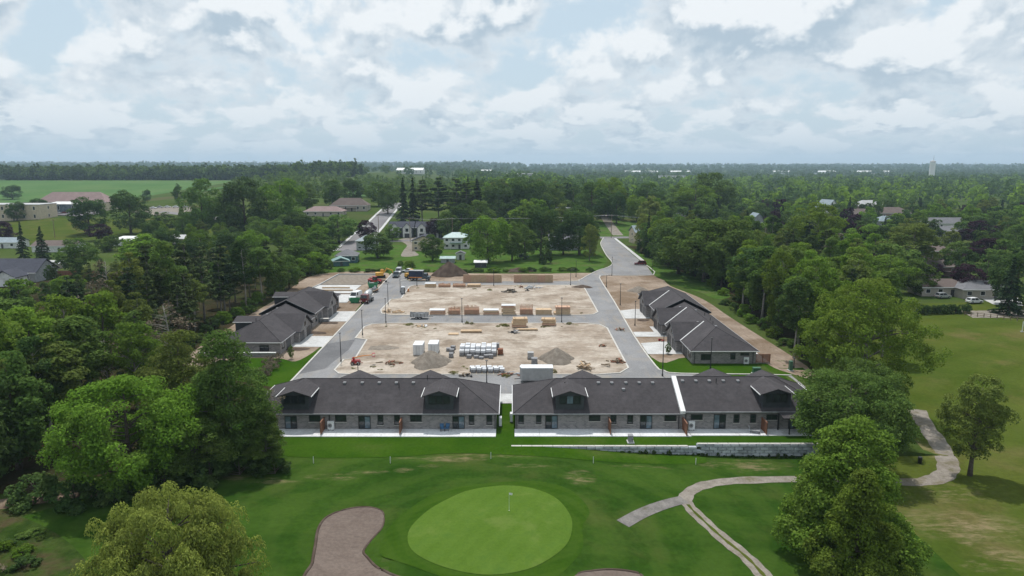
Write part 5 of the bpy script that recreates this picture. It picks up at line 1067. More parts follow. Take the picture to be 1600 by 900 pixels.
lumber_stack(812, 510.5, 25, 16, 'bundle', 'big leaning stack of lumber bundles standing across the street from the line', None, 31, -1.5, 0.06); lumber_stack(857.5, 508.5, 22, 12, 'bundle', 'tilted stack of lumber bundles beside the big leaning one', None, 33, -1.0, -0.1)
lumber_stack(824, 517.5, 34, 3, 'boards', 'long orange-brown boards lying flat on the dirt plot', None, 35, 0, 0.02, 1.0); lumber_stack(736, 521, 34, 4, 'boards', 'long bundle of pale planks lying flat beside a plywood sheet', None, 37, 0, 0.03, 1.4)
lumber_stack(708, 524.5, 17, 1.6, 'boards', 'plywood sheets lying flat on the dirt beside the pale planks', None, 39, 0, 0, 1.8)
def wall_panels(p0, p1, py, label):
    (xa, y), (xb, _) = G(p0, py), G(p1, py); t = thing('wall_panels', label, 'wall panels', ((xa + xb) / 2, y, 0.05)); z = 0.05; h = 2.5; n = round((xb - xa) / 2.5); k = (xb - xa) / n
    for i in range(n):
        m = MB(); a, b = xa + i * k, xa + (i + 1) * k - 0.06; yy = y + 0.03 * (i % 2)
        p = MB().box(a, yy, z, b, yy + 0.03, z + h + 0.06 * (i % 3)).build('panel', 'plywood' if i % 3 else 'lumber_pink', t)
        for s_ in np.linspace(a + 0.03, b - 0.03, 6): m.box(s_ - 0.025, yy - 0.1, z + 0.001, s_ + 0.025, yy - 0.001, z + h)
        m.build('stud', 'lumber', p)
        MB().box(a, yy - 0.1, z + h + 0.19, b, yy + 0.2, z + h + 0.24).build('top_plate', 'lumber', p)
    for i in range(3): MB().box(xa + 0.2 + i * 0.01, y + 0.1 + i * 0.16, z, xb - 0.2, y + 0.2 + i * 0.16, z + h - 0.05).build('panel', 'lumber_pink', t)
    for q in (0.0, 0.5, 1.0): 
        xx = xa + (xb - xa) * q; MB().tube([(xx, y - 1.4, z), (xx, y - 0.05, z + 1.9)], 0.05, 4).build('brace', 'lumber_pink', t)
wall_panels(724, 784, 441.5, 'row of upright framed wall panels next to the dark soil heap'); wall_panels(803, 864, 441.5, 'row of upright framed wall panels next to the lamp post with the flat head')
def debris(px, py, w_, label, mats, n=18, seed=0, h=0.7, L=1.6):
    x, y = G(px, py); rn = random.Random(seed); t = thing('debris_pile', label, 'debris', (x, y, 0.1))
    for q, mt in enumerate(mats):
        m = MB()
        for i in range(n // len(mats)):
            a, b = rn.gauss(0, w_ / 3.2), rn.gauss(0, w_ / 5); r = rn.uniform(0, 3.1); l = rn.uniform(.4, 1) * L; zz_ = rn.uniform(0.0, h * max(0.1, 1 - abs(a) / w_ * 1.6)); tl = rn.uniform(-.25, .25)
            bx_ = MB().box(-l / 2, -0.12, 0, l / 2, 0.12, rn.uniform(.08, .25)); c_, s_ = math.cos(r), math.sin(r)
            bx_.map(lambda u, v, k: (x + a + u * c_ - v * s_, y + b + u * s_ + v * c_, 0.1 + max(0, zz_ + k + u * tl)))
            j = len(m.v); m.v += bx_.v; m.f += [tuple(j + e for e in f) for f in bx_.f]
        m.build('scrap', mt, t)
for i, a in enumerate(((913, 577, 3.0, 'jagged pile of broken brown timbers near the curved kerb', ('weathered_wood', 'lumber'), 34, 1.3, 1.8), (966, 567, 1.8, 'small rust-brown scrap pile near the curved kerb', ('rust', 'weathered_wood'), 22, 0.9, 1.2), (948, 573, 1.2, 'thin upright sticks of waste timber between two scrap piles', ('weathered_wood',), 6, 1.3, 1.0),
    (944, 541, 2.4, 'few scattered rusty scraps on the bare dirt plot', ('rust', 'weathered_wood'), 10, 0.4, 1.0), (798, 457, 3.4, 'dark scrap heap of metal and boards on the far plot', ('dark_metal', 'weathered_wood'), 28, 1.1, 2.2), (832, 451, 4.4, 'pale pile of torn plastic sheeting on the far plot', ('wrap_white', 'paint_silver'), 34, 0.9, 1.6),
    (823, 455, 1.2, 'small black scrap bundle beside the pale plastic pile', ('paint_black',), 8, 0.5, 0.9), (814, 450, 0.9, 'lone stack of broken boards on the far plot', ('rust',), 8, 1.0, .8), (608, 488, 2.6, 'brown timber offcuts at the corner of the far plot', ('lumber', 'weathered_wood'), 20, 0.8, 1.6), (622, 489, 2.4, 'yellowish timber offcuts beside the lamp post on the plot corner', ('lumber', 'plywood'), 16, 0.5, 1.6),
    (613, 569, 3.2, 'scattered rust-brown scrap in front of the gravel heap', ('rust', 'weathered_wood'), 16, 0.4, 1.6), (727, 588, 2.0, 'dark scrap beside the low white-wrapped pallets', ('weathered_wood', 'dark_metal'), 16, 0.6, 1.2), (793, 586, 3.0, 'thin wire and wood scrap beside the site trailer', ('rust', 'galvanised'), 14, 0.5, 1.6), (804, 521, 2.2, 'grey pipe scrap at the end of the flat boards', ('galvanised', 'dark_metal'), 12, 0.6, 1.8),
    (969, 516, 2.0, 'brown scrap on the dirt between two driveways', ('rust', 'weathered_wood'), 12, 0.5, 1.2), (660, 511, 2.0, 'few pale boards left at the corner of the near plot', ('lumber', 'wrap_white'), 10, 0.3, 1.2), (1033, 533, 1.4, 'red-brown tools left on the dirt by the driveway', ('rust', 'paint_red'), 10, 0.5, 0.8))):
    debris(a[0], a[1], a[2], a[3], a[4], a[5], 50 + i, a[6], a[7])
x, y = G(500, 503); t = thing('masonry_stack', 'low grey stack of masonry between two driveways', 'masonry', (x, y, 0.05))
for k in range(3): MB().box(x - 2.4 + k * 1.6, y - 0.5, 0.05, x - 0.9 + k * 1.6, y + 0.6, 0.85).build('block_bundle', 'brick_cube', t); MB().box(x - 2.4 + k * 1.6, y - 0.5, 0.851, x - 0.9 + k * 1.6, y + 0.6, 0.95).build('cap_board', 'kerb_concrete', t)
x, y = G(392, 558); t = thing('garden_wall', 'low white-topped wall at the end of the bungalow row beside the trees', 'wall', (x, y, 0))
MB().box(-66, y - 0.15, 0, -49.8, y + 0.15, 0.9).build('wall', 'wall_brick', t); MB().box(-66.05, y - 0.25, 0.901, -49.75, y + 0.25, 1.05).build('coping', 'white_trim', t)

# golf furniture
x, y = G(795.5, 799); z = zg(x, y) + 0.1; t = thing('flagstick', 'golf flagstick with small pale flag standing on the putting green', 'flagstick', (x, y, z))
MB().tube([(x, y, z - 0.05), (x, y, z + 2.2)], 0.016, 6).build('pole', 'paint_white', t)
m = MB()
for k in range(4):
    a, b = k * 0.09, (k + 1) * 0.09; s0, s1 = 0.04 * math.sin(k * 1.5), 0.04 * math.sin((k + 1) * 1.5)
    m.quad((x + 0.02 + a, y + s0, z + 1.93), (x + 0.02 + b, y + s1, z + 1.93), (x + 0.02 + b, y + s1, z + 2.18), (x + 0.02 + a, y + s0, z + 2.18)); m.quad((x + 0.02 + a, y + s0 + 0.012, z + 1.93), (x + 0.02 + b, y + s1 + 0.012, z + 1.93), (x + 0.02 + b, y + s1 + 0.012, z + 2.18), (x + 0.02 + a, y + s0 + 0.012, z + 2.18))
m.build('flag', 'plastic_white', t, fix=False)
MB().tube([(x, y, z - 0.02), (x, y, z + 0.004)], 0.06, 12).build('hole_cup', 'paint_white', t)
for px, py in ((490, 724), (610, 724), (767, 717), (927, 724), (1087, 726)):
    x, y = G(px, py); z = zg(x, y); o = thing('boundary_stake', 'thin white boundary stake standing in the golf rough', 'stake', (x, y, z), 'white boundary stakes along the rough')
    MB().box(x - 0.035, y - 0.035, z - 0.05, x + 0.035, y + 0.035, z + 0.95).build('post', 'paint_white', o); MB().box(x - 0.035, y - 0.035, z + 0.951, x + 0.035, y + 0.035, z + 1.02, 0.03).build('tip', 'paint_white', o)
x, y = G(1437, 724); z = zg(x, y); t = thing('litter_bin', 'small dark bin beside the cart path by the trees', 'bin', (x, y, z)); MB().tube([(x, y, z), (x, y, z + 0.9)], [0.25, 0.3], 10).build('bin', 'paint_black', t); MB().tube([(x, y, z + 0.9), (x, y, z + 1.0)], [0.32, 0.2], 10).build('lid', 'paint_black', t)
x, y = G(1597, 519); z = zg(x, y); t = thing('flag_post', 'white post at the edge of the open fairway near the hedge', 'post', (x, y, z)); MB().tube([(x, y, z), (x, y, z + 2.6)], 0.09, 8).build('pole', 'paint_white', t); MB().box(x - 0.3, y - 0.1, z, x + 0.3, y + 0.3, z + 0.25).build('base', 'concrete', t)
# ------------------------------------------------------------------ houses around the estate
HOUSES = []
CLEAR = []        # (x, y, r) kept free of random trees
def house(name, label, px, py, w_, d_, hw, hr, wall, roof, rot=0.0, style='gable', ridge='x', chimney=True, win=3, storeys=1, trim='white_trim', garage=False, cat='house', porch=False, xy=None, clear=True):
    x, y = xy or G(px, py); z = zg(x, y) - 0.1; y += d_ / 2
    t = thing(name, label, cat, (x, y, z)); Mx = frame_at(x, y, z, rot); a, b = w_ / 2, d_ / 2; o = 0.5
    HOUSES.append((x, y, label))
    if clear: CLEAR.append((x, y, max(a, b) + 3)); [CLEAR.append((x * (1 - q / y), y - q, max(a * 0.9, 5))) for q in ((9, 18, 27) + ((36, 46, 56) if 'tall white house' in label or 'pale cottage' in label or 'dark blue-roofed' in label else ())) if y > 200]
    if style == 'flat':
        MB().box(-a, -b, 0, a, b, hw).map(Mx).build('wall', wall, t); MB().box(-a - 0.2, -b - 0.2, hw, a + 0.2, b + 0.2, hw + 0.4).map(Mx).build('roof', roof, t)
    else:
        MB().box(-a, -b, 0, a, b, hw - 0.002).map(Mx).build('wall', wall, t)
        m = MB(); A_, B_ = a + o, b + o; zt = hw + hr
        if style == 'hip':
            k = min(A_, B_) * 0.95; r = (A_ - k, 0) if A_ > B_ else (0, B_ - k)
            R0, R1 = ((-r[0], 0, zt), (r[0], 0, zt)) if A_ > B_ else ((0, -r[1], zt), (0, r[1], zt))
            c = [(-A_, -B_, hw), (A_, -B_, hw), (A_, B_, hw), (-A_, B_, hw)]
            if A_ > B_: m.quad(c[0], c[1], R1, R0); m.quad(c[2], c[3], R0, R1); m.quad(c[1], c[2], R1); m.quad(c[3], c[0], R0)
            else: m.quad(c[1], c[2], R1, R0); m.quad(c[3], c[0], R0, R1); m.quad(c[0], c[1], R0); m.quad(c[2], c[3], R1)
            m.quad(*c)
        elif ridge == 'x':
            m.prism([(-B_, hw - 0.15), (-B_, hw), (0, zt), (B_, hw), (B_, hw - 0.15), (0, zt - 0.3)], 'x', -A_, A_)
        else:
            m.prism([(-A_, hw - 0.15), (-A_, hw), (0, zt), (A_, hw), (A_, hw - 0.15), (0, zt - 0.3)], 'y', -B_, B_)
        rf = m.map(Mx).build('roof', roof, t)
        if style == 'gable':
            k = (hr - 0.3) / hr
            (MB().prism([(-b, hw), (b, hw), (0, zt - 0.45)], 'x', -a + 0.001, a - 0.001) if ridge == 'x' else MB().prism([(-a, hw), (a, hw), (0, zt - 0.45)], 'y', -b + 0.001, b - 0.001)).map(Mx).build('gable_wall', wall, t)
        MB().box(-A_, -B_ - 0.1, hw - 0.2, A_, -B_ - 0.001, hw + 0.02).map(Mx).build('gutter', trim, rf)
        if chimney: MB().box(a * 0.4, 0.2, hw + hr * 0.4, a * 0.4 + 0.8, 1.0, hw + hr + 0.7).map(Mx).build('chimney', 'red_brick', rf)
    sh = hw / storeys
    for s_ in range(storeys):
        for i in range(win):
            u = -a + (i + 0.5) * 2 * a / win; z0 = s_ * sh + sh * 0.36; z1 = s_ * sh + sh * 0.82
            if garage and s_ == 0 and i == 0:
                MB().box(u - 1.5, -b - 0.06, 0.1, u + 1.5, -b - 0.002, 2.4).map(Mx).build('garage_door', 'white_trim', t); continue
            if s_ == 0 and i == win // 2:
                dr = MB().box(u - 0.5, -b - 0.06, 0.1, u + 0.5, -b - 0.002, 2.2).map(Mx).build('door', 'door_charcoal', t); MB().box(u + 0.3, -b - 0.1, 1.0, u + 0.4, -b - 0.061, 1.15).map(Mx).build('handle', 'rim', dr); continue
            f = MB().box(u - 0.75, -b - 0.06, z0, u + 0.75, -b - 0.002, z1).map(Mx).build('window', trim, t); MB().box(u - 0.63, -b - 0.08, z0 + 0.12, u + 0.63, -b - 0.061, z1 - 0.12).map(Mx).build('pane', 'window_glass', f)
        for sd in (-1, 1):
            z0 = s_ * sh + sh * 0.4; z1 = s_ * sh + sh * 0.8
            f = MB().box(sd * (a + 0.002), -0.7, z0, sd * (a + 0.06), 0.7, z1).map(Mx).build('window', trim, t); MB().box(sd * (a + 0.061), -0.58, z0 + 0.12, sd * (a + 0.08), 0.58, z1 - 0.12).map(Mx).build('pane', 'window_glass', f)
    if porch:
        MB().box(-a * 0.5, -b - 2.0, hw * 0.55, a * 0.5, -b - 0.1, hw * 0.55 + 0.15).map(Mx).build('porch_roof', roof, t)
        for u in (-a * 0.45, a * 0.45): MB().box(u - 0.08, -b - 1.9, 0, u + 0.08, -b - 1.74, hw * 0.55).map(Mx).build('post', trim, t)
    return t
def cross_gable(t, x, y, z, u, w_, b, hw, hr, wall, roof):
    Mx = frame_at(x, y, z, 0); 
    MB().prism([(u - w_ / 2, 0), (u + w_ / 2, 0), (u + w_ / 2, hw), (u, hw + hr), (u - w_ / 2, hw)], 'y', -b - 1.2, -b + 1).map(Mx).build('gable_wall', wall, t)
    k = w_ / 2 + 0.4; e = hr / (w_ / 2)
    m = MB()
    for s_ in (-1, 1): m.prism([(u, hw + hr + 0.02), (u + s_ * k, hw + hr - e * k + 0.02), (u + s_ * k, hw + hr - e * k + 0.2), (u, hw + hr + 0.2)], 'y', -b - 1.6, 0)
    m.map(Mx).build('gable_roof', roof, t)
    f = MB().box(u - 0.8, -b - 1.27, hw * 0.6, u + 0.8, -b - 1.202, hw * 0.92).map(Mx).build('window', 'black_frame', t); MB().box(u - 0.68, -b - 1.29, hw * 0.62, u + 0.68, -b - 1.271, hw * 0.9).map(Mx).build('pane', 'window_glass', f)
    MB().box(u - 1.3, -b - 1.27, 0.1, u + 1.3, -b - 1.202, 2.4).map(Mx).build('garage_door', 'door_charcoal', t)
for px, lb in ((627, 'white and charcoal two-storey townhouse pair beside the light street up the hill'), (669, 'white and charcoal two-storey townhouse pair beside the dark purple tree and parked cars')):
    x, y = G(px, 371); t = house('townhouse', lb, px, 371, 13.5, 10, 5.6, 3.0, 'dark_siding', 'roof_slate', 0, 'gable', 'x', False, 4, 2)
    for u in (-3.4, 3.4): cross_gable(t, x, t.location.y, t.location.z, u, 4.6, 5, 5.6, 2.3, 'white_siding', 'roof_slate')
house('house', 'small dark teal house with pale grey hip roof among the trees', 540, 411, 8.5, 8, 3.2, 2.2, 'teal_siding', 'roof_grey', 0.1, 'hip', 'x', False, 3)
house('shed', 'dark teal lean-to building with pale turquoise roof in front of the teal house', 530, 416, 6, 5, 2.2, 1.4, 'teal_siding', 'roof_teal', 0.35, 'gable', 'y', False, 1, cat='shed')
house('house', 'grey house with hip roof beside the dark purple tree above the meadow', 572, 391, 9, 8, 4.6, 2.4, 'grey_siding', 'roof_bluegrey', 0, 'hip', 'x', False, 3, 2)
house('house', 'beige house with blue-grey roof at the end of the gravel driveway', 662, 392, 11, 9, 4.8, 2.6, 'beige_siding', 'roof_slate', 0, 'gable', 'y', False, 3, 2)
house('house', 'white house with pale green roof behind the small garden sheds', 713, 389, 12, 8, 5.6, 2.2, 'white_siding', 'roof_teal', 0, 'hip', 'x', False, 4, 2, porch=True)
house('shed', 'small white garden shed with grey pitched roof in front of the green-roofed house', 719.5, 406, 3.4, 3, 2.8, 1.0, 'white_siding', 'roof_grey', 0, 'gable', 'y', False, 1, cat='shed')
house('shed', 'low shed with turquoise metal roof beside the small white garden shed', 699.5, 411, 5.6, 3.6, 2.0, 0.8, 'grey_siding', 'roof_teal', 0, 'gable', 'x', False, 1, cat='shed')
house('shed', 'dark open shed with white metal roof at the far edge of the plots', 751, 418.5, 4.4, 3, 2.3, 0.7, 'dark_siding', 'roof_white', 0, 'gable', 'x', False, 1, cat='shed')
house('house', 'grey house with white windows half hidden behind meadow trees', 882, 391, 14, 9, 5.0, 2.6, 'grey_siding', 'roof_grey', 0, 'gable', 'x', False, 5, 2, porch=True)
house('house', 'white-roofed house with a small front gable rising above the trees', 888, 346, 15, 9, 5.0, 4.0, 'white_siding', 'roof_white', 0, 'gable', 'x', False, 3, 2)
house('house', 'long low ranch house with pale grey roof above the gravel lane', 1035, 343, 32, 10, 3.2, 2.6, 'stone_siding', 'roof_palegrey', 0, 'hip', 'x', False, 6)
house('house', 'tan house with steep blue-grey gable beside the pale sidewalk', 1000, 381, 7, 9, 6.0, 3.2, 'beige_siding', 'roof_bluegrey', 0.2, 'gable', 'x', False, 2, 2)
house('house', 'large brown-roofed house with white front porch on the hill', 545, 330, 26, 12, 4.2, 5.0, 'stone_siding', 'roof_brown', 0, 'hip', 'x', False, 6, porch=True)
house('house', 'low pink-roofed building beside the large brown-roofed house', 505, 338, 26, 12, 3.4, 3.2, 'stone_siding', 'roof_pink', 0, 'hip', 'x', False, 5)
house('school', 'beige flat-roofed building with grey edge behind the parked cars', 14, 345, 42, 18, 10.5, 0, 'beige_siding', 'roof_palegrey', 0, 'flat', 'x', False, 6, 2, cat='building')
house('hall', 'long low brown-roofed hall with pale blue wing in front of the crop field', 112, 331, 50, 16, 7, 7, 'beige_siding', 'roof_pink', 0, 'hip', 'x', False, 7, cat='building')
house('hall', 'pale blue low wing with white roof edge attached to the long hall', 98, 333, 20, 8, 6.5, 1.6, 'pale_glass', 'roof_white', 0, 'hip', 'x', False, 4, cat='building')
house('house', 'dark blue-roofed house with dark walls beside the dense wood', 16, 441, 18, 12, 3.4, 4.2, 'grey_siding', 'roof_slate', 0, 'gable', 'x', False, 3)
house('garage', 'white gabled garage with dark door in front of the blue-roofed house', 8, 448, 7, 6, 3.2, 2.4, 'white_siding', 'roof_slate', 0, 'gable', 'y', False, 2, cat='garage', garage=True)
house('house', 'small house with pale grey roof next to the rust-brown garden fence', 74, 420, 9, 6, 2.2, 0.9, 'stone_siding', 'roof_palegrey', 0, 'gable', 'x', False, 2)
house('house', 'white bungalow with brown roof behind two dark spruces', 84, 394, 20, 9, 3.0, 2.2, 'white_siding', 'roof_brown', 0, 'gable', 'x', False, 4)
house('house', 'pale-roofed house at the foot of the grassy slope', 198, 384, 16, 9, 2.8, 1.8, 'white_siding', 'roof_white', 0, 'hip', 'x', False, 3)
house('house', 'low grey-roofed house just above the wood', 277, 381, 16, 9, 2.8, 1.6, 'stone_siding', 'roof_palegrey', 0, 'hip', 'x', False, 3)
house('house', 'grey-roofed house at the edge of the town beside spruces', 4, 388, 14, 9, 3, 2, 'white_siding', 'roof_bluegrey', 0, 'gable', 'x', False, 3)
# town on the right
house('house', 'tall white house with dark windows and grey roof beside a dark purple tree', 1485, 382, 11, 10, 6.4, 2.6, 'white_siding', 'roof_grey', 0.35, 'gable', 'x', False, 3, 2)
house('house', 'brown-roofed red brick house below the tall white house', 1468, 408, 14, 10, 4.4, 2.0, 'red_brick', 'roof_brown', 0.1, 'hip', 'x', False, 3)
house('house', 'brown-roofed house with white porch between two purple trees', 1470, 432, 12, 9, 3.6, 1.8, 'red_brick', 'roof_brown', 0.2, 'gable', 'x', False, 3, porch=True)
house('house', 'low bungalow with taupe roof and car port facing the fairway', 1478, 463, 15, 8, 3.0, 2.0, 'stone_siding', 'roof_brown', 0, 'hip', 'x', False, 4)
house('house', 'bungalow with wide grey roof behind the fairway trees', 1545, 467, 16, 9, 3.0, 2.2, 'stone_siding', 'roof_grey', 0, 'hip', 'x', False, 4)
house('house', 'house with brown roof showing between rounded trees', 1330, 405, 16, 9, 4.2, 2.4, 'red_brick', 'roof_brown', 0, 'hip', 'x', False, 3)
house('house', 'narrow grey house with dark gable next to a purple tree', 1317, 388, 9, 9, 4.6, 2.4, 'grey_siding', 'roof_brown', 0, 'gable', 'y', False, 2)
house('house', 'pale-roofed cottage deep among the town trees', 1361, 334, 22, 12, 6.5, 4.5, 'red_brick', 'roof_palegrey', 0, 'hip', 'x', False, 4)
house('house', 'brown-roofed house beyond the pale cottage', 1399, 345, 22, 12, 5.6, 4, 'red_brick', 'roof_brown', 0, 'hip', 'x', False, 4)
house('house', 'house with tan roof and pale end wall among town trees', 1344, 348, 16, 11, 5.5, 4, 'beige_siding', 'roof_brown', 0.3, 'gable', 'x', False, 3)
house('house', 'grey steep-roofed house next to the pale yellow gable', 1297, 343, 13, 12, 7.5, 7, 'white_siding', 'roof_bluegrey', 0.3, 'gable', 'y', False, 2, 2)
house('house', 'grey-blue roofed house in the middle of the town trees', 1390, 359, 14, 9, 5.5, 3, 'grey_siding', 'roof_bluegrey', 0, 'hip', 'x', False, 3)
house('house', 'olive-roofed house with white gable beyond the tall white house', 1478, 360, 24, 10, 4.5, 3.2, 'white_siding', 'roof_grey', 0, 'gable', 'x', False, 4)
house('house', 'mauve house with steep gable behind the big wood tree', 1184, 367, 9, 10, 7.5, 5, 'grey_siding', 'roof_bluegrey', 0, 'gable', 'y', False, 2, 2)
# far away
house('apartment_block', 'long white three-storey apartment block far beyond the trees', 1051, 287, 55, 18, 17, 0, 'white_siding', 'roof_grey', 0, 'flat', 'x', False, 10, 3, cat='building')
house('apartment_block', 'short white apartment block beside the long one', 1009, 285, 18, 18, 13, 0, 'white_siding', 'roof_grey', 0, 'flat', 'x', False, 4, 3, cat='building')
house('warehouse', 'wide flat grey warehouse on the far plain', 815, 287, 50, 30, 16, 0, 'grey_siding', 'roof_palegrey', 0, 'flat', 'x', False, 6, 1, cat='building')
for px, wd, lb in ((1062, 90, 'white-roofed barn on the far plain beyond the apartment blocks'), (1000, 150, 'long pale shed on the far plain beyond the apartment blocks'), (1225, 80, 'white sheds on the horizon plain beside the hazy woods'), (1370, 170, 'long tan warehouse on the plain near the water tower'), (1290, 90, 'low pale factory on the plain between the woods'), (640, 60, 'white barn roofs beside the far pale field'), (760, 40, 'small white barn near the tall spruces')):
    house('barn', lb, px, 272, wd, 40, 9, 5, 'beige_siding' if wd > 100 else 'white_siding', 'roof_white', 0, 'gable', 'x', False, 6, 1, cat='barn')
# water tower
x, y = 925.0, 1545.0; z = zg(x, y); t = thing('water_tower', 'tall white cylindrical water tower with antenna on the hazy horizon', 'water tower', (x, y, z)); CLEAR.append((x, y, 20))
MB().tube([(x, y, z), (x, y, z + 46)], 5.6, 28).build('tank', 'white_trim', t, smooth=False)
MB().tube([(x, y, z + 46), (x, y, z + 48), (x, y, z + 49)], [5.6, 3.6, 0.5], 28).build('dome', 'roof_palegrey', t)
MB().tube([(x, y, z + 45.2), (x, y, z + 46.4)], 5.9, 28).build('rail_ring', 'grey_siding', t)
MB().tube([(x + 1, y, z + 48), (x + 1, y, z + 60)], [0.35, 0.15], 6).build('antenna', 'dark_metal', t)
# wind turbines on the horizon
for i, px in enumerate((103, 183, 303, 396, 478, 520, 545, 563)):
    y = 7200 + 300 * (i % 3); x = (px - 800) / F * y; z = zg(x, y); t = thing('wind_turbine', 'thin white wind turbine standing far off on the horizon', 'wind turbine', (x, y, z), 'wind turbines on the horizon')
    MB().tube([(x, y, z - 1), (x, y, z + 80)], [2.6, 1.4], 8).build('tower', 'white_siding', t); MB().box(x - 1.8, y - 4, z + 79, x + 1.8, y + 4, z + 82.5).build('nacelle', 'white_siding', t)
    for k in range(3):
        a = 0.5 + i + k * 2.094; MB().tube([(x, y - 5, z + 81), (x + 38 * math.sin(a), y - 5, z + 81 + 38 * math.cos(a))], [1.4, 0.3], 5).build('blade', 'white_siding', t)
# parked cars far off, poles and wires
i = 0
for px, py, mt in ((62, 333.5, 'paint_white'), (70, 333, 'paint_white'), (79, 333.2, 'paint_silver'), (92, 333.5, 'paint_white'), (101, 333.8, 'paint_maroon'), (240, 326, 'paint_white'), (250, 325, 'paint_silver'), (262, 324.5, 'paint_white'), (275, 324.5, 'paint_white'), (290, 324.2, 'paint_silver')):
    x, y = G(px, py); lot = px < 150
    car(x, y, 0.1 * (i % 5), 'car parked in the lot beside the long brown-roofed hall' if lot else 'car parked on the pale lot at the edge of the crop field', mt, 'sedan', 4.6, 1.8, 1.5, 'cars in the hall lot' if lot else 'cars on the lot by the crop field', zg(x, y) + 0.1); CLEAR.append((x, y, 6)); CLEAR.append((x * .97, y * .97, 8)); i += 1
for px, py, mt, lb in ((664, 376.5, 'paint_silver', 'silver car on the street in front of the townhouses'), (1522, 474, 'paint_white', 'white car parked beside the bungalows facing the fairway'), (1473, 466, 'paint_silver', 'pale car under the car port of the taupe-roofed bungalow'), (818, 403, 'paint_slate', 'dark car under the meadow trees')):
    x, y = G(px, py); car(x, y, 0.2, lb, mt, 'suv', 4.6, 1.85, 1.65, None, zg(x, y) + 0.12)
poles = []
for px, py, pt, lb in ((641, 378, 332, 'tall wooden utility pole in front of the white townhouses'), (707, 376, 340, 'wooden utility pole beside the green-roofed house'), (592, 372, 327, 'wooden utility pole beside the light street'), (223, 362, 332, 'wooden utility pole on the grassy slope'), (86, 372, 342, 'wooden utility pole beside the dark spruces'), (955, 372, 328, 'wooden utility pole at the road junction'), (1068, 378, 330, 'wooden utility pole behind the big wood trees')):
    x, y = G(px, py); z = zg(x, y); h = ztop(pt, y) - z; t = thing('utility_pole', lb, 'utility pole', (x, y, z)); h = min(h, 13)
    MB().tube([(x, y, z - 0.1), (x, y, z + h)], [0.2, 0.13], 7).build('pole', 'weathered_wood', t); MB().box(x - 1.2, y - 0.07, z + h - 0.8, x + 1.2, y + 0.07, z + h - 0.62).build('crossarm', 'weathered_wood', t); poles.append((x, y, z + h - 0.6))
    for u in (-1.0, 0, 1.0): MB().tube([(x + u, y, z + h - 0.62), (x + u, y, z + h - 0.4)], 0.07, 6).build('insulator', 'grey_siding', t)
poles_s = sorted(poles)
m = MB()
sel = [p for p in poles_s if -130 < p[0] < 140]
for a, b in zip(sel, sel[1:]):
    for u in (-1.0, 1.0):
        pts = []
        for k in range(9):
            q = k / 8; pts.append((a[0] + (b[0] - a[0]) * q + u, a[1] + (b[1] - a[1]) * q, a[2] + (b[2] - a[2]) * q + 0.25 - 1.6 * 4 * q * (1 - q) * 0.5))
        m.tube(pts, 0.035, 3)
tag(m.build('power_line', 'galvanised', origin=sel[0]), 'pair of sagging power lines strung between the roadside utility poles', 'power line')
# garden fence, hedge, lot fence
x0, y0 = G(58, 433); t = thing('garden_fence', 'rust-brown board fence behind the blue-roofed house', 'fence', (x0, y0, 0))
for k in range(22): MB().box(x0 + k * 1.0, y0, 0, x0 + k * 1.0 + 0.94, y0 + 0.06, 2.2).build('board', 'screen_wood', t)
for k in range(6): MB().box(x0 + k * 4.2, y0 + 0.061, 0, x0 + k * 4.2 + 0.15, y0 + 0.2, 2.3).build('post', 'screen_wood', t)
(xa, ya), (xb, yb) = G(1507, 493), G(1600, 503); t = thing('lot_fence', 'low dark rail fence between the fairway and the concrete lot', 'fence', (xa, ya, 0)); n = 9
for k in range(n + 1):
    q = k / n; x, y = xa + (xb - xa) * q, ya + (yb - ya) * q; MB().box(x - 0.07, y - 0.07, 0, x + 0.07, y + 0.07, 1.2).build('post', 'weathered_wood', t)
for z in (0.5, 1.0): MB().tube([(xa, ya, z), (xb, yb, z)], 0.06, 5).build('rail', 'weathered_wood', t)
# ------------------------------------------------------------------ trees
def unit(a): return a / np.maximum(np.linalg.norm(a, axis=1, keepdims=True), 1e-9)
def leaf_cards(rng, pos, nrm, size, aspect=0.62, along=None):
    """diamond leaf sprays: pos (n,3), nrm (n,3); along = preferred long direction"""
    n = len(pos)
    if along is None: along = rng.normal(size=(n, 3))
    t1 = unit(along - nrm * np.sum(along * nrm, 1, keepdims=True)); t2 = np.cross(nrm, t1)
    s = size[:, None]; bend = nrm * s * 0.18
    return np.stack([pos - t1 * s * 0.5, pos + t2 * s * 0.5 * aspect + bend, pos + t1 * s * 0.5, pos - t2 * s * 0.5 * aspect + bend], 1).reshape(-1, 3)
def profile(kind, t):
    """crown radius (0..1) at relative height t (0 bottom .. 1 top)"""
    if kind == 'round': return np.sqrt(np.clip(1 - (2 * t - 0.9) ** 2 / 1.21, 0, 1)) * (0.55 + 0.45 * np.clip(t * 3, 0, 1))
    if kind == 'oval': return np.clip(np.sin(np.pi * np.clip(0.12 + 0.86 * t, 0, 1)), 0, 1) ** 0.75
    if kind == 'cone': return np.clip(1.02 - t, 0, 1) ** 0.85 * np.clip(0.5 + t * 5, 0, 1)
    if kind == 'broadcone': return np.clip(1.0 - t, 0, 1) ** 0.62 * np.clip(0.75 + t * 3, 0, 1)
    if kind == 'dome': return np.sqrt(np.clip(1 - t ** 2.2, 0, 1)) * (0.85 + 0.15 * np.clip(t * 4, 0, 1))
    if kind == 'vase': return np.clip(0.35 + 0.9 * t, 0, 1) * np.sqrt(np.clip(1 - np.clip(t - 0.62, 0, 1) ** 2 / 0.148, 0, 1))
    return np.ones_like(t)
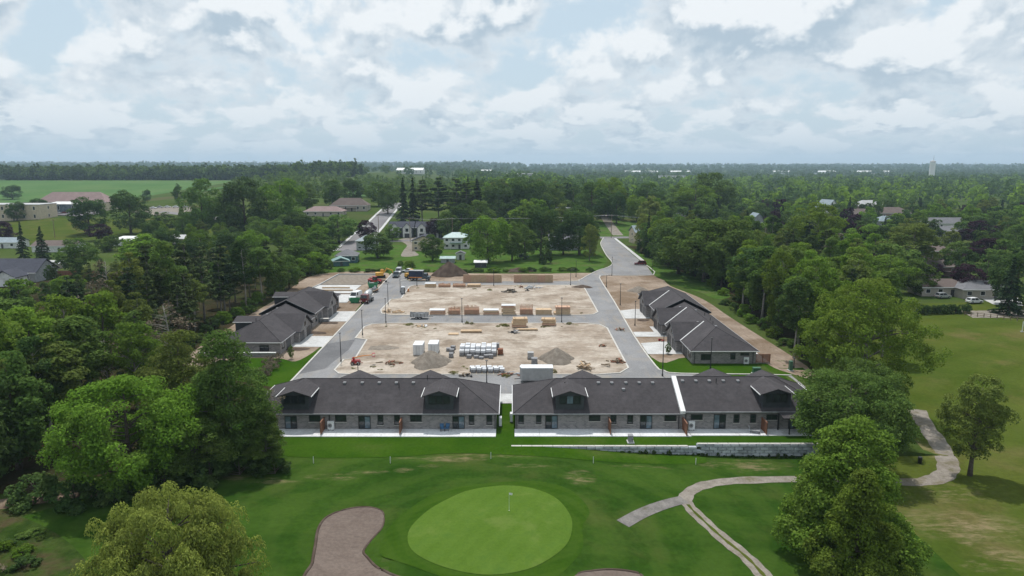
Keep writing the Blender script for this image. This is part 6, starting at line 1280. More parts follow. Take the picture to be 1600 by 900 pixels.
def clumps(rng, kind, n, H, R, z0, inner=0.35, lobes=5):
    t = rng.uniform(0, 1, n * 4); keep = rng.uniform(0, 1, n * 4) < np.clip(profile(kind, t), 0.12, 1); t = t[keep][:n]; n = len(t)
    a = rng.uniform(0, 2 * np.pi, n); ph = rng.uniform(0, 6.28, 3)
    lump = 1 + 0.16 * np.sin(lobes * a + ph[0] + 4 * t) + 0.10 * np.sin(2 * a + ph[1]) + 0.08 * np.sin(9 * t + ph[2])
    r = R * profile(kind, t) * lump * np.where(rng.uniform(0, 1, n) < 0.72, rng.uniform(0.72, 1.0, n), rng.uniform(inner, 0.75, n))
    return np.stack([np.cos(a) * r, np.sin(a) * r, z0 + t * (H - z0)], 1)
def crown_broad(seed, kind, H, R, z0, nc, nl, rc, ls, up=0.35, flat=0.72, lobes=5):
    rng = np.random.default_rng(seed); C = clumps(rng, kind, nc, H - rc * 0.5, R - rc * 0.5, z0 + rc * 0.4, lobes=lobes); n = len(C)
    rr = rc * rng.uniform(0.65, 1.3, n); k = rng.choice(n, nl, p=rr ** 2 / np.sum(rr ** 2))
    d = unit(rng.normal(size=(nl, 3)) + np.array([0, 0, up])); 
    cd = C[k] * np.array([1, 1, 0.3]); d = unit(d + 0.45 * unit(cd + 1e-6))
    pos = C[k] + d * (rr[k] * rng.uniform(0.55, 1.05, nl))[:, None] * np.array([1, 1, flat])
    nrm = unit(d * 0.8 + rng.normal(size=(nl, 3)) * 0.55 + np.array([0, 0, 0.35]))
    return leaf_cards(rng, pos, nrm, ls * rng.uniform(0.6, 1.35, nl)), C
def crown_willow(seed, H, R, nc, nl, ls):
    rng = np.random.default_rng(seed); C = clumps(rng, 'dome', nc, H - 0.6, R, H * 0.10, lobes=6); n = len(C); k = rng.integers(0, n, nl); rs = R * rng.uniform(0.07, 0.15, n); C[:, 2] += rng.normal(size=n) * 0.45; rc = rs[k]
    a = rng.uniform(0, 6.28, nl); q = np.sqrt(rng.uniform(0, 1, nl)); drop = rng.uniform(0, 1, nl) ** 1.3
    pos = C[k] + np.stack([np.cos(a) * q * rc * (1 + 0.2 * drop), np.sin(a) * q * rc * (1 + 0.2 * drop), rc * (0.95 * (1 - q ** 2)) - drop * rc * 0.9], 1)
    out = unit(np.stack([np.cos(a) * q, np.sin(a) * q, 0.7 * (1 - drop)], 1) + 1e-5); nrm = unit(out + rng.normal(size=(nl, 3)) * 0.4)
    along = np.stack([np.cos(a) * 0.35, np.sin(a) * 0.35, -np.ones(nl)], 1) + rng.normal(size=(nl, 3)) * 0.45
    return leaf_cards(rng, pos, nrm, ls * rng.uniform(0.7, 1.5, nl), 0.45, along), C
def crown_spruce(seed, H, R, z0, whorls, per, nl, ls, ragged=0.15, droop=0.25, pw=0.9):
    rng = np.random.default_rng(seed); P, Nn, Al = [], [], []
    tips = []
    for i in range(whorls):
        t = (i + rng.uniform(-.3, .3)) / whorls; t = min(max(t, 0), 0.985); z = z0 + t * (H - z0)
        for j in range(per):
            a = rng.uniform(0, 6.28); L = R * max(0.05, (1 - t)) ** pw * rng.uniform(1 - ragged * 2, 1 + ragged); tips.append((a, L, z))
    w_ = np.array([x[1] + 0.2 for x in tips]); k = rng.choice(len(tips), nl, p=w_ / w_.sum()); T = np.array(tips)[k]
    q = rng.uniform(0.12, 1, nl) ** 0.75; a = T[:, 0]; L = T[:, 1] * q; side = rng.normal(size=nl) * 0.16 * (T[:, 1] * (1.15 - q) + 0.25)
    pos = np.stack([np.cos(a) * L - np.sin(a) * side, np.sin(a) * L + np.cos(a) * side, T[:, 2] - droop * L * q + rng.normal(size=nl) * 0.12 * ls * 2], 1)
    nrm = unit(np.stack([np.cos(a) * 0.3, np.sin(a) * 0.3, np.ones(nl)], 1) + rng.normal(size=(nl, 3)) * 0.45)
    along = np.stack([np.cos(a), np.sin(a), -np.full(nl, droop * 1.3)], 1) + rng.normal(size=(nl, 3)) * 0.35
    return leaf_cards(rng, pos, nrm, ls * rng.uniform(0.7, 1.3, nl), 0.5, along), np.array([(math.cos(x[0]) * x[1] * .8, math.sin(x[0]) * x[1] * .8, x[2] - droop * x[1] * .6) for x in tips])
def leaf_mesh(name, V, mat, seed=0):
    n = len(V) // 4; me = bpy.data.meshes.new(name)
    me.vertices.add(4 * n); me.vertices.foreach_set('co', V.astype(np.float32).ravel())
    me.loops.add(4 * n); me.loops.foreach_set('vertex_index', np.arange(4 * n, dtype=np.int32))
    me.polygons.add(n); me.polygons.foreach_set('loop_start', np.arange(0, 4 * n, 4, dtype=np.int32))
    at = me.attributes.new('leafv', 'FLOAT', 'FACE'); at.data.foreach_set('value', np.random.default_rng(seed).uniform(0, 1, n).astype(np.float32))
    me.update(calc_edges=True); me.materials.append(MATS[mat]); return me
def trunk_mesh(seed, H, r, C, limbs, start=0.18, lean=0.02, bark='bark', top=0.86, sides=7):
    rn = random.Random(seed); m = MB(); pts = []; rad = []
    ph = rn.uniform(0, 6)
    for i in range(7):
        t = i / 6; z = -0.3 + (H * top + 0.3) * t; pts.append(Vector((lean * H * math.sin(ph + t * 2) * t, lean * H * math.cos(ph * 2 + t * 2) * t, z))); rad.append(r * (1.25 if i == 0 else 1) * (1 - 0.85 * t) + 0.02)
    m.tube(pts, rad, sides)
    idx = list(range(len(C))); rn.shuffle(idx)
    for k in idx[:limbs]:
        e = Vector(C[k]); zb = max(start * H, min(e.z - 0.25 * math.hypot(e.x, e.y) - 0.3, H * top * 0.95)); t = (zb + 0.3) / (H * top + 0.3)
        j = min(5, max(0, int(t * 6))); b = pts[j].lerp(pts[j + 1], t * 6 - j); rr = (r * (1 - 0.85 * t)) * 0.5 + 0.02; mid = b.lerp(e, 0.5) + Vector((0, 0, 0.06 * (e - b).length))
        m.tube([b, mid, e], [rr, rr * 0.6, rr * 0.2], max(4, sides - 3), cap=False)
    me = bpy.data.meshes.new('trunk'); me.from_pydata(m.v, [], m.f); me.polygons.foreach_set('use_smooth', [True] * len(me.polygons)); me.materials.append(MATS[bark]); return me
PROTO = {}
def proto(key, crown, trunk, H, R): PROTO.setdefault(key, []).append((crown, trunk, H, R))
def add_broad(key, seed, kind, H, R, z0, nc, nl, rc, ls, mat, r=0.3, limbs=14, bark='bark', **kw):
    V, C = crown_broad(seed, kind, H, R, z0, nc, nl, rc, ls, **kw); proto(key, leaf_mesh('crown', V, mat, seed), trunk_mesh(seed, H, r, C, limbs, z0 / H * 0.8, bark=bark), H, R)
# near, detailed trees (each used once or twice)
add_broad('near_maple', 11, 'broadcone', 16, 7.2, 0.5, 190, 38000, 1.35, 0.33, 'leaf_lime', 0.4, 40)
add_broad('near_cone', 12, 'cone', 14, 5.6, 0.8, 130, 28000, 1.15, 0.30, 'leaf_lime', 0.35, 40)
add_broad('near_dark', 13, 'round', 15, 7.5, 1.0, 150, 26000, 1.6, 0.36, 'leaf_mid', 0.4, 30)
add_broad('near_bright', 14, 'round', 15, 8.4, 0.8, 170, 34000, 1.6, 0.36, 'leaf_bright', 0.4, 40, lobes=7)
add_broad('near_upright', 15, 'oval', 19, 5.2, 1.0, 150, 28000, 1.35, 0.34, 'leaf_mid', 0.35, 40, bark='bark_grey')
add_broad('near_olive', 16, 'oval', 16, 5.0, 1.0, 120, 17000, 1.3, 0.34, 'leaf_olive', 0.3, 30)
add_broad('lone', 17, 'round', 14.3, 4.4, 2.6, 100, 17000, 1.05, 0.30, 'leaf_olive', 0.34, 40)
add_broad('big_feathery', 18, 'round', 23, 10.4, 1.5, 260, 40000, 1.7, 0.40, 'leaf_lime', 0.55, 70, bark='bark_grey', lobes=4)
V, C = crown_willow(19, 11.5, 8.6, 330, 62000, 0.27); proto('willow', leaf_mesh('crown', V, 'leaf_willow', 19), trunk_mesh(19, 11.5, 0.5, C, 40, 0.2), 11.5, 8.6)
# middle distance
for s in range(3):
    add_broad('aspen', 30 + s, 'oval', 19, 3.3 + 0.3 * s, 6.8, 60, 6200, 1.05, 0.46, ('leaf_mid', 'leaf_olive', 'leaf_dark')[s], 0.2, 26, 'bark_pale', up=0.2)
for s in range(3):
    add_broad('maple', 40 + s, 'round', 14, 6.0, 0.9, 70, 6500, 1.6, 0.55, ('leaf_mid', 'leaf_dark', 'leaf_bright')[s], 0.35, 18, lobes=4 + s)
for s in range(2):
    add_broad('ash', 45 + s, 'oval', 16, 4.8, 1.5, 60, 6000, 1.4, 0.52, ('leaf_bright', 'leaf_mid')[s], 0.3, 20)
add_broad('feathery', 48, 'vase', 17, 5.6, 1.5, 80, 6500, 1.3, 0.5, 'leaf_lime', 0.3, 40, 'bark_grey'); add_broad('feathery', 49, 'oval', 17, 5.2, 1.5, 80, 6500, 1.3, 0.5, 'leaf_olive', 0.3, 40, 'bark_grey')
add_broad('purple', 50, 'round', 11, 5.0, 0.6, 60, 5600, 1.3, 0.5, 'leaf_purple', 0.3, 14)
for s in range(2):
    V, C = crown_spruce(60 + s, 20, 4.0, 1.0, 26, 7, 6500, 0.6, 0.2); proto('spruce', leaf_mesh('crown', V, 'needle_dark', s), trunk_mesh(60 + s, 20, 0.3, C, 60, 0.1, 0.0, 'bark', 0.97), 20, 4.0)
for s in range(3):
    V, C = crown_spruce(64 + s, 20, 3.6, 6.5, 15, 6, 5200, 0.62, 0.4, -0.12, 0.45); proto('pine', leaf_mesh('crown', V, 'needle_pine' if s else 'needle_dark', s), trunk_mesh(64 + s, 20, 0.24, C, 60, 0.2, 0.012, 'bark_grey', 0.95), 20, 3.6)
rng0 = np.random.default_rng(77); C = clumps(rng0, 'oval', 46, 15, 2.6, 4.0)
V, _ = crown_broad(78, 'oval', 15, 2.8, 5, 26, 700, 0.9, 0.35, 'leaf_brown' and 0.3); proto('bare', leaf_mesh('crown', V, 'leaf_brown', 3), trunk_mesh(77, 15, 0.17, C, 46, 0.2, 0.03, 'bark_pale', 0.95), 15, 2.8)
for s in range(3):
    V, C = crown_broad(80 + s, 'dome', 2.6, 2.0, 0.05, 26, 2200, 0.55, 0.26); proto('bush', leaf_mesh('crown', V, ('leaf_mid', 'leaf_bright', 'leaf_dark')[s], s), trunk_mesh(80 + s, 2.4, 0.07, C, 14, 0.05), 2.6, 2.0)
V, C = crown_broad(86, 'dome', 2.6, 2.0, 0.05, 26, 1500, 0.6, 0.24); proto('weed', leaf_mesh('crown', V, 'leaf_weed', s), trunk_mesh(86, 2.4, 0.05, C, 14, 0.05), 2.6, 2.0)
V, C = crown_broad(84, 'dome', 2.6, 2.0, 0.05, 26, 900, 0.5, 0.22); proto('twiggy', leaf_mesh('crown', V, 'leaf_brown', 9), trunk_mesh(84, 2.5, 0.05, C, 26, 0.02, bark='bark_grey'), 2.6, 2.0)
# far
for s in range(4):
    add_broad('far_broad', 90 + s, ('round', 'oval', 'round', 'oval')[s], 13, (6.0, 5.0, 6.4, 4.6)[s], 0.6, 40, 1700, 1.7, 1.05, ('leaf_mid', 'leaf_bright', 'leaf_dark', 'leaf_olive')[s], 0.3, 6)
for s in range(2):
    V, C = crown_spruce(96 + s, 18, 3.6, 0.8, 20, 6, 1800, 1.0, 0.2); proto('far_spruce', leaf_mesh('crown', V, 'needle_dark', s), trunk_mesh(96 + s, 18, 0.3, C, 12, 0.1, 0.0, 'bark', 0.97), 18, 3.6)
add_broad('far_purple', 99, 'round', 11, 5.0, 0.5, 40, 1600, 1.4, 0.95, 'leaf_purple', 0.3, 6)

TR = random.Random(2024); PLACED = []
VAR = {'far_broad': ('green', 'bright green', 'dark green', 'olive-green')}
NAMES = {'near_maple': 'maple_tree', 'near_cone': 'maple_tree', 'near_dark': 'broadleaf_tree', 'near_bright': 'maple_tree', 'near_upright': 'broadleaf_tree', 'near_olive': 'broadleaf_tree', 'lone': 'broadleaf_tree', 'big_feathery': 'broadleaf_tree', 'willow': 'willow_tree',
         'aspen': 'aspen_tree', 'maple': 'maple_tree', 'ash': 'ash_tree', 'feathery': 'broadleaf_tree', 'purple': 'purple_maple_tree', 'spruce': 'spruce_tree', 'pine': 'pine_tree', 'bare': 'bare_tree', 'bush': 'bush', 'twiggy': 'dry_bush', 'weed': 'weed_clump', 'far_broad': 'broadleaf_tree', 'far_spruce': 'spruce_tree', 'far_purple': 'purple_maple_tree'}
def tree(kind, x, y, h, label, group=None, width=None, var=None, cat=None):
    P = PROTO[kind]; crown, trunk, H, R = P[TR.randrange(len(P)) if var is None else var]
    z = zg(x, y); s = h / H; sx = (width / (2 * R)) if width else s * TR.uniform(0.88, 1.14)
    t = thing(NAMES[kind], label, cat or ('bush' if kind in ('bush', 'twiggy') else ('weeds' if kind == 'weed' else 'tree')), (x, y, z - 0.05), group)
    t.rotation_euler.z = TR.uniform(0, 6.28); t.scale = (sx, sx, s)
    for nm, me in (('trunk' if t['category'] == 'tree' else 'stem', trunk), ('crown' if t['category'] == 'tree' else 'foliage', crown)):
        o = bpy.data.objects.new(nm, me); COL.objects.link(o); o.parent = t
    PLACED.append((x, y, sx * R)); return t
def tpx(kind, px, py, pt, wpx, label, group=None, var=None, maxh=34):
    x, y = G(px, py); h = min(maxh, ztop(pt, y) - zg(x, y)); return tree(kind, x, y, h, label, group, wpx * mpp(y) * 1.04 if wpx else None, var)
# foreground trees
tree('near_maple', 35.6, 68.5, 16.2, 'tall yellow-green maple standing over the cart path, the larger of two', None, 15.6)
tree('near_cone', 33.4, 61.5, 13.2, 'shorter conical yellow-green maple in front of the larger one by the cart path', None, 9.8)
tree('near_dark', 46.0, 90, 14.2, 'dark green round tree behind the yellow-green maples at the end of the patio', None, 15.5)
tree('big_feathery', 59.5, 112, 22.8, 'huge feathery light green tree at the edge of the open fairway', None, 18.8)
tree('lone', 62.0, 87.8, 14.5, 'lone round olive-green tree with dark trunk on the dry fairway', None, 7.7)
tree('near_dark', 53.0, 101, 11.5, 'dark green tree tucked under the huge feathery one', None, 12)
tree('near_bright', -47.2, 80.5, 14.4, 'bright green spreading maple at the edge of the golf rough', None, 16.4)
tree('near_upright', -37.6, 87.5, 18.6, 'dark upright tree in front of the shorter bungalow row', None, 10.2)
tree('near_olive', -48, 96, 16.6, 'yellowish olive tree behind the bright green maple', None, 10.6)
tree('near_dark', -41.5, 84.5, 9.0, 'low dark tree filling the gap beneath the bright green maple', None, 12)
tree('near_upright', -32.8, 86.8, 9.0, 'small dark tree with ragged top growing at the patio end', None, 5.6)
tree('bare', -33.4, 93.0, 9.5, 'thin leafless tree in front of the bungalow dormer', None, 3.2)
tree('willow', -30.6, 57.0, 11.8, 'pale green willow with drooping branches beside the sand bunker', None, 13.8)
for x, y, h in ((-35.5, 84.6, 3.2), (-31.2, 85.4, 2.6), (-38.5, 82.5, 3.4), (-43, 80, 3.2), (-47.5, 77.8, 3.0), (-52, 76.5, 3.4), (-57, 77, 3.6)):
    tree('bush', x, y, h, 'dark leafy bush under the trees along the golf rough', 'bushes under the trees along the rough', h * 1.8, 2)
for k in range(110):
    x = TR.uniform(-78, -42); y = TR.uniform(52, 70)
    if x > -42 - (y - 50) * 0.4: continue
    tree(TR.choice(['bush', 'bush', 'bush', 'twiggy']), x, y, TR.uniform(0.35, 1.3), 'low scrub bush on the weedy bank beside the willow', 'scrub bushes on the weedy bank', TR.uniform(1.0, 3.0))
for i, (px, py, pt, wd, k, lb) in enumerate(((30, 735, 545, 120, 'ash', 'full green tree at the dark corner of the wood by the bare bank'), (-15, 760, 590, 130, 'maple', 'rounded tree over the bare bank at the wood corner'), (85, 700, 520, 100, 'aspen', 'slender tree behind the bright spreading maple'), (5, 680, 490, 110, 'feathery', 'feathery tree deep in the wood corner'), (60, 640, 478, 110, 'ash', 'tall full tree deep in the wood corner'), (130, 660, 490, 90, 'aspen', 'pale-trunked tree rising behind the bright spreading maple'), (-30, 640, 490, 120, 'maple', 'dark rounded tree deep in the wood corner'), (110, 610, 462, 90, 'feathery', 'light feathery tree rising over the wood corner'), (215, 640, 505, 80, 'feathery', 'light feathery tree between the olive and bright trees'), (170, 600, 455, 90, 'ash', 'green tree behind the olive tree'), (10, 600, 462, 110, 'aspen', 'tall slender tree deep in the wood'), (270, 600, 470, 70, 'bare', 'grey half-bare tree behind the olive tree'))):
    tpx(k, px, py, pt, wd, lb, None, None, 20)
# the dense wood beside the estate
LW = 'in the wood beside the parked machines'
def inside(x, y, poly):
    c = False; n = len(poly)
    for i in range(n):
        (x1, y1), (x2, y2) = poly[i], poly[i - 1]
        if (y1 > y) != (y2 > y) and x < (x2 - x1) * (y - y1) / (y2 - y1) + x1: c = not c
    return c
def scatter(poly, n, gap, tries=6000):
    xs_ = [p[0] for p in poly]; ys_ = [p[1] for p in poly]; out = []
    for _ in range(tries):
        if len(out) >= n: break
        x, y = TR.uniform(min(xs_), max(xs_)), TR.uniform(min(ys_), max(ys_))
        if not inside(x, y, poly) or abs(x) > 0.80 * y + 12: continue
        g = gap(x, y) if callable(gap) else gap
        if any((x - a) ** 2 + (y - b) ** 2 < g * g for a, b in out) or any((x - a) ** 2 + (y - b) ** 2 < (r * 0.5 + g * 0.4) ** 2 for a, b, r in PLACED[:14]) or any((x - a) ** 2 + (y - b) ** 2 < r * r for a, b, r in CLEAR): continue
        out.append((x, y))
    return out
HUE = {'pine': ('very dark', 'dark', 'dark'), 'aspen': ('green', 'olive', 'dark green'), 'ash': ('bright', 'mid-green'), 'maple': ('mid-green', 'dark', 'bright'), 'feathery': ('lime', 'olive'), 'bare': ('',)}
WHAT = {'pine': 'pine with bare lower trunk', 'aspen': 'slender pale-trunked tree', 'ash': 'full upright tree', 'maple': 'rounded tree', 'feathery': 'feathery tree', 'bare': 'half-bare grey tree'}
def wood_look(k, v, h): return ' '.join(('low' if h < 12 else ('tall' if h > 15.5 else '')).split() + HUE[k][v].split() + [WHAT[k], ''])
def wood_kind(x, y):
    q = TR.random()
    if y > 128: return 'pine' if q < 0.5 else ('aspen' if q < 0.85 else ('bare' if q < 0.91 else 'ash'))
    return 'aspen' if q < 0.42 else ('ash' if q < 0.72 else ('maple' if q < 0.86 else ('bare' if q < 0.94 else 'feathery')))
LBL = {'pine': 'tall dark pine with bare lower trunk ', 'aspen': 'slender pale-trunked tree ', 'ash': 'full green broadleaf tree ', 'maple': 'rounded broadleaf tree ', 'bare': 'half-bare grey tree ', 'feathery': 'feathery light green tree ', 'spruce': 'dark spruce ', 'purple': 'dark purple maple '}
for x, y in scatter([(-64, 100), (-70, 135), (-75, 165), (-76, 205), (-77, 235), (-130, 250), (-175, 195), (-120, 100), (-90, 86), (-62, 88)], 150, 7.0):
    k = wood_kind(x, y); h = {'pine': TR.uniform(15, 20), 'aspen': TR.uniform(14, 18.5), 'ash': TR.uniform(12, 16), 'maple': TR.uniform(10, 14), 'bare': TR.uniform(11, 15), 'feathery': TR.uniform(12, 16)}[k] * (0.86 if y > 150 else 0.95) * (0.62 if x < -108 and y > 125 else (0.8 if x < -96 and y > 115 else 1))
    v = TR.randrange(len(PROTO[k])); tree(k, x, y, h, wood_look(k, v, h) + LW, k + ' trees of the wood by the machines', None, v)
for px, py, pt, wd, k in ((430, 466, 392, 40, 'ash'), (452, 452, 398, 44, 'maple'), (410, 470, 385, 44, 'aspen'), (385, 482, 372, 46, 'aspen'), (352, 492, 378, 44, 'pine'), (320, 503, 382, 44, 'pine'), (296, 512, 376, 46, 'pine'), (268, 520, 372, 46, 'aspen'), (240, 528, 380, 46, 'pine'), (214, 540, 392, 48, 'aspen'), (178, 548, 400, 50, 'bare'), (132, 575, 455, 56, 'bare')):
    tpx(k, px, py, pt, wd, LBL[k] + 'at the wood front along the dirt strip', k + ' trees along the dirt strip edge')
for k in range(20):
    q = k / 19; x = -66 - 9 * q + TR.uniform(-3.5, 0.2) + (6 if q < 0.1 else 0); y = 122 + q * 122
    tree('bush', x - 2, y, TR.uniform(1.6, 3.4), 'leafy undergrowth bush along the dirt strip under the wood', 'undergrowth along the dirt strip', TR.uniform(3.2, 5.4))
# wood on the other side
RW = 'in the wood behind the white roof valleys'
for x, y in scatter([(63, 126), (63, 160), (64.5, 185), (68, 215), (66, 262), (60, 300), (60, 345), (112, 330), (118, 240), (104, 205), (92, 178), (74, 130)], 105, lambda x, y: 7.4):
    q = TR.random(); k = 'ash' if q < 0.3 else ('feathery' if q < 0.5 else ('aspen' if q < 0.72 else ('maple' if q < 0.86 else ('pine' if q < 0.93 else 'bare'))))
    h = {'ash': TR.uniform(14, 18.5), 'feathery': TR.uniform(14, 18.5), 'aspen': TR.uniform(15, 19.5), 'maple': TR.uniform(12.5, 17), 'pine': TR.uniform(16, 20), 'bare': TR.uniform(13, 16)}[k]; v = TR.randrange(len(PROTO[k])); tree(k, x, y, h, wood_look(k, v, h) + RW, k + ' trees of the wood by the white valleys', None, v)
for px, py, pt, wd, lb in ((1060, 428, 345, 90, 'broad dark green tree at the wood corner by the maroon car'), (1100, 440, 322, 110, 'widest rounded tree crowning the wood corner'), (1140, 445, 330, 100, 'broad rounded tree next to the widest one in the wood'), (1045, 415, 350, 70, 'dark rounded tree standing over the maroon car')):
    tpx('maple', px, py, pt, wd, lb, None, 1 if px < 1090 else 0, 22)
for px, py, pt, wd in ((1265, 545, 395, 80), (1215, 520, 390, 60), (1160, 485, 385, 60), (1190, 500, 372, 60), (1240, 560, 430, 60)):
    tpx('feathery' if px % 2 else 'aspen', px, py, pt, wd, ('feathery light green' if px % 2 else 'slender pale-trunked') + ' tree on the wood edge over the trampled dirt strip', 'edge trees over the trampled strip', None, 20)
for k in range(26):
    q = k / 25; y = 128 + q * 190; x = (60.6 if y < 200 else 66) + TR.uniform(-0.3, 2.4) - (4 if y > 280 else 0)
    tree('bush', x, y, TR.uniform(1.6, 3.6), 'leafy undergrowth bush along the wood edge beside the weedy verge', 'undergrowth beside the weedy verge', TR.uniform(3, 5.6))
# trees one can name between estate and town
NAMED = [('maple', 762, 411, 334, 70, 'large light green tree at the middle of the meadow', 2), ('maple', 676, 408, 366, 36, 'small round tree beside the beige house at the gravel driveway', 0), ('maple', 590, 403, 364, 54, 'dark spreading tree in front of the grey hip-roofed house', 1), ('purple', 574, 376, 344, 28, 'dark purple maple beside the light street up the hill', None), ('purple', 680, 371, 341, 30, 'dark purple maple beside the townhouse', None),
 ('ash', 613, 376, 350, 26, 'small green tree in front of the townhouses', 1), ('maple', 905, 398, 322, 66, 'broad dark tree over the grey meadow house', 1), ('maple', 845, 400, 322, 60, 'dark leafy tree beside the broad one at the meadow house', 1), ('feathery', 921, 408, 348, 26, 'narrow brownish-green tree at the bend of the road', 1), ('ash', 820, 405, 350, 40, 'green tree shading the dark car on the meadow', 1), ('ash', 800, 408, 345, 36, 'green tree standing by the large light green one', 1),
 ('maple', 520, 322, 281, 40, 'round tree over the pink roof', 0), ('maple', 552, 318, 279, 36, 'dark tree behind the large brown roof', 1), ('maple', 592, 322, 284, 40, 'green tree at the top of the light street', 0), ('maple', 606, 334, 287, 34, 'leafy tree beside the top of the light street', 0), ('ash', 480, 330, 284, 40, 'tall green tree above the pink-roofed building', 1),
 ('maple', 780, 352, 286, 60, 'tall dark tree behind the large light green one', 1), ('maple', 822, 350, 278, 70, 'tall wide dark tree behind the meadow trees', 1), ('ash', 862, 345, 290, 50, 'tall green tree beside the white-roofed house', 1), ('maple', 925, 348, 284, 62, 'tall wide green tree at the end of the gravel lane', 0), ('maple', 950, 340, 275, 50, 'bright-topped tree beyond the gravel lane end', 2), ('maple', 880, 398, 345, 46, 'dark tree before the grey meadow house', 1), ('maple', 700, 372, 330, 40, 'green tree beside the purple maple at the townhouse', 0), ('maple', 722, 368, 318, 50, 'dark tree behind the green-roofed house', 1), ('maple', 750, 366, 312, 50, 'tall green tree next to the green-roofed house', 0), ('maple', 1010, 335, 285, 50, 'round tree over the ranch roofs', 0), ('ash', 1062, 338, 285, 50, 'tall green tree at the end of the ranch roofs', 1),
 ('maple', 963, 350, 300, 34, 'round dark tree beside the gravel lane', 1), ('maple', 995, 346, 303, 38, 'lime-green round tree beyond the gravel lane', 2), ('maple', 1033, 345, 311, 26, 'dark round tree between the ranch roofs', 1), ('spruce', 1012, 402, 330, 16, 'dark columnar conifer beside the tan house', None), ('bush', 1003, 395, 376, 20, 'dark green shrub beside the tan house', 2),
 ('maple', 530, 379, 335, 60, 'round green tree beside the lower street', 0), ('maple', 470, 384, 332, 62, 'dark round tree beside the lower street', 1), ('ash', 500, 378, 337, 40, 'green tree between two round trees by the lower street', 1), ('ash', 495, 410, 360, 60, 'tall green tree behind the teal house', 1), ('maple', 465, 425, 372, 70, 'big rounded green tree at the corner of the wood', 0), ('maple', 485, 428, 392, 50, 'rounded green tree nearest the teal lean-to', 2),
 ('maple', 205, 366, 298, 60, 'large dark tree on the grassy slope', 1), ('maple', 140, 366, 308, 60, 'large dark tree beside the other on the grassy slope', 1), ('ash', 258, 362, 331, 40, 'low round tree alone on the grassy slope', 1), ('maple', 318, 372, 278, 60, 'big green tree at the end of the crop field', 0), ('maple', 385, 372, 278, 80, 'wide grey-green tree beside the crop field', 1), ('maple', 440, 366, 276, 70, 'big bright tree above the pink roof', 2), ('maple', 355, 372, 305, 46, 'green tree between the two large field-edge trees', 0),
 ('purple', 155, 376, 350, 34, 'purple maple under the dark slope trees', None), ('purple', 4, 382, 346, 34, 'purple maple beside the grey-roofed town house', None), ('spruce', 38, 412, 346, 22, 'dark spruce in front of the white bungalow', None), ('spruce', 68, 413, 352, 28, 'dark spruce beside another in front of the white bungalow', None), ('maple', 20, 312, 289, 30, 'dark tree standing over the flat-roofed building', 1), ('maple', 230, 316, 296, 14, 'small round tree on the crop field edge', 1), ('ash', 279, 318, 286, 16, 'small upright tree on the crop field edge', 1), ('maple', 60, 337, 310, 36, 'dark tree in front of the long hall', 1), ('maple', 27, 345, 315, 30, 'round tree in front of the flat-roofed building', 1),
 ('bush', 173, 392, 365, 46, 'pale bluish rounded shrub above the wood', 0), ('maple', 120, 425, 372, 60, 'green tree above the rust-brown fence', 0), ('ash', 225, 425, 366, 70, 'light tree rising above the dense wood', 0), ('maple', 108, 470, 430, 46, 'bright tree beside the white garage', 2), ('bush', 30, 470, 437, 60, 'bright green bush beside the white garage', 1),
 ('purple', 1305, 395, 362, 24, 'purple maple beside the narrow grey house', None), ('purple', 1527, 384, 345, 52, 'large dark purple maple beside the tall white house', None), ('purple', 1540, 420, 373, 64, 'huge dark purple maple above the fairway bungalows', None), ('purple', 1512, 460, 413, 48, 'dark purple maple next to the taupe-roofed bungalow', None), ('purple', 1464, 437, 412, 18, 'small purple maple between brown-roofed houses', None), ('purple', 1207, 372, 330, 32, 'purple maple behind the mauve house', None),
 ('maple', 1583, 400, 350, 40, 'round green tree behind the huge purple maple', 0), ('spruce', 1574, 492, 400, 46, 'large dark spruce beside the concrete lot', None), ('maple', 1585, 478, 392, 80, 'dark green tree overhanging the concrete lot', 1), ('maple', 1360, 392, 348, 60, 'rounded tree with bright top in front of the town', 2), ('feathery', 1420, 430, 345, 90, 'wide feathery tree beside the brown-roofed houses', 1), ('feathery', 1380, 470, 400, 80, 'feathery light tree behind the huge one', 0), ('feathery', 1272, 420, 318, 70, 'tall light green feathery tree above the wood', 0), ('maple', 1330, 440, 392, 60, 'green tree in the dip before the town', 0), ('feathery', 1300, 470, 402, 60, 'lime feathery tree behind the wood', 0), ('maple', 1430, 460, 405, 60, 'green tree beside the taupe-roofed bungalow', 0),
 ('maple', 1105, 340, 262, 80, 'tall broad tree above the wood towards the apartment blocks', 0), ('maple', 1085, 345, 288, 70, 'broad bright tree below the tall one', 2), ('bush', 693, 422, 412, 20, 'low bush in the meadow by the soil heap', 0), ('bush', 640, 418, 407, 20, 'low rounded bush in the meadow by the street end', 1), ('bush', 625, 416, 406, 12, 'small round bush in the meadow', 0), ('bush', 852, 412, 388, 26, 'rounded dark bush near the meadow trees', 2), ('bush', 508, 420, 404, 26, 'leafy shrub beside the teal lean-to', 0)]
for k, px, py, pt, wd, lb, v in NAMED: tpx(k, px, py, pt, wd, lb, None, v)
for px, pt in ((631, 271), (646, 272), (660, 280), (686, 276), (714, 278), (729, 284), (746, 268)):
    tpx('spruce' if px in (631, 646, 746) else 'pine', px, 352 + (px % 3), pt, 26 if px < 650 else 34, 'tall dark conifer in the group behind the townhouses', 'tall conifers behind the townhouses', None, 30)
for px, py, h in ((797.5, 0, 0),): pass
for k in range(20):
    x = -70 + k * 5.2 + TR.uniform(-1.5, 1.5); y = 258.5 + TR.uniform(-0.8, 1.5) + (2 if x > 10 else 0)
    if x < 30: tree('bush', x, y, TR.uniform(0.9, 1.9), 'low hedge-like shrub along the meadow edge behind the plots', 'shrubs along the meadow edge', TR.uniform(3, 6))
(hx, hy) = G(1478, 491)
